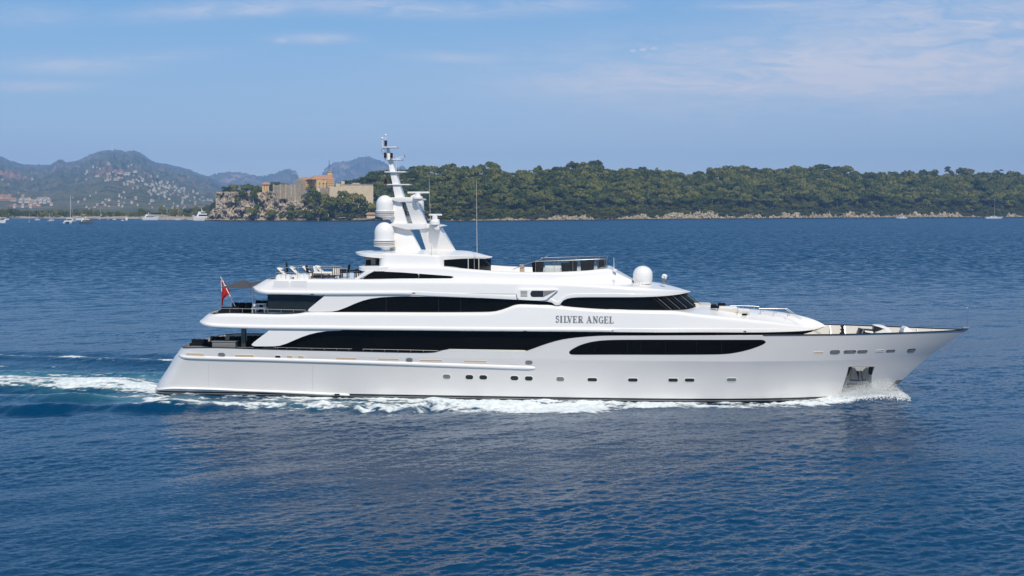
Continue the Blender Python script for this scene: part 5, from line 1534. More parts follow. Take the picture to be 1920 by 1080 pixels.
# foredeck lounge: raised well with seats, cushions
bm = bmesh.new()
def fore_z(px, yl):
    """height of the foredeck surface of the tier at a point"""
    x = L(px, 590, yl)[0]; w = float(PA(x, 6.3)) - .3; zt = float(A_hi(x)); zc = float(pchip([L(a, b, 0)[0] for a, b in A_C], [L(a, b, 0)[1] for a, b in A_C])(x))
    q = min(abs(yl) / max(w, .1), 1); return x, zt + (zc - zt) * (1 - q * q)
x0 = L(1329, 588, -1.8)[0]; x1 = L(1418, 590, -1.8)[0]

x, z = fore_z(1330, 0.8)
o = place('foredeck_seat', 'cream built-up seat on the foredeck below the bridge windows', 'seat', x - .75, .5, z - .28)
part('seat_base', lambda bm: add_box(bm, (0.1, 0, .2), (1.6, 3.0, .32), bevel=.14), M_CREAM, o)
part('backrest', lambda bm: add_box(bm, (-.45, 0, .36), (.7, 2.6, .3), ry=R(8), bevel=.14), M_CREAM, o)
for k, (px, py, yl, w, h, rz, lab) in enumerate(((1338, 578.5, -1.7, .48, .30, .3, 'dark scatter cushion upper left of the foredeck group'), (1341, 584.5, -2.35, .62, .22, -.2, 'flat dark scatter cushion lying lowest in the foredeck group'),
                                             (1353, 578, -0.9, .62, .36, .1, 'largest dark scatter cushion leaning at the forward side of the group'), (1396, 588.0, -2.45, .42, .14, .2, 'small dark cushion alone near the foredeck rail'))):
    x, z = fore_z(px, yl); z += .16 if h > .25 else .28 if px == 1341 else .1
    o = empty('scatter_cushion', to_world(x, yl, z), rz - YA)
    tag(o, lab, 'cushion', 'dark cushions on the foredeck lounge')
    part('cushion_pad', lambda bm: (add_box(bm, (0, 0, 0), (w, .16, h), bevel=.07)), M_DARKF, o)
    part('cushion_piping', lambda bm: add_tube(bm, [(-w / 2 + .03, -.02, -h / 2 + .03), (w / 2 - .03, -.02, -h / 2 + .03), (w / 2 - .03, -.02, h / 2 - .03), (-w / 2 + .03, -.02, h / 2 - .03)], .012, 4, closed=True), M_BLACK, o)
for px, w in ((1364, 1.5), (1394, .9)):
    x, z = fore_z(px, -1.9)
    o = place('sun_pad', 'white sun pad on the foredeck ' + ('beside the dark cushions' if px == 1364 else 'furthest forward, by the rail'), 'sun pad', x, -1.75, z - .06, 0, 'white sun pads on the foredeck')
    part('pad_base', lambda bm: add_box(bm, (0, 0, .08), (w, .9, .30), bevel=.02), M_CREAM, o)
    part('pad_cushion', lambda bm: add_box(bm, (0, 0, .29), (w * .96, .85, .16), bevel=.06), M_CUSHION, o)
# bow deck: covered tender crane and covered windlass
def bow_gear():
    yl = 0.4
    x0, z0 = L(1603, 626, yl)
    o = place('deck_crane', 'folded white deck crane with black underside on the bow deck', 'crane', x0, yl, z0)
    def Q(px, py): 
        x, z = L(px, py, yl); return (x - x0, z - z0)
    part('crane_arm', lambda bm: add_prism(bm, [Q(1637, 609.8), (Q(1640, 608.2)), Q(1654, 609.4), Q(1664, 613.5), Q(1671, 622), Q(1664, 623), Q(1657, 616), Q(1648, 612.5)], -.35, .35), M_WHITE, o, smooth=False)
    part('crane_ram', lambda bm: add_prism(bm, [Q(1637, 611), Q(1648, 613.2), Q(1657, 616.5), Q(1663, 622), Q(1650, 621), Q(1637, 621)], -.3, .3), M_BLACK, o, smooth=False)
    part('crane_base', lambda bm: add_prism(bm, [Q(1606, 628), Q(1611, 615), Q(1618, 616.5), Q(1640, 618), Q(1640, 628)], -.35, .35), M_BLACK, o, smooth=False)
    part('crane_hood', lambda bm: add_prism(bm, [Q(1619, 618.5), Q(1634, 620), Q(1636, 624), Q(1620, 621.5)], -.45, -.3), M_WHITE, o, smooth=False)
    part('crane_strut', lambda bm: add_prism(bm, [Q(1612, 628), Q(1616, 616), Q(1618, 616.3), Q(1614, 628)], -.42, -.36), M_STEEL, o, smooth=False)
    part('crane_cover', lambda bm: add_prism(bm, [Q(1632, 628), Q(1640, 621.5), Q(1655, 615.8), Q(1664, 623), Q(1668, 628)], -.9, -.4), M_CUSHION, o, smooth=False)
    x0, z0 = L(1697, 622, 0.2)
    o = place('covered_windlass', 'white cloth-covered windlass peaked near the stem', 'windlass', x0, .2, z0)
    def Q2(px, py): 
        x, z = L(px, py, .2); return (x - x0, z - z0)
    part('windlass_cover', lambda bm: add_prism(bm, [Q2(1689, 624), Q2(1692, 615), Q2(1696, 611.6), Q2(1700, 612.6), Q2(1708, 618), Q2(1716, 620), Q2(1717, 624)], lambda z: -.7 + .35 * np.clip(z * 1.5, 0, 1), lambda z: .7 - .35 * np.clip(z * 1.5, 0, 1)), M_CUSHION, o, smooth=False)
    part('windlass_base', lambda bm: add_box(bm, (.1, 0, -.25), (.9, .9, .5), bevel=.05), M_GREYBOX, o)
bow_gear()
# ------------------------------------------------------------------ land: materials
def ground_mat(name, cols, scale, rough=0.95, bump=0.6, bd=1.0, mask_scale=None, patch=None, patch_lo=0.58, patch_hi=0.66):
    """earth, rock or scrub: two tones mixed by noise, with optional patches of a third"""
    m, nt, p = new_mat(name)
    tcn = node(nt, 'ShaderNodeTexCoord')
    nz = node(nt, 'ShaderNodeTexNoise', {'Scale': scale, 'Detail': 8.0, 'Roughness': 0.62, 'Vector': tcn.outputs['Object']})
    mr = node(nt, 'ShaderNodeMapRange', {'Value': nz.outputs['Fac'], 'From Min': 0.36, 'From Max': 0.64})
    mx = node(nt, 'ShaderNodeMix', {'Factor': mr.outputs[0], 'A': cols[0] + (1,), 'B': cols[1] + (1,)}, data_type='RGBA')
    out = mx.outputs['Result']
    if patch:
        n2 = node(nt, 'ShaderNodeTexNoise', {'Scale': mask_scale, 'Detail': 6.0, 'Roughness': 0.6, 'Vector': tcn.outputs['Object']})
        m2 = node(nt, 'ShaderNodeMapRange', {'Value': n2.outputs['Fac'], 'From Min': patch_lo, 'From Max': patch_hi})
        mx2 = node(nt, 'ShaderNodeMix', {'Factor': m2.outputs[0], 'A': out, 'B': patch + (1,)}, data_type='RGBA')
        out = mx2.outputs['Result']
    nt.links.new(out, p.inputs['Base Color'])
    p.inputs['Roughness'].default_value = rough
    p.inputs['Specular IOR Level'].default_value = 0.1
    if bump:
        bp = node(nt, 'ShaderNodeBump', {'Strength': bump, 'Distance': bd, 'Height': nz.outputs['Fac']})
        nt.links.new(bp.outputs[0], p.inputs['Normal'])
    return m
M_HILL = ground_mat('maquis_hillside', ((0.052, 0.074, 0.054), (0.175, 0.175, 0.120)), 0.011, bump=0.9, bd=26.0, mask_scale=0.0022, patch=(0.34, 0.20, 0.15), patch_lo=0.57, patch_hi=0.66)
M_HILL2 = ground_mat('far_ridge', ((0.05, 0.064, 0.046), (0.17, 0.155, 0.11)), 0.006, bump=0.9, bd=45.0, mask_scale=0.0025, patch=(0.40, 0.28, 0.23), patch_lo=0.52, patch_hi=0.62)
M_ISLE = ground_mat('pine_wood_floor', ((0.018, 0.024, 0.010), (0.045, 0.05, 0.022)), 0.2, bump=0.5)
M_ROCK = ground_mat('shore_rock', ((0.26, 0.215, 0.145), (0.54, 0.465, 0.335)), 0.28, bump=1.0, bd=1.2, mask_scale=0.12, patch=(0.07, 0.055, 0.045), patch_lo=0.60, patch_hi=0.66)
def wet_foot(m, h0, h1):
    """darker wet band where the rock meets the sea"""
    nt = m.node_tree; p = nt.nodes['Principled BSDF']
    src = p.inputs['Base Color'].links[0].from_socket
    geo = node(nt, 'ShaderNodeNewGeometry'); sp = node(nt, 'ShaderNodeSeparateXYZ', {0: geo.outputs['Position']})
    mr = node(nt, 'ShaderNodeMapRange', {'Value': sp.outputs[2], 'From Min': h0, 'From Max': h1})
    mx = node(nt, 'ShaderNodeMix', {'Factor': mr.outputs[0], 'A': (0.045, 0.04, 0.032, 1), 'B': src}, data_type='RGBA')
    nt.links.new(mx.outputs['Result'], p.inputs['Base Color'])
wet_foot(M_ROCK, 0.5, 1.5)
M_CLIFF = ground_mat('limestone_cliff', ((0.27, 0.23, 0.18), (0.60, 0.52, 0.41)), 0.10, bump=1.0, bd=1.5, mask_scale=0.07, patch=(0.035, 0.045, 0.02), patch_lo=0.57, patch_hi=0.63)
M_BEACH = ground_mat('pale_beach', ((0.34, 0.28, 0.20), (0.46, 0.40, 0.31)), 0.08, bump=0.2)
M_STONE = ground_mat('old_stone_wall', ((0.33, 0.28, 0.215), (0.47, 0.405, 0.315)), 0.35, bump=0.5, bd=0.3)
M_SAND = ground_mat('stone_wall_lit_tone', ((0.60, 0.475, 0.32), (0.72, 0.59, 0.42)), 0.35, bump=0.4, bd=0.3)  # paler copy of the stone: sunlight on right-turned faces put into its colour
M_OCHRE = ground_mat('ochre_render', ((0.62, 0.43, 0.21), (0.72, 0.52, 0.27)), 0.25, bump=0.1, bd=0.1)
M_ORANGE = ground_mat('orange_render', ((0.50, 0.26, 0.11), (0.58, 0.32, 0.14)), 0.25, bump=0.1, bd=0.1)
M_TILE = ground_mat('roof_tiles', ((0.40, 0.22, 0.135), (0.50, 0.29, 0.18)), 0.5, bump=0.4, bd=0.2)
M_SHUT = mat('window_dark', (0.05, 0.045, 0.04), 0.5)
def px_at(px, D): return (px - CX) / F * D
def dist_at(py): return F * CH / (py - HY)
def z_at(py, D): return CH - (py - HY) / F * D
def ip(pts): return pchip([p[0] for p in pts], [p[1] for p in pts])

# ------------------------------------------------------------------ far hills
def hill_layer(name, sky_pts, px0, px1, D0, D1, m, label, power=1.2, rough=1.0, seed=0, nx=340, ns=110, back=1.25, jag_px=0.7):
    sk = ip(sky_pts)
    px = np.linspace(px0, px1, nx); s = np.concatenate([np.linspace(0, 1, ns), np.linspace(1.03, back, 8)])
    PXg, S = np.meshgrid(px, s, indexing='ij')
    D = lerp(D0, D1, S)
    X = (PXg - CX) / F * D
    jag = samp(T_FOAM, 26.0, PXg * .55 + seed, PXg * 0 + seed) * .55 + samp(T_FOAM2, 14.0, PXg * .9 + seed, PXg * 0 + 2.0) * .35
    zr = z_at(sk(PXg) + jag_px * jag, D1)
    Sc = np.clip(S, 0, 1)
    n1 = samp(T_MID, 171.0, X * 0.052 + seed, D * 0.014 + seed) / T_MID.std()
    n2 = samp(T_FOAM, 26.0, X * 0.025 + seed, D * 0.009) 
    n3 = samp(T_FOAM2, 14.0, X * 0.022, D * 0.012 + seed)
    env = (4 * Sc * (1 - Sc)) ** 0.7 * (1 - Sc ** 2.5)
    rdg = 1 - np.abs(n1) * 0.9
    Z = zr * (0.015 + 0.985 * Sc ** power) * (1 + rough * env * (0.26 * rdg - 0.10 + 0.07 * n2))
    Z = Z + rough * zr * 0.006 * (n3 * Sc ** .5 * (1 - .75 * Sc)) + np.clip(S - 1, 0, 9) * -zr * 2.2
    Z = np.maximum(Z, 0.4 + 0 * Z)
    V = np.stack([X, D, Z], -1).reshape(-1, 3)
    idx = np.arange(len(px) * len(s)).reshape(len(px), len(s))
    Q = np.stack([idx[:-1, :-1], idx[1:, :-1], idx[1:, 1:], idx[:-1, 1:]], -1).reshape(-1, 4)
    ob = link(name, np_mesh(name, V, Q), m)
    tag(ob, label, None, None, 'structure')
    return px, s, D, X, Z
HILL1 = hill_layer('near_hills', [(-260, 300), (-120, 288), (-40, 290), (0, 293), (20, 301), (50, 308), (90, 309), (103, 304), (110, 299), (116, 298), (121, 304), (140, 302), (165, 292), (185, 284), (205, 281), (225, 281), (235, 284), (250, 282), (265, 288), (290, 303), (320, 309), (350, 316), (375, 326), (390, 330), (420, 345), (470, 378), (500, 400)],
                   -260, 500, 2400, 10000, M_HILL, 'green hillside rising behind the far shore with scattered villas', seed=0)
hill_layer('middle_hills', [(330, 395), (360, 350), (385, 333), (405, 326), (430, 322), (460, 325), (490, 330), (520, 323), (532, 318), (540, 317), (548, 319), (556, 323), (562, 334), (580, 342), (610, 360), (640, 390)],
           330, 640, 8800, 11200, M_HILL2, 'blue green ridge behind the fortress headland', power=0.9, seed=40, nx=300, ns=60, jag_px=1.6)
hill_layer('far_mountain', [(540, 392), (570, 352), (590, 336), (600, 331), (606, 321), (613, 312), (622, 307), (632, 303), (645, 303), (655, 300), (672, 296), (685, 293), (700, 296), (712, 300), (722, 305), (735, 312), (741, 320), (745, 314), (750, 311), (754, 309), (758, 312), (763, 320), (775, 345), (800, 380), (830, 392)],
           540, 830, 9900, 12200, M_HILL2, 'blue mountain with a bare summit far behind the fort', power=0.85, rough=0.9, seed=77, nx=360, ns=70, jag_px=1.8)
def hill_point(px_, py_):
    """point of the near hillside seen at a photo position"""
    pxs, s, D, X, Z = HILL1
    i = int(np.clip(np.searchsorted(pxs, px_), 1, len(pxs) - 1))
    t = (px_ - pxs[i - 1]) / (pxs[i] - pxs[i - 1])
    z = Z[i - 1] * (1 - t) + Z[i] * t; d = D[i]
    y = HY - F * (z - CH) / d
    vis = np.minimum.accumulate(y)
    k = int(np.argmax(vis <= py_))
    if k == 0: return None
    return px_at(px_, d[k]), float(d[k]), float(z[k])

# radio mast on the summit
def radio_mast():
    p = hill_point(211, 283) or (0, 5000, 330)
    D = 9960.0; X = px_at(211.5, D); zb = z_at(283, D)
    o = empty('radio_mast', (X, D, zb)); tag(o, 'white radio mast standing on the hill summit', 'mast')
    w = M_WHITE
    part('mast_shaft', lambda bm: add_tube(bm, [(0, 0, -6), (0, 0, 26), (0, 0, 72)], [5.5, 4, 1.6], 6), w, o)
    part('mast_platform', lambda bm: (add_box(bm, (0, 0, 24), (15, 12, 2.5))), w, o)
    part('mast_hut', lambda bm: add_box(bm, (-9, 0, 2), (16, 12, 12), bevel=.3), w, o)
radio_mast()

# houses on the hillside: each its own small building
M_HWALL = ground_mat('pale_house_wall', ((0.50, 0.46, 0.42), (0.62, 0.58, 0.54)), 0.1, bump=0)
M_HPINK = ground_mat('pink_house_wall', ((0.46, 0.33, 0.25), (0.54, 0.40, 0.32)), 0.1, bump=0)
def house_mesh(kind):
    bm = bmesh.new()
    W_, D_, H_ = ((1.0, .8, .55), (1.4, .8, .6), (.9, .8, .9))[kind]
    add_box(bm, (0, 0, H_ / 2 - .25), (W_, D_, H_ + .5))
    nb = len(bm.faces)
    if kind != 2:
        e = .07
        a = [bm.verts.new(p) for p in ((-W_ / 2 - e, -D_ / 2 - e, H_), (W_ / 2 + e, -D_ / 2 - e, H_), (W_ / 2 + e, D_ / 2 + e, H_), (-W_ / 2 - e, D_ / 2 + e, H_))]
        r = [bm.verts.new((-W_ / 2 + .15, 0, H_ + .26)), bm.verts.new((W_ / 2 - .15, 0, H_ + .26))]
        for q in ((a[0], a[1], r[1], r[0]), (a[2], a[3], r[0], r[1]), (a[1], a[2], r[1]), (a[3], a[0], r[0]), (a[3], a[2], a[1], a[0])):
            bm.faces.new(q).material_index = 1
    else:
        add_box(bm, (.1, .1, H_ + .12), (W_ * .6, D_ * .6, .3))
    bm.faces.ensure_lookup_table()
    for k in range(3):
        x = (-.3 + .3 * k) * W_
        v = [bm.verts.new((x - .06, -D_ / 2 - .01, H_ * .35)), bm.verts.new((x + .06, -D_ / 2 - .01, H_ * .35)), bm.verts.new((x + .06, -D_ / 2 - .01, H_ * .7)), bm.verts.new((x - .06, -D_ / 2 - .01, H_ * .7))]
        bm.faces.new(v).material_index = 2
    finish(bm, smooth=False)
    return bm
HM = []
for wallm in (M_HWALL, M_HPINK):
    for kd in range(3):
        bm = house_mesh(kd); me = bpy.data.meshes.new('hill_house'); bm.to_mesh(me); bm.free()
        for mm in (wallm, M_TILE, M_SHUT): me.materials.append(mm)
        HM.append(me)
def villas():
    g = np.random.default_rng(21)
    spots = []
    def region(n, cx_, cy_, rx, ry, slope, size, pink):
        for _ in range(n):
            a, b = g.normal(0, 1, 2)
            px = cx_ + a * rx; py = cy_ + b * ry + slope * a * rx
            spots.append((px, py, .205 * size * (0.6 + .8 * g.random()), pink))
    region(34, 225, 335, 26, 9, 0.22, 15, .15)
    region(46, 265, 345, 40, 9, 0.25, 14, .12)
    region(34, 320, 355, 26, 5, 0.26, 13, .10)
    region(22, 300, 368, 34, 8, 0.10, 14, .3)
    region(22, 385, 377, 16, 5, 0.25, 11, .05)
    region(26, 240, 378, 55, 9, 0.0, 14, .3)
    region(14, 180, 385, 40, 8, 0.0, 14, .3)
    region(10, 350, 388, 26, 6, 0.0, 13, .3)
    region(7, 175, 332, 14, 5, 0, 16, .6)
    region(6, 40, 350, 40, 10, 0, 12, .6)
    for px, py in ((12, 373), (6, 375), (19, 376), (26, 379)): spots.append((px, py, 16.8, 1.0))
    for px, py in ((44, 376), (50, 381), (57, 382), (62, 385), (55, 377), (68, 384), (40, 382), (60, 388)): spots.append((px, py, 16.2, .45))
    for px, py in ((75, 378), (82, 379), (88, 378), (94, 379), (78, 382), (86, 383), (92, 382)): spots.append((px, py, 15.6, .1))
    for px, py in ((30, 390), (45, 391), (60, 391), (74, 388), (98, 386)): spots.append((px, py, 13.2, .1))
    k = 0
    for px, py, sz, pink in spots:
        if px < -30 or px > 402 or py < 312: continue
        q = hill_point(px, py)
        if q is None: continue
        me = HM[(3 if g.random() < pink else 0) + int(g.choice([0, 1, 2, 2]))]
        o = bpy.data.objects.new('hillside_villa', me); COL.objects.link(o)
        o.location = (q[0], q[1] - 6, q[2] + 1.5); o.rotation_euler = (0, 0, g.uniform(-.5, .9)); big = sz > 7; sz = sz * q[1] / F * (1 if not big else .42); o.scale = (sz, sz, sz)
        pk = me in HM[3:]
        flat = me in (HM[2], HM[5])
        lab = ('pink' if pk else 'white') + (' flat-roofed' if flat else ' tile-roofed') + (' apartment block low on the far hillside' if big else ' villa among trees on the far hillside')
        tag(o, lab, 'house', ('pink' if pk else 'white') + (' flat-roofed' if flat else ' tile-roofed') + (' blocks' if big else ' villas') + ' on the far hillside')
        k += 1
villas()

# ------------------------------------------------------------------ island ground and rocks
SHORE = ip([(330, 414), (395, 414.2), (600, 414.4), (700, 413.8), (840, 415), (1000, 414), (1200, 411.8), (1400, 410.2), (1600, 408.8), (1920, 407.8), (2300, 407.5)])
def shore_D(px): return F * CH / (SHORE(px) - HY)
SKY_ISLE = ip([(380, 412), (400, 366), (430, 362), (470, 362), (500, 358), (520, 352), (560, 352), (600, 350), (640, 352), (665, 352), (680, 340), (690, 333), (705, 328), (735, 325), (760, 321), (790, 317), (850, 317), (930, 318), (950, 327), (1000, 321), (1050, 319), (1080, 312), (1120, 311), (1145, 323), (1190, 321), (1240, 324), (1300, 328), (1340, 325), (1360, 318), (1450, 322), (1530, 321), (1580, 319), (1610, 327), (1700, 330), (1830, 332), (1920, 332), (2300, 330)])
TREE_PX = 11.0
DEPTH = 250.0
ROCK_TOP = ip([(330, 409), (395, 408), (560, 407), (700, 407), (800, 405.5), (900, 404), (1000, 405), (1200, 402), (1260, 401), (1350, 397.5), (1420, 400), (1500, 399.5), (1600, 397), (1700, 396.5), (1800, 398), (1920, 397), (2300, 397)])
def isle_ground(px, s):
    """point of the island's ground: s = 0 behind the shore rocks, 1 on the crest"""
    Ds = shore_D(px) + 14
    D = Ds + DEPTH * s
    z0 = z_at(ROCK_TOP(px), Ds) * .92
    zr = z_at(SKY_ISLE(px) + TREE_PX, Ds + DEPTH)
    return D, np.maximum(z0 + (zr - z0) * np.clip(s, 0, 1) ** 0.85 - np.clip(s - 1, 0, 9) * 60, 0.3)
def build_island():
    px = np.linspace(392, 2300, 420); s = np.concatenate([[-0.02], np.linspace(0, 1, 26), [1.15, 1.5, 2.2]])
    P_, S = np.meshgrid(px, s, indexing='ij')
    D, Z = isle_ground(P_, S)
    Z = np.where(S < 0, 0.4, Z)
    X = (P_ - CX) / F * D
    Z = Z + 1.2 * samp(T_FOAM, 26.0, X * .1, D * .1) * (S > 0)
    V = np.stack([X, D, Z], -1).reshape(-1, 3)
    idx = np.arange(P_.size).reshape(P_.shape)
    Q = np.stack([idx[:-1, :-1], idx[1:, :-1], idx[1:, 1:], idx[:-1, 1:]], -1).reshape(-1, 4)
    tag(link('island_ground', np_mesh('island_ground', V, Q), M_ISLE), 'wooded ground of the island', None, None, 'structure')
    # pale rock ledges along the water
    px = np.linspace(384, 2300, 1500); v = np.linspace(0, 1, 22)
    P_, Vv = np.meshgrid(px, v, indexing='ij')
    Ds = shore_D(P_)
    D = Ds - 3 + 19 * Vv
    X = (P_ - CX) / F * D
    top = z_at(ROCK_TOP(P_), Ds + 14)
    low = np.clip(.80 + .26 * samp(T_FOAM, 26.0, X[:, :1] * .030 + 3, X[:, :1] * 0 + 9.0) + .12 * samp(T_FOAM2, 14.0, X[:, :1] * .08, X[:, :1] * 0 + 2.0), .25, 1.05)
    top = top * low
    b = samp(T_FOAM, 26.0, X * .22, D * .5); b2 = samp(T_FOAM2, 14.0, X * .16, D * .35); b3 = samp(T_FOAM, 26.0, X * .05 + 7, D * .02)
    prof = np.clip(Vv * (1.25 + .35 * b3) + .16 * b, 0, 1)
    prof = np.floor(prof * 4) / 4 * .6 + prof * .4                       # ledges
    Z = -0.8 + (top + .8) * prof * (1 + .10 * b2)
    D2 = D + 2.2 * b2 + 1.5 * b
    X = (P_ - CX) / F * D2
    V = np.stack([X, D2, Z], -1).reshape(-1, 3)
    idx = np.arange(P_.size).reshape(P_.shape)
    Q = np.stack([idx[:-1, :-1], idx[1:, :-1], idx[1:, 1:], idx[:-1, 1:]], -1).reshape(-1, 4)
    tag(link('rocky_shore', np_mesh('rocky_shore', V, Q, False), M_ROCK), 'pale rock ledges along the island shore', None, None, 'structure')
    # the headland cliff
    top0 = ip([(386, 413), (390, 404), (396, 395), (400, 391), (403, 392), (404.5, 363), (408, 361), (440, 361), (470, 360.5), (480, 361), (486, 366), (492, 360), (500, 358), (515, 362), (528, 372), (545, 372), (560, 376), (575, 371), (585, 376), (600, 388), (620, 396), (660, 404), (690, 410)])
    top = lambda q: top0(q) + 1.1 * samp(T_FOAM, 26.0, q * .9, q * 0 + 3.0) * sstep(398, 412, q)
    px = np.linspace(386, 690, 520); v = np.linspace(0, 1, 90)
    P_, Vv = np.meshgrid(px, v, indexing='ij')
    D0 = shore_D(P_) + 6
    xx = px_at(P_, 1430.0)
    colm = samp(T_FOAM, 26.0, xx * .07, Vv * 1.6) ; colm2 = samp(T_FOAM2, 14.0, xx * .11, Vv * 3.2); colm3 = samp(T_FOAM, 26, xx * .022 + 5, Vv * .5)
    D = D0 + 15 * Vv ** 1.6 + 10.0 * colm3 + 6.0 * np.abs(colm) + 1.5 * colm2 + sstep(560, 640, P_) * 22 * Vv
    Zt = z_at(top(P_), D0 + 15)
    Z = -1 + (Zt + 1) * Vv + 1.0 * colm2 * Vv * (1 - Vv)
    X = (P_ - CX) / F * D
    global CLIFF; CLIFF = (px, D.copy(), Z.copy())
    # a level shelf behind the edge
    D3 = D[:, -1:] + np.array([[6, 18, 60]]); Z3 = np.repeat(Z[:, -1:], 3, 1) + np.array([[.3, .2, -2]]); X3 = (px[:, None] - CX) / F * D3
    X, D, Z = np.concatenate([X, X3], 1), np.concatenate([D, D3], 1), np.concatenate([Z, Z3], 1)
    V = np.stack([X, D, Z], -1).reshape(-1, 3)
    idx = np.arange(D.size).reshape(D.shape)
    Q = np.stack([idx[:-1, :-1], idx[1:, :-1], idx[1:, 1:], idx[:-1, 1:]], -1).reshape(-1, 4)
    tag(link('headland_cliff', np_mesh('headland_cliff', V, Q, False), M_CLIFF), 'grey and tan limestone cliff below the fort', None, None, 'structure')
build_island()
# far mainland: low green shore and beach
def build_mainland():
    px = np.linspace(-330, 420, 160); v = np.linspace(0, 1, 14)
    P_, Vv = np.meshgrid(px, v, indexing='ij')
    D = F * CH / (ip([(-330, 409.3), (0, 409.3), (120, 409.6), (250, 410.2), (300, 412), (380, 412.5), (420, 412.8)])(P_) - HY)
    D = D + 500 * Vv ** 1.6
    X = (P_ - CX) / F * D
    Z = -.4 + 5.5 * Vv ** .6 + .5 * samp(T_FOAM, 26, X * .06, D * .05)
    V = np.stack([X, D, Z], -1).reshape(-1, 3); idx = np.arange(P_.size).reshape(P_.shape)
    Q = np.stack([idx[:-1, :-1], idx[1:, :-1], idx[1:, 1:], idx[:-1, 1:]], -1).reshape(-1, 4)
    tag(link('mainland_beach', np_mesh('mainland_beach', V, Q), M_BEACH), 'pale beach along the far mainland shore', None, None, 'structure')
build_mainland()

# ------------------------------------------------------------------ trees
def leaf_mat(name, a, b, c):
    m, nt, p = new_mat(name)
    oi = node(nt, 'ShaderNodeObjectInfo')
    at = node(nt, 'ShaderNodeAttribute', attribute_name='hue')
    sm = node(nt, 'ShaderNodeMath', {0: oi.outputs['Random'], 1: at.outputs['Fac']}, operation='ADD')
    fr = node(nt, 'ShaderNodeMath', {0: sm.outputs[0]}, operation='FRACT')
    cr = node(nt, 'ShaderNodeValToRGB', {'Fac': fr.outputs[0]})
    e = cr.color_ramp.elements
    e[0].position = 0; e[0].color = a + (1,); e[1].position = 1; e[1].color = c + (1,)
    q = e.new(.55); q.color = b + (1,)
    geo = node(nt, 'ShaderNodeNewGeometry')
    mr = node(nt, 'ShaderNodeMapRange', {'Value': geo.outputs['Random Per Island'], 'To Min': 0.72, 'To Max': 1.30})
    sc_ = node(nt, 'ShaderNodeVectorMath', {0: cr.outputs[0]}, operation='SCALE'); nt.links.new(mr.outputs[0], sc_.inputs['Scale'])
    nt.links.new(sc_.outputs[0], p.inputs['Base Color'])
    p.inputs['Roughness'].default_value = 0.8
    p.inputs['Specular IOR Level'].default_value = 0.15
    return m
M_LEAF = leaf_mat('pine_needles', (0.040, 0.062, 0.013), (0.105, 0.124, 0.025), (0.195, 0.188, 0.042))
M_LEAFG = leaf_mat('grey_green_leaves', (0.085, 0.10, 0.05), (0.10, 0.12, 0.06), (0.13, 0.14, 0.08))
M_BARK = mat('tree_bark', (0.20, 0.15, 0.11), 0.9, var=0.25)
M_BARKP = mat('pale_bark', (0.42, 0.38, 0.32), 0.9, var=0.2)
def crown_arrays(kind, seed, n_leaf):
    """leaf clumps set on lumpy cushions; unit crown about 1 wide, base of crown near z = 0"""
    g = np.random.default_rng(seed)
    lobes = []
    if kind == 'umbrella':
        for _ in range(9):
            a = g.uniform(0, 2 * np.pi); r = .36 * np.sqrt(g.random())
            lobes.append((r * np.cos(a), r * np.sin(a), .24 + .10 * g.random() - .25 * r, .17 + .09 * g.random(), .11 + .05 * g.random()))
    elif kind == 'round':
        for _ in range(10):
            a = g.uniform(0, 2 * np.pi); r = .30 * np.sqrt(g.random()); z = .12 + .48 * g.random()
            lobes.append((r * np.cos(a), r * np.sin(a), z, .16 + .10 * g.random(), .14 + .07 * g.random()))
    else:                                   # open, broken crown of a tall old tree
        for _ in range(9):
            a = g.uniform(0, 2 * np.pi); r = .38 * np.sqrt(g.random()); z = .05 + .75 * g.random()
            lobes.append((r * np.cos(a), r * np.sin(a), z, .10 + .08 * g.random(), .07 + .05 * g.random()))
    w = np.array([l[3] ** 2 for l in lobes]); w /= w.sum()
    which = g.choice(len(lobes), n_leaf, p=w); Lb = np.array(lobes)[which]
    d = g.normal(size=(n_leaf, 3)); d[:, 2] = np.where(d[:, 2] < -.25, -d[:, 2], d[:, 2]); d /= np.linalg.norm(d, axis=1, keepdims=True)
    rad = 0.72 + .36 * g.random(n_leaf) ** .7
    c = Lb[:, :3] + d * np.stack([Lb[:, 3], Lb[:, 3], Lb[:, 4]], 1) * rad[:, None]
    nrm = d + .55 * g.normal(size=(n_leaf, 3)); nrm /= np.linalg.norm(nrm, axis=1, keepdims=True)
    t = np.cross(nrm, g.normal(size=(n_leaf, 3))); t /= np.linalg.norm(t, axis=1, keepdims=True); b = np.cross(nrm, t)
    sz = (.045 + .035 * g.random(n_leaf))[:, None]
    V = np.stack([c + t * sz, c + b * sz * .75, c - t * sz, c - b * sz * .75], 1).reshape(-1, 3)
    Q = np.arange(4 * n_leaf).reshape(-1, 4)
    return V, Q
def trunk_bm(h, r, seed, branches=4, spread=.25):
    g = np.random.default_rng(seed); bm = bmesh.new()
    lean = g.normal(0, .05, 2)
    pts = [(lean[0] * t * t, lean[1] * t * t, h * t) for t in (-.15, .3, .65, 1.0)]
    add_tube(bm, pts, [r * 1.2, r, r * .75, r * .5], 6)
    for k in range(branches):
        a = g.uniform(0, 2 * np.pi); z = h * g.uniform(.6, .95)
        add_tube(bm, [(lean[0] * .6, lean[1] * .6, z), (spread * .5 * np.cos(a), spread * .5 * np.sin(a), z + .12), (spread * np.cos(a), spread * np.sin(a), z + .26)], [r * .45, r * .3, r * .15], 5)
    finish(bm, merge=0)
    me = bpy.data.meshes.new('trunk'); bm.to_mesh(me); bm.free()
    return me
CROWNS = {}
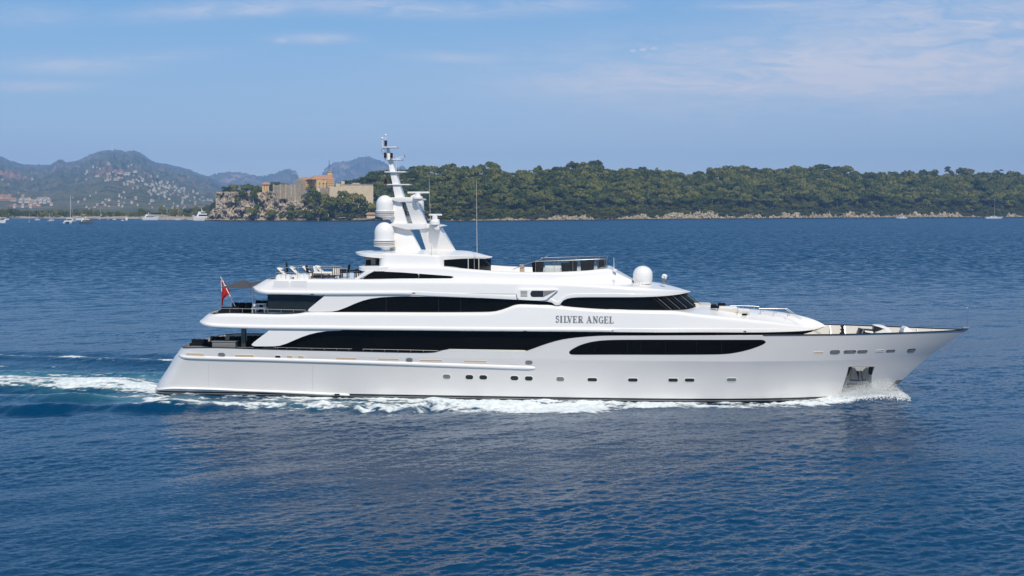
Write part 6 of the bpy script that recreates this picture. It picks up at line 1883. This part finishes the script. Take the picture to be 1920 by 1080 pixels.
for kind, nl in (('umbrella', 420), ('round', 460), ('open', 330)):
    CROWNS[kind] = []
    for k in range(4):
        V, Q = crown_arrays(kind, 100 + 7 * k + len(kind), nl)
        me = np_mesh('crown', V, Q, False); me.materials.append(M_LEAF if kind != 'open' else M_LEAFG if k % 2 else M_LEAF)
        at = me.attributes.new('hue', 'FLOAT', 'POINT')
        CROWNS[kind].append((me, V, Q))
TRUNKS = {'umbrella': [trunk_bm(.32, .022, 5 + k) for k in range(3)], 'round': [trunk_bm(.30, .026, 15 + k) for k in range(3)], 'open': [trunk_bm(.55, .020, 25 + k, 6, .32) for k in range(3)]}
for k_, v_ in TRUNKS.items():
    for i_, me in enumerate(v_): me.materials.append(M_BARKP if i_ == 0 else M_BARK)
TG = np.random.default_rng(77)
def tree(kind, X, Y, Z, w, h, label, group, lift=None, k=None):
    """one tree: an Empty at its foot with trunk and crown; w = crown width, h = full height"""
    o = empty('pine_tree' if kind != 'open' else 'tall_tree', (X, Y, Z), TG.uniform(0, 6.28))
    o.empty_display_size = 2
    tag(o, label, 'tree', group)
    tk = 0.30 if kind != 'open' else .35
    t = bpy.data.objects.new('trunk', TRUNKS[kind][int(TG.integers(3))]); COL.objects.link(t); t.parent = o
    hc = {'umbrella': .42, 'round': .72, 'open': .92}[kind]
    base = lift if lift is not None else {'umbrella': .42, 'round': .15, 'open': .32}[kind]
    t.scale = (w, w, h * (base + .12) / {'umbrella': .32, 'round': .30, 'open': .55}[kind])
    c = bpy.data.objects.new('crown', CROWNS[kind][k if k is not None else int(TG.integers(4))][0]); COL.objects.link(c); c.parent = o
    c.location = (0, 0, h * base); c.scale = (w, w, h * (1 - base) / hc)
    c.rotation_euler = (0, 0, TG.uniform(0, 6.28))
    return o
def wood():
    g = np.random.default_rng(9)
    spots = []
    for _ in range(3200):
        px = g.uniform(560, 2260); s = g.random() ** 0.8
        if px < 700 and (s > .80 or px < 585 and s > .45): continue
        spots.append((px, s))
    # keep a little apart
    cell = {}
    keep = []
    for px, s in spots:
        D, Z = isle_ground(px, s); X = px_at(px, D)
        key = (int(X // 9.5), int(D // 11))
        if key in cell: continue
        cell[key] = 1; keep.append((px, s, float(X), float(D), float(Z)))
    # the crest and the front edge stand out as single trees, the middle of the wood reads as a mass
    rank = sorted(range(len(keep)), key=lambda i: min(abs(keep[i][1] - 0.06), abs(keep[i][1] - .98) * 1.2) + (0.9 if keep[i][0] > 1960 else 0) + .25 * g.random())
    single = set(rank[:200])
    MV, MQ, MH, off = [], [], [], 0
    for i, (px, s, X, D, Z) in enumerate(keep):
        tall = g.random()
        kind = 'umbrella' if tall < .62 else 'round'
        w = g.uniform(14, 24); h = g.uniform(13, 19) if kind == 'umbrella' else g.uniform(10, 16)
        if s < .08: h *= .62; w *= .75; kind = 'round' if g.random() < .6 else kind
        h *= D / 1750.0; w *= D / 1750.0
        if i in single:
            front = s < .5
            if not front: h *= g.uniform(.75, 1.28); w *= g.uniform(.65, 1.15)
            lab = ('umbrella pine' if kind == 'umbrella' else 'round bushy tree') + (' at the front edge of the island wood above the rocks' if front else ' on the skyline of the island wood')
            tree(kind, X, D, Z - .5, w, h, lab, ('umbrella pines' if kind == 'umbrella' else 'round trees') + (' at the front edge of the wood' if front else ' on the island skyline'))
        else:
            me, V, Q = CROWNS[kind][int(g.integers(4))]
            a = g.uniform(0, 6.28); ca, sa = math.cos(a), math.sin(a)
            base = .32 if kind == 'umbrella' else .10; hc = .42 if kind == 'umbrella' else .72
            W_ = np.stack([(V[:, 0] * ca - V[:, 1] * sa) * w + X, (V[:, 0] * sa + V[:, 1] * ca) * w + D, V[:, 2] * h * (1 - base) / hc + Z + h * base], 1)
            MV.append(W_); MQ.append(Q + off); MH.append(np.full(len(W_), g.random())); off += len(W_)
    for _ in range(1100):                     # low scrub along the top of the rocks
        px = g.uniform(585, 2250); s = g.uniform(-.012, .20) if g.random() < .7 else g.uniform(-.012, .04)
        D, Z = isle_ground(px, max(s, 0)); D = float(D) + min(s, 0) * DEPTH; X = px_at(px, D); Z = float(Z) * (1 if s > 0 else .62)
        V, Q = CROWNS['round'][int(g.integers(4))][1:]
        w = g.uniform(6, 13); h = g.uniform(3, 6.5)
        MV.append(np.stack([V[:, 0] * w + X, V[:, 1] * w + D, V[:, 2] * h / .72 + Z - .8], 1)); MQ.append(Q + off); MH.append(np.full(len(V), .35 + .5 * g.random())); off += len(V)
    me = np_mesh('island_wood', np.concatenate(MV), np.concatenate(MQ), False)
    at = me.attributes.new('hue', 'FLOAT', 'POINT'); at.data.foreach_set('value', np.concatenate(MH).astype(np.float32))
    tag(link('island_wood', me, M_LEAF), 'dense green pine wood covering the island slope', None, None, 'stuff')
wood()
def odd_trees():
    """trees one can pick out: tall ones on the skyline, ones about the fort and on the far shore"""
    def at(px, py_top, py_base, D): return px_at(px, D), D, z_at(py_base, D), (py_base - py_top) / F * D
    sk = [(1062, 305, 14, 'grey-green tall tree at the left of the highest skyline group'), (1081, 300, 20, 'highest tree on the island skyline, grey green and open'), (1103, 306, 20, 'broad open tree just right of the highest skyline tree'), (1122, 311, 16, 'open tree at the right end of the highest skyline group'),
          (1046, 313, 12, 'small open tree left of the highest skyline group'), (997, 318, 12, 'open tree alone on the skyline between the two radio whips and the tall group'),
          (1173, 319, 11, 'open crowned tree on the skyline left of the small spire-like tree'), (1188, 318, 10, 'open crowned tree on the skyline beside the small spire-like tree'), (1232, 313, 8, 'small spire-like tree on the skyline above the radar dome'), (1251, 317, 8, 'small loose tree on the skyline just right of the spire-like tree'),
          (1362, 314, 15, 'pale open tree on the skyline above the bridge windows'), (1380, 314, 15, 'pale open tree just right of another above the bridge windows'), (1560, 312, 11, 'thin open tree left of a twin-crowned skyline tree'), (1579, 311, 17, 'twin-crowned open tree on the skyline above the bow'),
          (1673, 319, 16, 'open tree on the skyline above the anchor'), (1699, 318, 13, 'rounded tree on the skyline right of the anchor'), (1732, 326, 10, 'low open tree on the skyline left of the big open pines'),
          (1783, 311, 22, 'large open pine with clear gaps, left of a pair'), (1811, 311, 20, 'large open pine with clear gaps, right of a pair'), (1763, 326, 10, 'small tree left of the big pair of open pines'), (1876, 317, 20, 'lone open pine on the skyline above the anchored sailing yacht'), (1903, 328, 14, 'rounded tree on the skyline at the right edge')]
    for px, top, wpx, lab in sk:
        D = float(shore_D(px)) + DEPTH
        X, Y, Z, h = at(px, top, SKY_ISLE(px) + TREE_PX, D)
        tree('open', X, Y, Z, wpx * 1.35 / F * D, h, lab, 'tall open trees on the island skyline')
    # about the fort and down the headland
    fort = [(440, 346, 362, 26), (465, 346, 362, 30), (425, 351, 362, 18), (485, 347, 362, 24), (452, 355, 372, 18), (476, 356, 378, 14), (520, 342, 352, 18), (534, 343, 352, 16), (508, 346, 362, 14),
            (445, 368, 384, 9), (474, 388, 404, 14), (482, 380, 404, 10), (510, 392, 410, 14), (545, 384, 402, 14), (556, 392, 410, 16),
            (584, 352, 378, 16), (578, 364, 388, 18), (596, 360, 384, 16), (604, 362, 386, 20), (622, 366, 388, 20), (640, 358, 386, 20), (655, 362, 388, 18), (648, 370, 392, 22), (672, 362, 386, 22), (690, 352, 384, 24), (616, 378, 402, 24), (636, 382, 404, 24),
            (660, 380, 402, 22), (680, 378, 402, 22), (598, 384, 408, 22), (575, 392, 411, 22), (605, 394, 411, 18), (545, 398, 411, 16), (528, 402, 411, 14), (700, 350, 382, 24), (699, 380, 402, 20), (470, 402, 412, 10), (587, 366, 392, 14), (628, 372, 394, 18), (645, 394, 409, 20), (670, 394, 409, 20), (688, 394, 409, 18), (712, 392, 408, 18), (652, 338, 350, 18), (664, 336, 350, 20), (677, 332, 350, 22), (690, 328, 350, 22), (702, 324, 350, 24), (642, 341, 350, 12)]
    for px, top, base, wpx in fort:
        D = 1432.0 + (412 - base) * 1.6 if base > 365 else 1540.0
        if base < 365: D = 1475.0 if px < 630 else 1530.0
        D = min(D, 1540.0)
        X, Y, Z, h = at(px, top, base, D)
        high = base < 365
        if not high and px < 690:
            pxs, Dg, Zg = CLIFF; i = int(np.clip(np.searchsorted(pxs, px), 0, len(pxs) - 1))
            yv = HY - (Zg[i] - CH) * F / Dg[i]; kk = int(np.argmax(yv <= base))
            Dc = float(Dg[i, kk]) - 2.5 - 0.25 * wpx
            X, Y, Z, h = at(px, top, base, Dc)
        tree('round' if px % 3 else 'umbrella', X, Y, Z - 2, wpx * 1.25 / F * D, h + 2, ('green tree on the high ground right behind the fort walls' if high and px > 630 else 'green tree on the cliff top behind the fort wall' if high else 'green bushy tree on the headland slope below the fort'), 'trees right behind the fort walls' if high and px > 630 else 'trees on the cliff top' if high else 'bushy trees below the fort', lift=.12)
    # far shore belt
    g = np.random.default_rng(4)
    for k in range(64):
        px = -40 + k * 5.1 + g.uniform(-2, 2)
        if 282 < px < 305: continue
        D = 1800 + g.uniform(0, 110)
        top = np.interp(px, [-40, 10, 20, 40, 60, 120, 200, 240, 280, 300], [396, 393, 390, 397, 396, 394, 395, 397, 396, 399]) + g.uniform(-1, 1.5)
        X, Y, Z, h = at(px, top, 409, D)
        tree('round', X, Y, Z - 1, g.uniform(9, 14), h + 1, 'low green tree in the belt along the far beach', 'trees along the far beach', lift=.02)
    for px, top, wpx in ((263, 391, 9), (270, 394, 9), (277, 396, 8), (303, 388, 11), (310, 392, 11), (318, 393, 12), (327, 391, 11), (336, 391, 12), (347, 390, 12), (357, 391, 12), (368, 388, 12), (379, 387, 13), (388, 386, 12), (397, 382, 14), (392, 390, 12), (402, 390, 10), (372, 394, 11), (352, 396, 12), (322, 397, 12), (340, 397, 12)):
        D = 1700.0
        X, Y, Z, h = at(px, top, 409, D)
        tree('round' if px % 2 else 'umbrella', X, Y, Z - 1, wpx * 1.2 / F * D, h + 1, 'dark tree behind the boats on the spit left of the cliff', 'dark trees on the spit left of the cliff', lift=.1)
odd_trees()

# ------------------------------------------------------------------ the fort
def block(name, px0, px1, top, base, D, m, parent, rz=0.0, depth=12.0, ox=None):
    """upright block whose front face spans two photo columns at distance D"""
    X0, X1 = px_at(px0, D), px_at(px1, D)
    z0, z1 = z_at(base, D), z_at(top, D)
    bm = bmesh.new()
    c, s_ = math.cos(rz), math.sin(rz)
    w = (X1 - X0) / max(c, .2)
    add_box(bm, (0, 0, 0), (w, depth, z1 - z0))
    M_ = Matrix.Translation(Vector(((X0 + X1) / 2 - s_ * depth / 2, D + c * depth / 2, (z0 + z1) / 2)) - parent.location) @ Matrix.Rotation(rz, 4, 'Z')
    bmesh.ops.transform(bm, matrix=M_, verts=bm.verts[:])
    return bm_obj(name, bm, m, parent, smooth=False)
def hip_roof(name, px0, px1, eave, ridge, D, m, parent, rz=0.0, depth=12.0, over=0.8):
    X0, X1 = px_at(px0, D), px_at(px1, D); z0, z1 = z_at(eave, D), z_at(ridge, D)
    c, s_ = math.cos(rz), math.sin(rz); w = (X1 - X0) / max(c, .2)
    bm = bmesh.new(); a, b = w / 2 + over, depth / 2 + over
    v = [bm.verts.new(p) for p in ((-a, -b, 0), (a, -b, 0), (a, b, 0), (-a, b, 0), (-a + b * .8, 0, z1 - z0), (a - b * .5, 0, z1 - z0), (-a, -b, -.5), (a, -b, -.5), (a, b, -.5), (-a, b, -.5))]
    for q in ((0, 1, 5, 4), (2, 3, 4, 5), (1, 2, 5), (3, 0, 4), (6, 7, 1, 0), (7, 8, 2, 1), (8, 9, 3, 2), (9, 6, 0, 3), (9, 8, 7, 6)): bm.faces.new([v[k] for k in q])
    M_ = Matrix.Translation(Vector(((X0 + X1) / 2 - s_ * depth / 2, D + c * depth / 2, z0)) - parent.location) @ Matrix.Rotation(rz, 4, 'Z')
    bmesh.ops.transform(bm, matrix=M_, verts=bm.verts[:])
    return bm_obj(name, bm, m, parent, smooth=False)
def fort_root(name, px, base, D, label, cat):
    o = empty(name, (px_at(px, D), D, z_at(base, D))); tag(o, label, cat); return o
def windows(parent, px_list, py_list, D, w, h, rz=0.0, X_ref=None):
    """window openings on a front face turned by rz about the column X_ref"""
    for px in px_list:
        for py in py_list:
            d = D + (px_at(px, D) - px_at(X_ref, D)) * math.tan(rz) if X_ref is not None else D
            bm = bmesh.new()
            add_box(bm, (0, 0, 0), (w, .5, h))
            bmesh.ops.transform(bm, matrix=Matrix.Translation(Vector((px_at(px, d), d - .1, z_at(py, d))) - parent.location) @ Matrix.Rotation(rz, 4, 'Z'), verts=bm.verts[:])
            bm_obj('window', bm, M_SHUT, parent, smooth=False)
TH = R(32)
def striped(name, a, b):
    m, nt, p = new_mat(name)
    tcn = node(nt, 'ShaderNodeTexCoord'); s = node(nt, 'ShaderNodeSeparateXYZ', {0: tcn.outputs['Object']})
    f = node(nt, 'ShaderNodeMath', {0: s.outputs[2], 1: 0.42}, operation='MULTIPLY'); fr = node(nt, 'ShaderNodeMath', {0: f.outputs[0]}, operation='FRACT'); gt = node(nt, 'ShaderNodeMath', {0: fr.outputs[0], 1: .45}, operation='GREATER_THAN')
    mx = node(nt, 'ShaderNodeMix', {'Factor': gt.outputs[0], 'A': a + (1,), 'B': b + (1,)}, data_type='RGBA')
    nt.links.new(mx.outputs['Result'], p.inputs['Base Color']); p.inputs['Roughness'].default_value = .9
    return m
M_STRIPE = striped('banded_brick', (0.38, 0.17, 0.07), (0.70, 0.48, 0.22))
o = fort_root('fort_building', 577, 352, 1470, 'ochre fort building with banded brick front, left of the orange-sided one', 'building')
block('wall', 567, 587, 336.5, 356, 1470, M_STRIPE, o, TH, 20)
block('front_bay', 579, 587, 336.6, 354, 1469.2, M_OCHRE, o, TH, 3)
hip_roof('roof', 566, 588, 336.5, 331.5, 1469.5, M_TILE, o, TH, 21)
o = fort_root('fort_building', 610, 352, 1462, 'yellow fort building with orange gable side and tiled roof beside the round tower', 'building')
block('wall', 595, 625, 336.2, 353, 1462, M_OCHRE, o, TH, 16)
block('banded_bay', 614, 625, 336.4, 352.5, 1464.0, M_STRIPE, o, TH, 3)
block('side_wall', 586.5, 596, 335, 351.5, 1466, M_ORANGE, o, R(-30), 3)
hip_roof('roof', 588, 626, 336.2, 328, 1461.5, M_TILE, o, TH, 17)
windows(o, (599.5, 606, 612), (344.5,), 1452.3, 1.1, 2.6, TH, 595)
windows(o, (607,), (338,), 1452.3, 1.1, 1.4, TH, 595)
def round_tower():
    D = 1480.0; o = fort_root('round_tower', 618.5, 337, D, 'ochre round tower with flat cap and thin pole behind the yellow fort building', 'tower')
    r = 5.6 / F * D; h = z_at(323.5, D) - z_at(340, D)
    part('tower_wall', lambda bm: add_lathe(bm, [(r, -4), (r, h)], (0, 0, -2), 24), M_OCHRE, o)
    part('tower_cap', lambda bm: add_lathe(bm, [(r * 1.1, 0), (r * 1.12, 1.1), (r * .8, 1.6), (0, 2.0)], (0, 0, h - 2), 24), M_TILE, o)
    part('signal_pole', lambda bm: add_tube(bm, [(-1, 0, h - 2), (-1, 0, h + 14)], .28, 6), M_SHUT, o)
    part('tower_window', lambda bm: add_box(bm, (1.2, -r + .1, h * .45), (.9, .6, 1.2)), M_SHUT, o)
round_tower()
o = fort_root('fort_wall', 540, 372, 1455, 'tall grey buttressed fort wall rising from the cliff', 'wall')
block('curtain_wall', 511, 557, 346.5, 378, 1455, M_STONE, o, R(-34), 10)
for px in (513, 526, 536, 546, 553):
    d = 1455 + (px - 534) / F * 1455 * math.tan(R(-34))
    block('buttress', px - 1.4, px + 1.4, 345.5, 376, d - 2.5, M_STONE, o, R(10), 4)
block('gable_wall', 551, 568, 337, 379, 1466, M_STONE, o, R(-38), 6)
windows(o, (554.5, 559.5), (353, 360), 1462.0, 1.0, 2.2, R(-38), 559)
o = fort_root('cliff_wall', 440, 366, 1448, 'low weathered stone wall along the cliff top edge', 'wall')
block('wall_face', 405, 474, 359.6, 368, 1449, M_STONE, o, R(-4), 3)
block('wall_face', 474, 498, 360.8, 368, 1446, M_SAND, o, R(8), 3)
o = fort_root('gate_house', 497, 359, 1456, 'small yellow house with tiled roof on the cliff top', 'house')
block('wall', 492, 504, 345.4, 362, 1456, M_OCHRE, o, R(14), 8)
hip_roof('roof', 491, 505, 345.4, 341.3, 1455.5, M_TILE, o, R(14), 9)
windows(o, (495.5, 500.5), (349, 354), 1455.2, .9, 1.5, R(14), 498)
o = fort_root('fort_wall', 605, 366, 1452, 'stepped stone bastion under the yellow fort building', 'wall')
block('bastion_face', 586, 595, 352, 370, 1452, M_STONE, o, R(-36), 5)
block('bastion_face', 594, 600, 352.5, 370, 1449, M_SAND, o, R(26), 5)
block('bastion_face', 600, 619, 352.8, 374, 1453, M_STONE, o, R(-30), 5)
o = fort_root('fort_wall', 655, 366, 1450, 'long sunlit sand-coloured fort wall right of the bastion', 'wall')
block('wall_face', 618.5, 641, 350.5, 372, 1448, M_SAND, o, R(24), 5)
block('wall_face', 640, 699, 346.6, 384, 1462, M_SAND, o, R(14), 5)
block('wall_coping', 640, 699, 345.6, 346.8, 1461.5, M_STONE, o, R(14), 6)
block('wall_step', 630, 643, 344.5, 352, 1468, M_SAND, o, R(20), 5)
block('guard_hut', 640, 646, 339.5, 345, 1476, M_SAND, o, R(20), 5)
hip_roof('hut_roof', 659, 675, 345.5, 342.8, 1474, M_STONE, o, R(14), 8)
# beach hut under the trees at the shore
o = fort_root('shore_hut', 695, 407, 1428, 'small hut with an orange roof among rocks at the island shore', 'hut')
block('wall', 688, 703, 401.5, 409, 1428, M_SAND, o, R(15), 6)
hip_roof('roof', 687, 704, 401.8, 398.3, 1427.5, M_TILE, o, R(15), 7)
for k, (a, b) in enumerate(((604, 614), (616, 630), (632, 648))):
    o = fort_root('beach_awning', (a + b) / 2, 409, 1426, ('white beach awning furthest left below the headland trees', 'white beach awning between two others below the headland trees', 'longest white beach awning below the headland trees')[k], 'awning')
    D = 1426
    part('awning_cloth', lambda bm: add_box(bm, (0, 0, z_at(407.4, D) - o.location.z), (px_at(b, D) - px_at(a, D), 4, .35)), M_CUSHION, o)
    for sx in (-1, 1): part('awning_post', lambda bm: add_tube(bm, [(sx * (px_at(b, D) - px_at(a, D)) * .45, 0, -.5), (sx * (px_at(b, D) - px_at(a, D)) * .45, 0, z_at(407.4, D) - o.location.z)], .1, 5), M_GREYBOX, o)

# ------------------------------------------------------------------ boats lying off the land
M_BOATW = mat('white_boat_paint', (0.80, 0.80, 0.79), 0.3, var=0.02)
M_BOATD = mat('slate_boat_paint', (0.10, 0.13, 0.16), 0.3, var=0.05)
M_BOATT = mat('wooden_boat_paint', (0.36, 0.22, 0.14), 0.5, var=0.1)
M_ALU = mat('bare_spar', (0.62, 0.60, 0.56), 0.4, 0.2)
def boat_hull(bm, Lh, B, fb, sheer=.25, stern=.75):
    """pointed bow at +x, transom at -x, waterline at z = 0"""
    n = 15; rows = []
    for i in range(n):
        u = i / (n - 1); x = -Lh / 2 + Lh * u
        b = B / 2 * (stern + (1 - stern) * min(1, u / .45)) if u < .45 else B / 2 * (1 - ((u - .45) / .55) ** 2.2)
        zt = fb * (1 + sheer * (u - .3) ** 2 * 2)
        rake = Lh * .06 * u ** 4
        rows.append([(x - rake, max(b * .55, 0), -fb * .35), (x - rake * .4, b * .88, fb * .1), (x + rake, b, zt), (x + rake, b * .9, zt), (x + rake, 0, zt * .97)])
    for sgn in (-1, 1):
        vs = [[bm.verts.new((x, sgn * y, z)) for x, y, z in r] for r in rows]
        for i in range(n - 1):
            for j in range(4): bm.faces.new((vs[i][j], vs[i + 1][j], vs[i + 1][j + 1], vs[i][j + 1]))
        bm.faces.new(vs[0])
def cabin(bm, x0, x1, w, z0, z1, rf=.5, ra=.15):
    h = z1 - z0
    lo = [(x0, w), (x1, w * .8)]
    v = [bm.verts.new(p) for p in ((x0, -w / 2, z0), (x1, -w * .4, z0), (x1, w * .4, z0), (x0, w / 2, z0), (x0 + ra * h, -w * .44, z1), (x1 - rf * h * 2, -w * .34, z1), (x1 - rf * h * 2, w * .34, z1), (x0 + ra * h, w * .44, z1))]
    for q in ((0, 1, 5, 4), (1, 2, 6, 5), (2, 3, 7, 6), (3, 0, 4, 7), (4, 5, 6, 7), (3, 2, 1, 0)): bm.faces.new([v[k] for k in q])
def at_water(px, py):
    D = dist_at(py); return px_at(px, D), D
def sailboat(px, py, wpx, mast_top, head, label, hullm=M_BOATW, group='boats at anchor off the far shore'):
    X, D = at_water(px, py); k = D / F
    Lh = max(wpx * k, 6.0); o = empty('sailboat', (X, D, 0), head); tag(o, label, 'sailboat', group)
    fb = max(Lh * .09, .9)
    part('hull', lambda bm: boat_hull(bm, Lh, Lh * .28, fb), hullm, o)
    part('cabin', lambda bm: cabin(bm, -Lh * .18, Lh * .18, Lh * .16, fb * .9, fb * 1.55), M_BOATW, o)
    part('cabin_window', lambda bm: cabin(bm, -Lh * .12, Lh * .12, Lh * .168, fb * 1.1, fb * 1.35, .3), M_GLASS, o)
    H = (py - mast_top) * k
    part('mast', lambda bm: add_tube(bm, [(Lh * .06, 0, 0), (Lh * .06, 0, H)], [max(.12, .22 * k), max(.08, .16 * k)], 6), M_ALU, o)
    part('boom', lambda bm: add_tube(bm, [(Lh * .05, 0, fb * 2.2), (-Lh * .32, 0, fb * 2.1)], .16 * max(1, k), 6), M_BOATD if Lh > 12 else M_BOATW, o)
    part('forestay', lambda bm: add_tube(bm, [(Lh * .5, 0, fb * 1.2), (Lh * .07, 0, H * .96)], .07, 4), M_ALU, o)
    part('backstay', lambda bm: add_tube(bm, [(-Lh * .48, 0, fb), (Lh * .05, 0, H)], .05, 4), M_ALU, o)
    return o
def motorboat(px, py, wpx, top, head, label, hullm=M_BOATW, decks=1, group='boats at anchor off the far shore'):
    X, D = at_water(px, py); k = D / F
    Lh = max(wpx * k, 4.0); H = (py - top) * k
    o = empty('motor_boat', (X, D, 0), head); tag(o, label, 'motorboat', group)
    fb = H * (.42 if decks == 1 else .34)
    part('hull', lambda bm: boat_hull(bm, Lh, Lh * .30, fb, .5), hullm, o)
    if decks == 1:
        part('cabin', lambda bm: cabin(bm, -Lh * .22, Lh * .22, Lh * .22, fb * .9, H * .85), M_BOATW, o)
        part('windscreen', lambda bm: cabin(bm, -Lh * .16, Lh * .205, Lh * .226, fb * 1.25, H * .72), M_GLASS, o)
        part('radar_arch', lambda bm: add_box(bm, (-Lh * .16, 0, H * .92), (Lh * .05, Lh * .2, H * .14), bevel=.02), M_BOATW, o)
    else:
        part('cabin', lambda bm: cabin(bm, -Lh * .36, Lh * .26, Lh * .24, fb * .9, fb + H * .22), M_BOATW, o)
        part('saloon_window', lambda bm: cabin(bm, -Lh * .26, Lh * .245, Lh * .246, fb + H * .04, fb + H * .16), M_GLASS, o)
        part('upper_deck', lambda bm: cabin(bm, -Lh * .30, Lh * .14, Lh * .20, fb + H * .22, fb + H * .40), M_BOATW, o)
        part('bridge_glass', lambda bm: cabin(bm, -Lh * .16, Lh * .125, Lh * .206, fb + H * .26, fb + H * .35), M_GLASS, o)
        part('radar_mast', lambda bm: (add_tube(bm, [(-Lh * .10, 0, fb + H * .4), (-Lh * .13, 0, H)], [H * .05, H * .02], 6)), M_BOATW, o)
    return o
motorboat(1, 418.2, 20, 404.5, R(-8), 'white motor yacht cut by the left edge of the picture', decks=2)
motorboat(12.5, 412.3, 8, 407.5, R(10), 'small white motorboat just behind the yacht at the left edge')
sailboat(55, 417, 5.5, 397.5, R(-65), 'small sailboat seen end on, nearest the left edge motor yacht')
sailboat(70, 412.8, 9, 400.5, R(5), 'low pale sailboat far back between two small sailboats')
sailboat(92.5, 416, 11, 399.5, R(-20), 'wooden sailboat with tan cabin left of the catamaran', M_BOATT)
sailboat(97, 413.6, 7, 398, R(20), 'white sailboat half hidden behind the wooden one')
def catamaran():
    X, D = at_water(131.5, 418.8); k = D / F; W_ = 16.5 * k
    o = empty('catamaran', (X, D, 0), R(0)); tag(o, 'white sailing catamaran seen from astern with a tall bare mast', 'catamaran', 'boats at anchor off the far shore')
    for sx in (-1, 1):
        def fn(bm):
            boat_hull(bm, W_ * 1.7, W_ * .30, W_ * .17, .2)
            bmesh.ops.rotate(bm, cent=(0, 0, 0), matrix=Matrix.Rotation(R(90), 3, 'Z'), verts=bm.verts[:])
            bmesh.ops.translate(bm, vec=(sx * W_ * .36, 0, 0), verts=bm.verts[:])
        part('hull', fn, M_BOATW, o)
    part('bridge_deck', lambda bm: add_box(bm, (0, 0, W_ * .26), (W_ * .94, W_ * 1.1, W_ * .12), bevel=W_ * .03), M_BOATW, o)
    part('cabin', lambda bm: add_box(bm, (0, W_ * .1, W_ * .43), (W_ * .72, W_ * .7, W_ * .22), bevel=W_ * .05), M_BOATW, o)
    part('cabin_window', lambda bm: add_box(bm, (0, -W_ * .26, W_ * .42), (W_ * .6, W_ * .04, W_ * .13), bevel=W_ * .01), M_GLASS, o)
    H = (418.8 - 367) * k
    part('mast', lambda bm: add_tube(bm, [(0, W_ * .1, W_ * .4), (0, W_ * .1, H)], [.34, .22], 8), M_ALU, o)
    part('boom', lambda bm: add_tube(bm, [(0, W_ * .05, W_ * .68), (0, -W_ * .7, W_ * .7)], .32, 6), M_BOATW, o)
    part('forestay', lambda bm: add_tube(bm, [(0, W_ * .85, W_ * .3), (0, W_ * .12, H * .95)], .07, 4), M_ALU, o)
    for sx in (-1, 1): part('shroud', lambda bm: add_tube(bm, [(sx * W_ * .42, 0, W_ * .3), (0, W_ * .1, H * .9)], .05, 4), M_ALU, o)
catamaran()
motorboat(146.5, 412.8, 9, 406.3, R(15), 'small white motorboat just right of the catamaran')
motorboat(163, 419.8, 29, 405.4, R(-12), 'large motorboat with a slate hull right of the catamaran', M_BOATD, 2)
sailboat(187.5, 413, 11, 391, R(10), 'sailboat with dark hull and tall mast right of the slate motorboat', M_BOATD)
sailboat(153, 411.8, 8, 399, R(10), 'pale sailboat behind the slate motorboat')
motorboat(203, 413, 8, 410.6, R(10), 'low dark open boat right of the tall-masted dark sailboat', M_BOATD)
motorboat(214.5, 412.2, 6, 409.6, R(20), 'tiny white boat between the low dark boat and the white dinghy')
motorboat(229.5, 414.2, 6, 411, R(160), 'tiny white dinghy left of the square white marker sail')
def dinghy_sail():
    X, D = at_water(237, 413); k = D / F
    o = empty('sailing_dinghy', (X, D, 0), R(5)); tag(o, 'dinghy with a small square white sail', 'dinghy', 'boats at anchor off the far shore')
    part('hull', lambda bm: boat_hull(bm, 5 * k, 1.6 * k, .8), M_BOATW, o)
    part('mast', lambda bm: add_tube(bm, [(0, 0, 0), (0, 0, 6.2 * k)], .1, 5), M_ALU, o)
    part('sail', lambda bm: add_box(bm, (.2 * k, 0, 3.4 * k), (3.6 * k, .12, 4.4 * k), bevel=.05), M_CUSHION, o)
dinghy_sail()
motorboat(282, 412.6, 28, 398.2, R(8), 'large white motor yacht moored off the spit', M_BOATW, 2)
sailboat(313.5, 413.2, 10, 391.5, R(170), 'tall-masted boat with a reddish hull drawn up at the spit', mat('red_boat_paint', (0.42, 0.12, 0.09), 0.4))
sailboat(334.5, 412.6, 12, 391.5, R(10), 'tall-masted pale boat at the spit left of the big white yacht')
motorboat(345, 412.8, 9, 409, R(15), 'small red boat under the masts at the spit', mat('red_skiff_paint', (0.45, 0.10, 0.08), 0.4))
motorboat(383, 413.6, 38, 391, R(12), 'very large white motor yacht half hidden by the rock at the cliff foot', M_BOATW, 2)
sailboat(1863, 409.9, 33, 371.5, R(4), 'white sailing yacht anchored under the wood at the far right', M_BOATW, 'boats off the island shore')
motorboat(1690.5, 409.6, 19, 404.8, R(176), 'small white motorboat close under the island rocks', M_BOATW, 1, 'boats off the island shore')

# ------------------------------------------------------------------ summer haze over the sea
def haze():
    bm = bmesh.new()
    x0, x1, y0, y1, z0, z1 = -12700.0, 12700.0, -800.0, 12900.0, -3.0, 640.0
    add_box(bm, ((x0 + x1) / 2, (y0 + y1) / 2, (z0 + z1) / 2), (x1 - x0, y1 - y0, z1 - z0))
    m = bpy.data.materials.new('sea_haze'); m.use_nodes = True
    nt = m.node_tree; nt.nodes.clear()
    out = nt.nodes.new('ShaderNodeOutputMaterial')
    v = nt.nodes.new('ShaderNodeVolumePrincipled')
    v.inputs['Color'].default_value = (0.31, 0.56, 1.0, 1)
    v.inputs['Density'].default_value = 9.2e-5
    v.inputs['Anisotropy'].default_value = -0.3
    nt.links.new(v.outputs[0], out.inputs['Volume'])
    ob = bm_obj('haze', bm, m, None, smooth=False)
    tag(ob, 'thin blue summer haze over the sea', None, None, 'stuff')
haze()
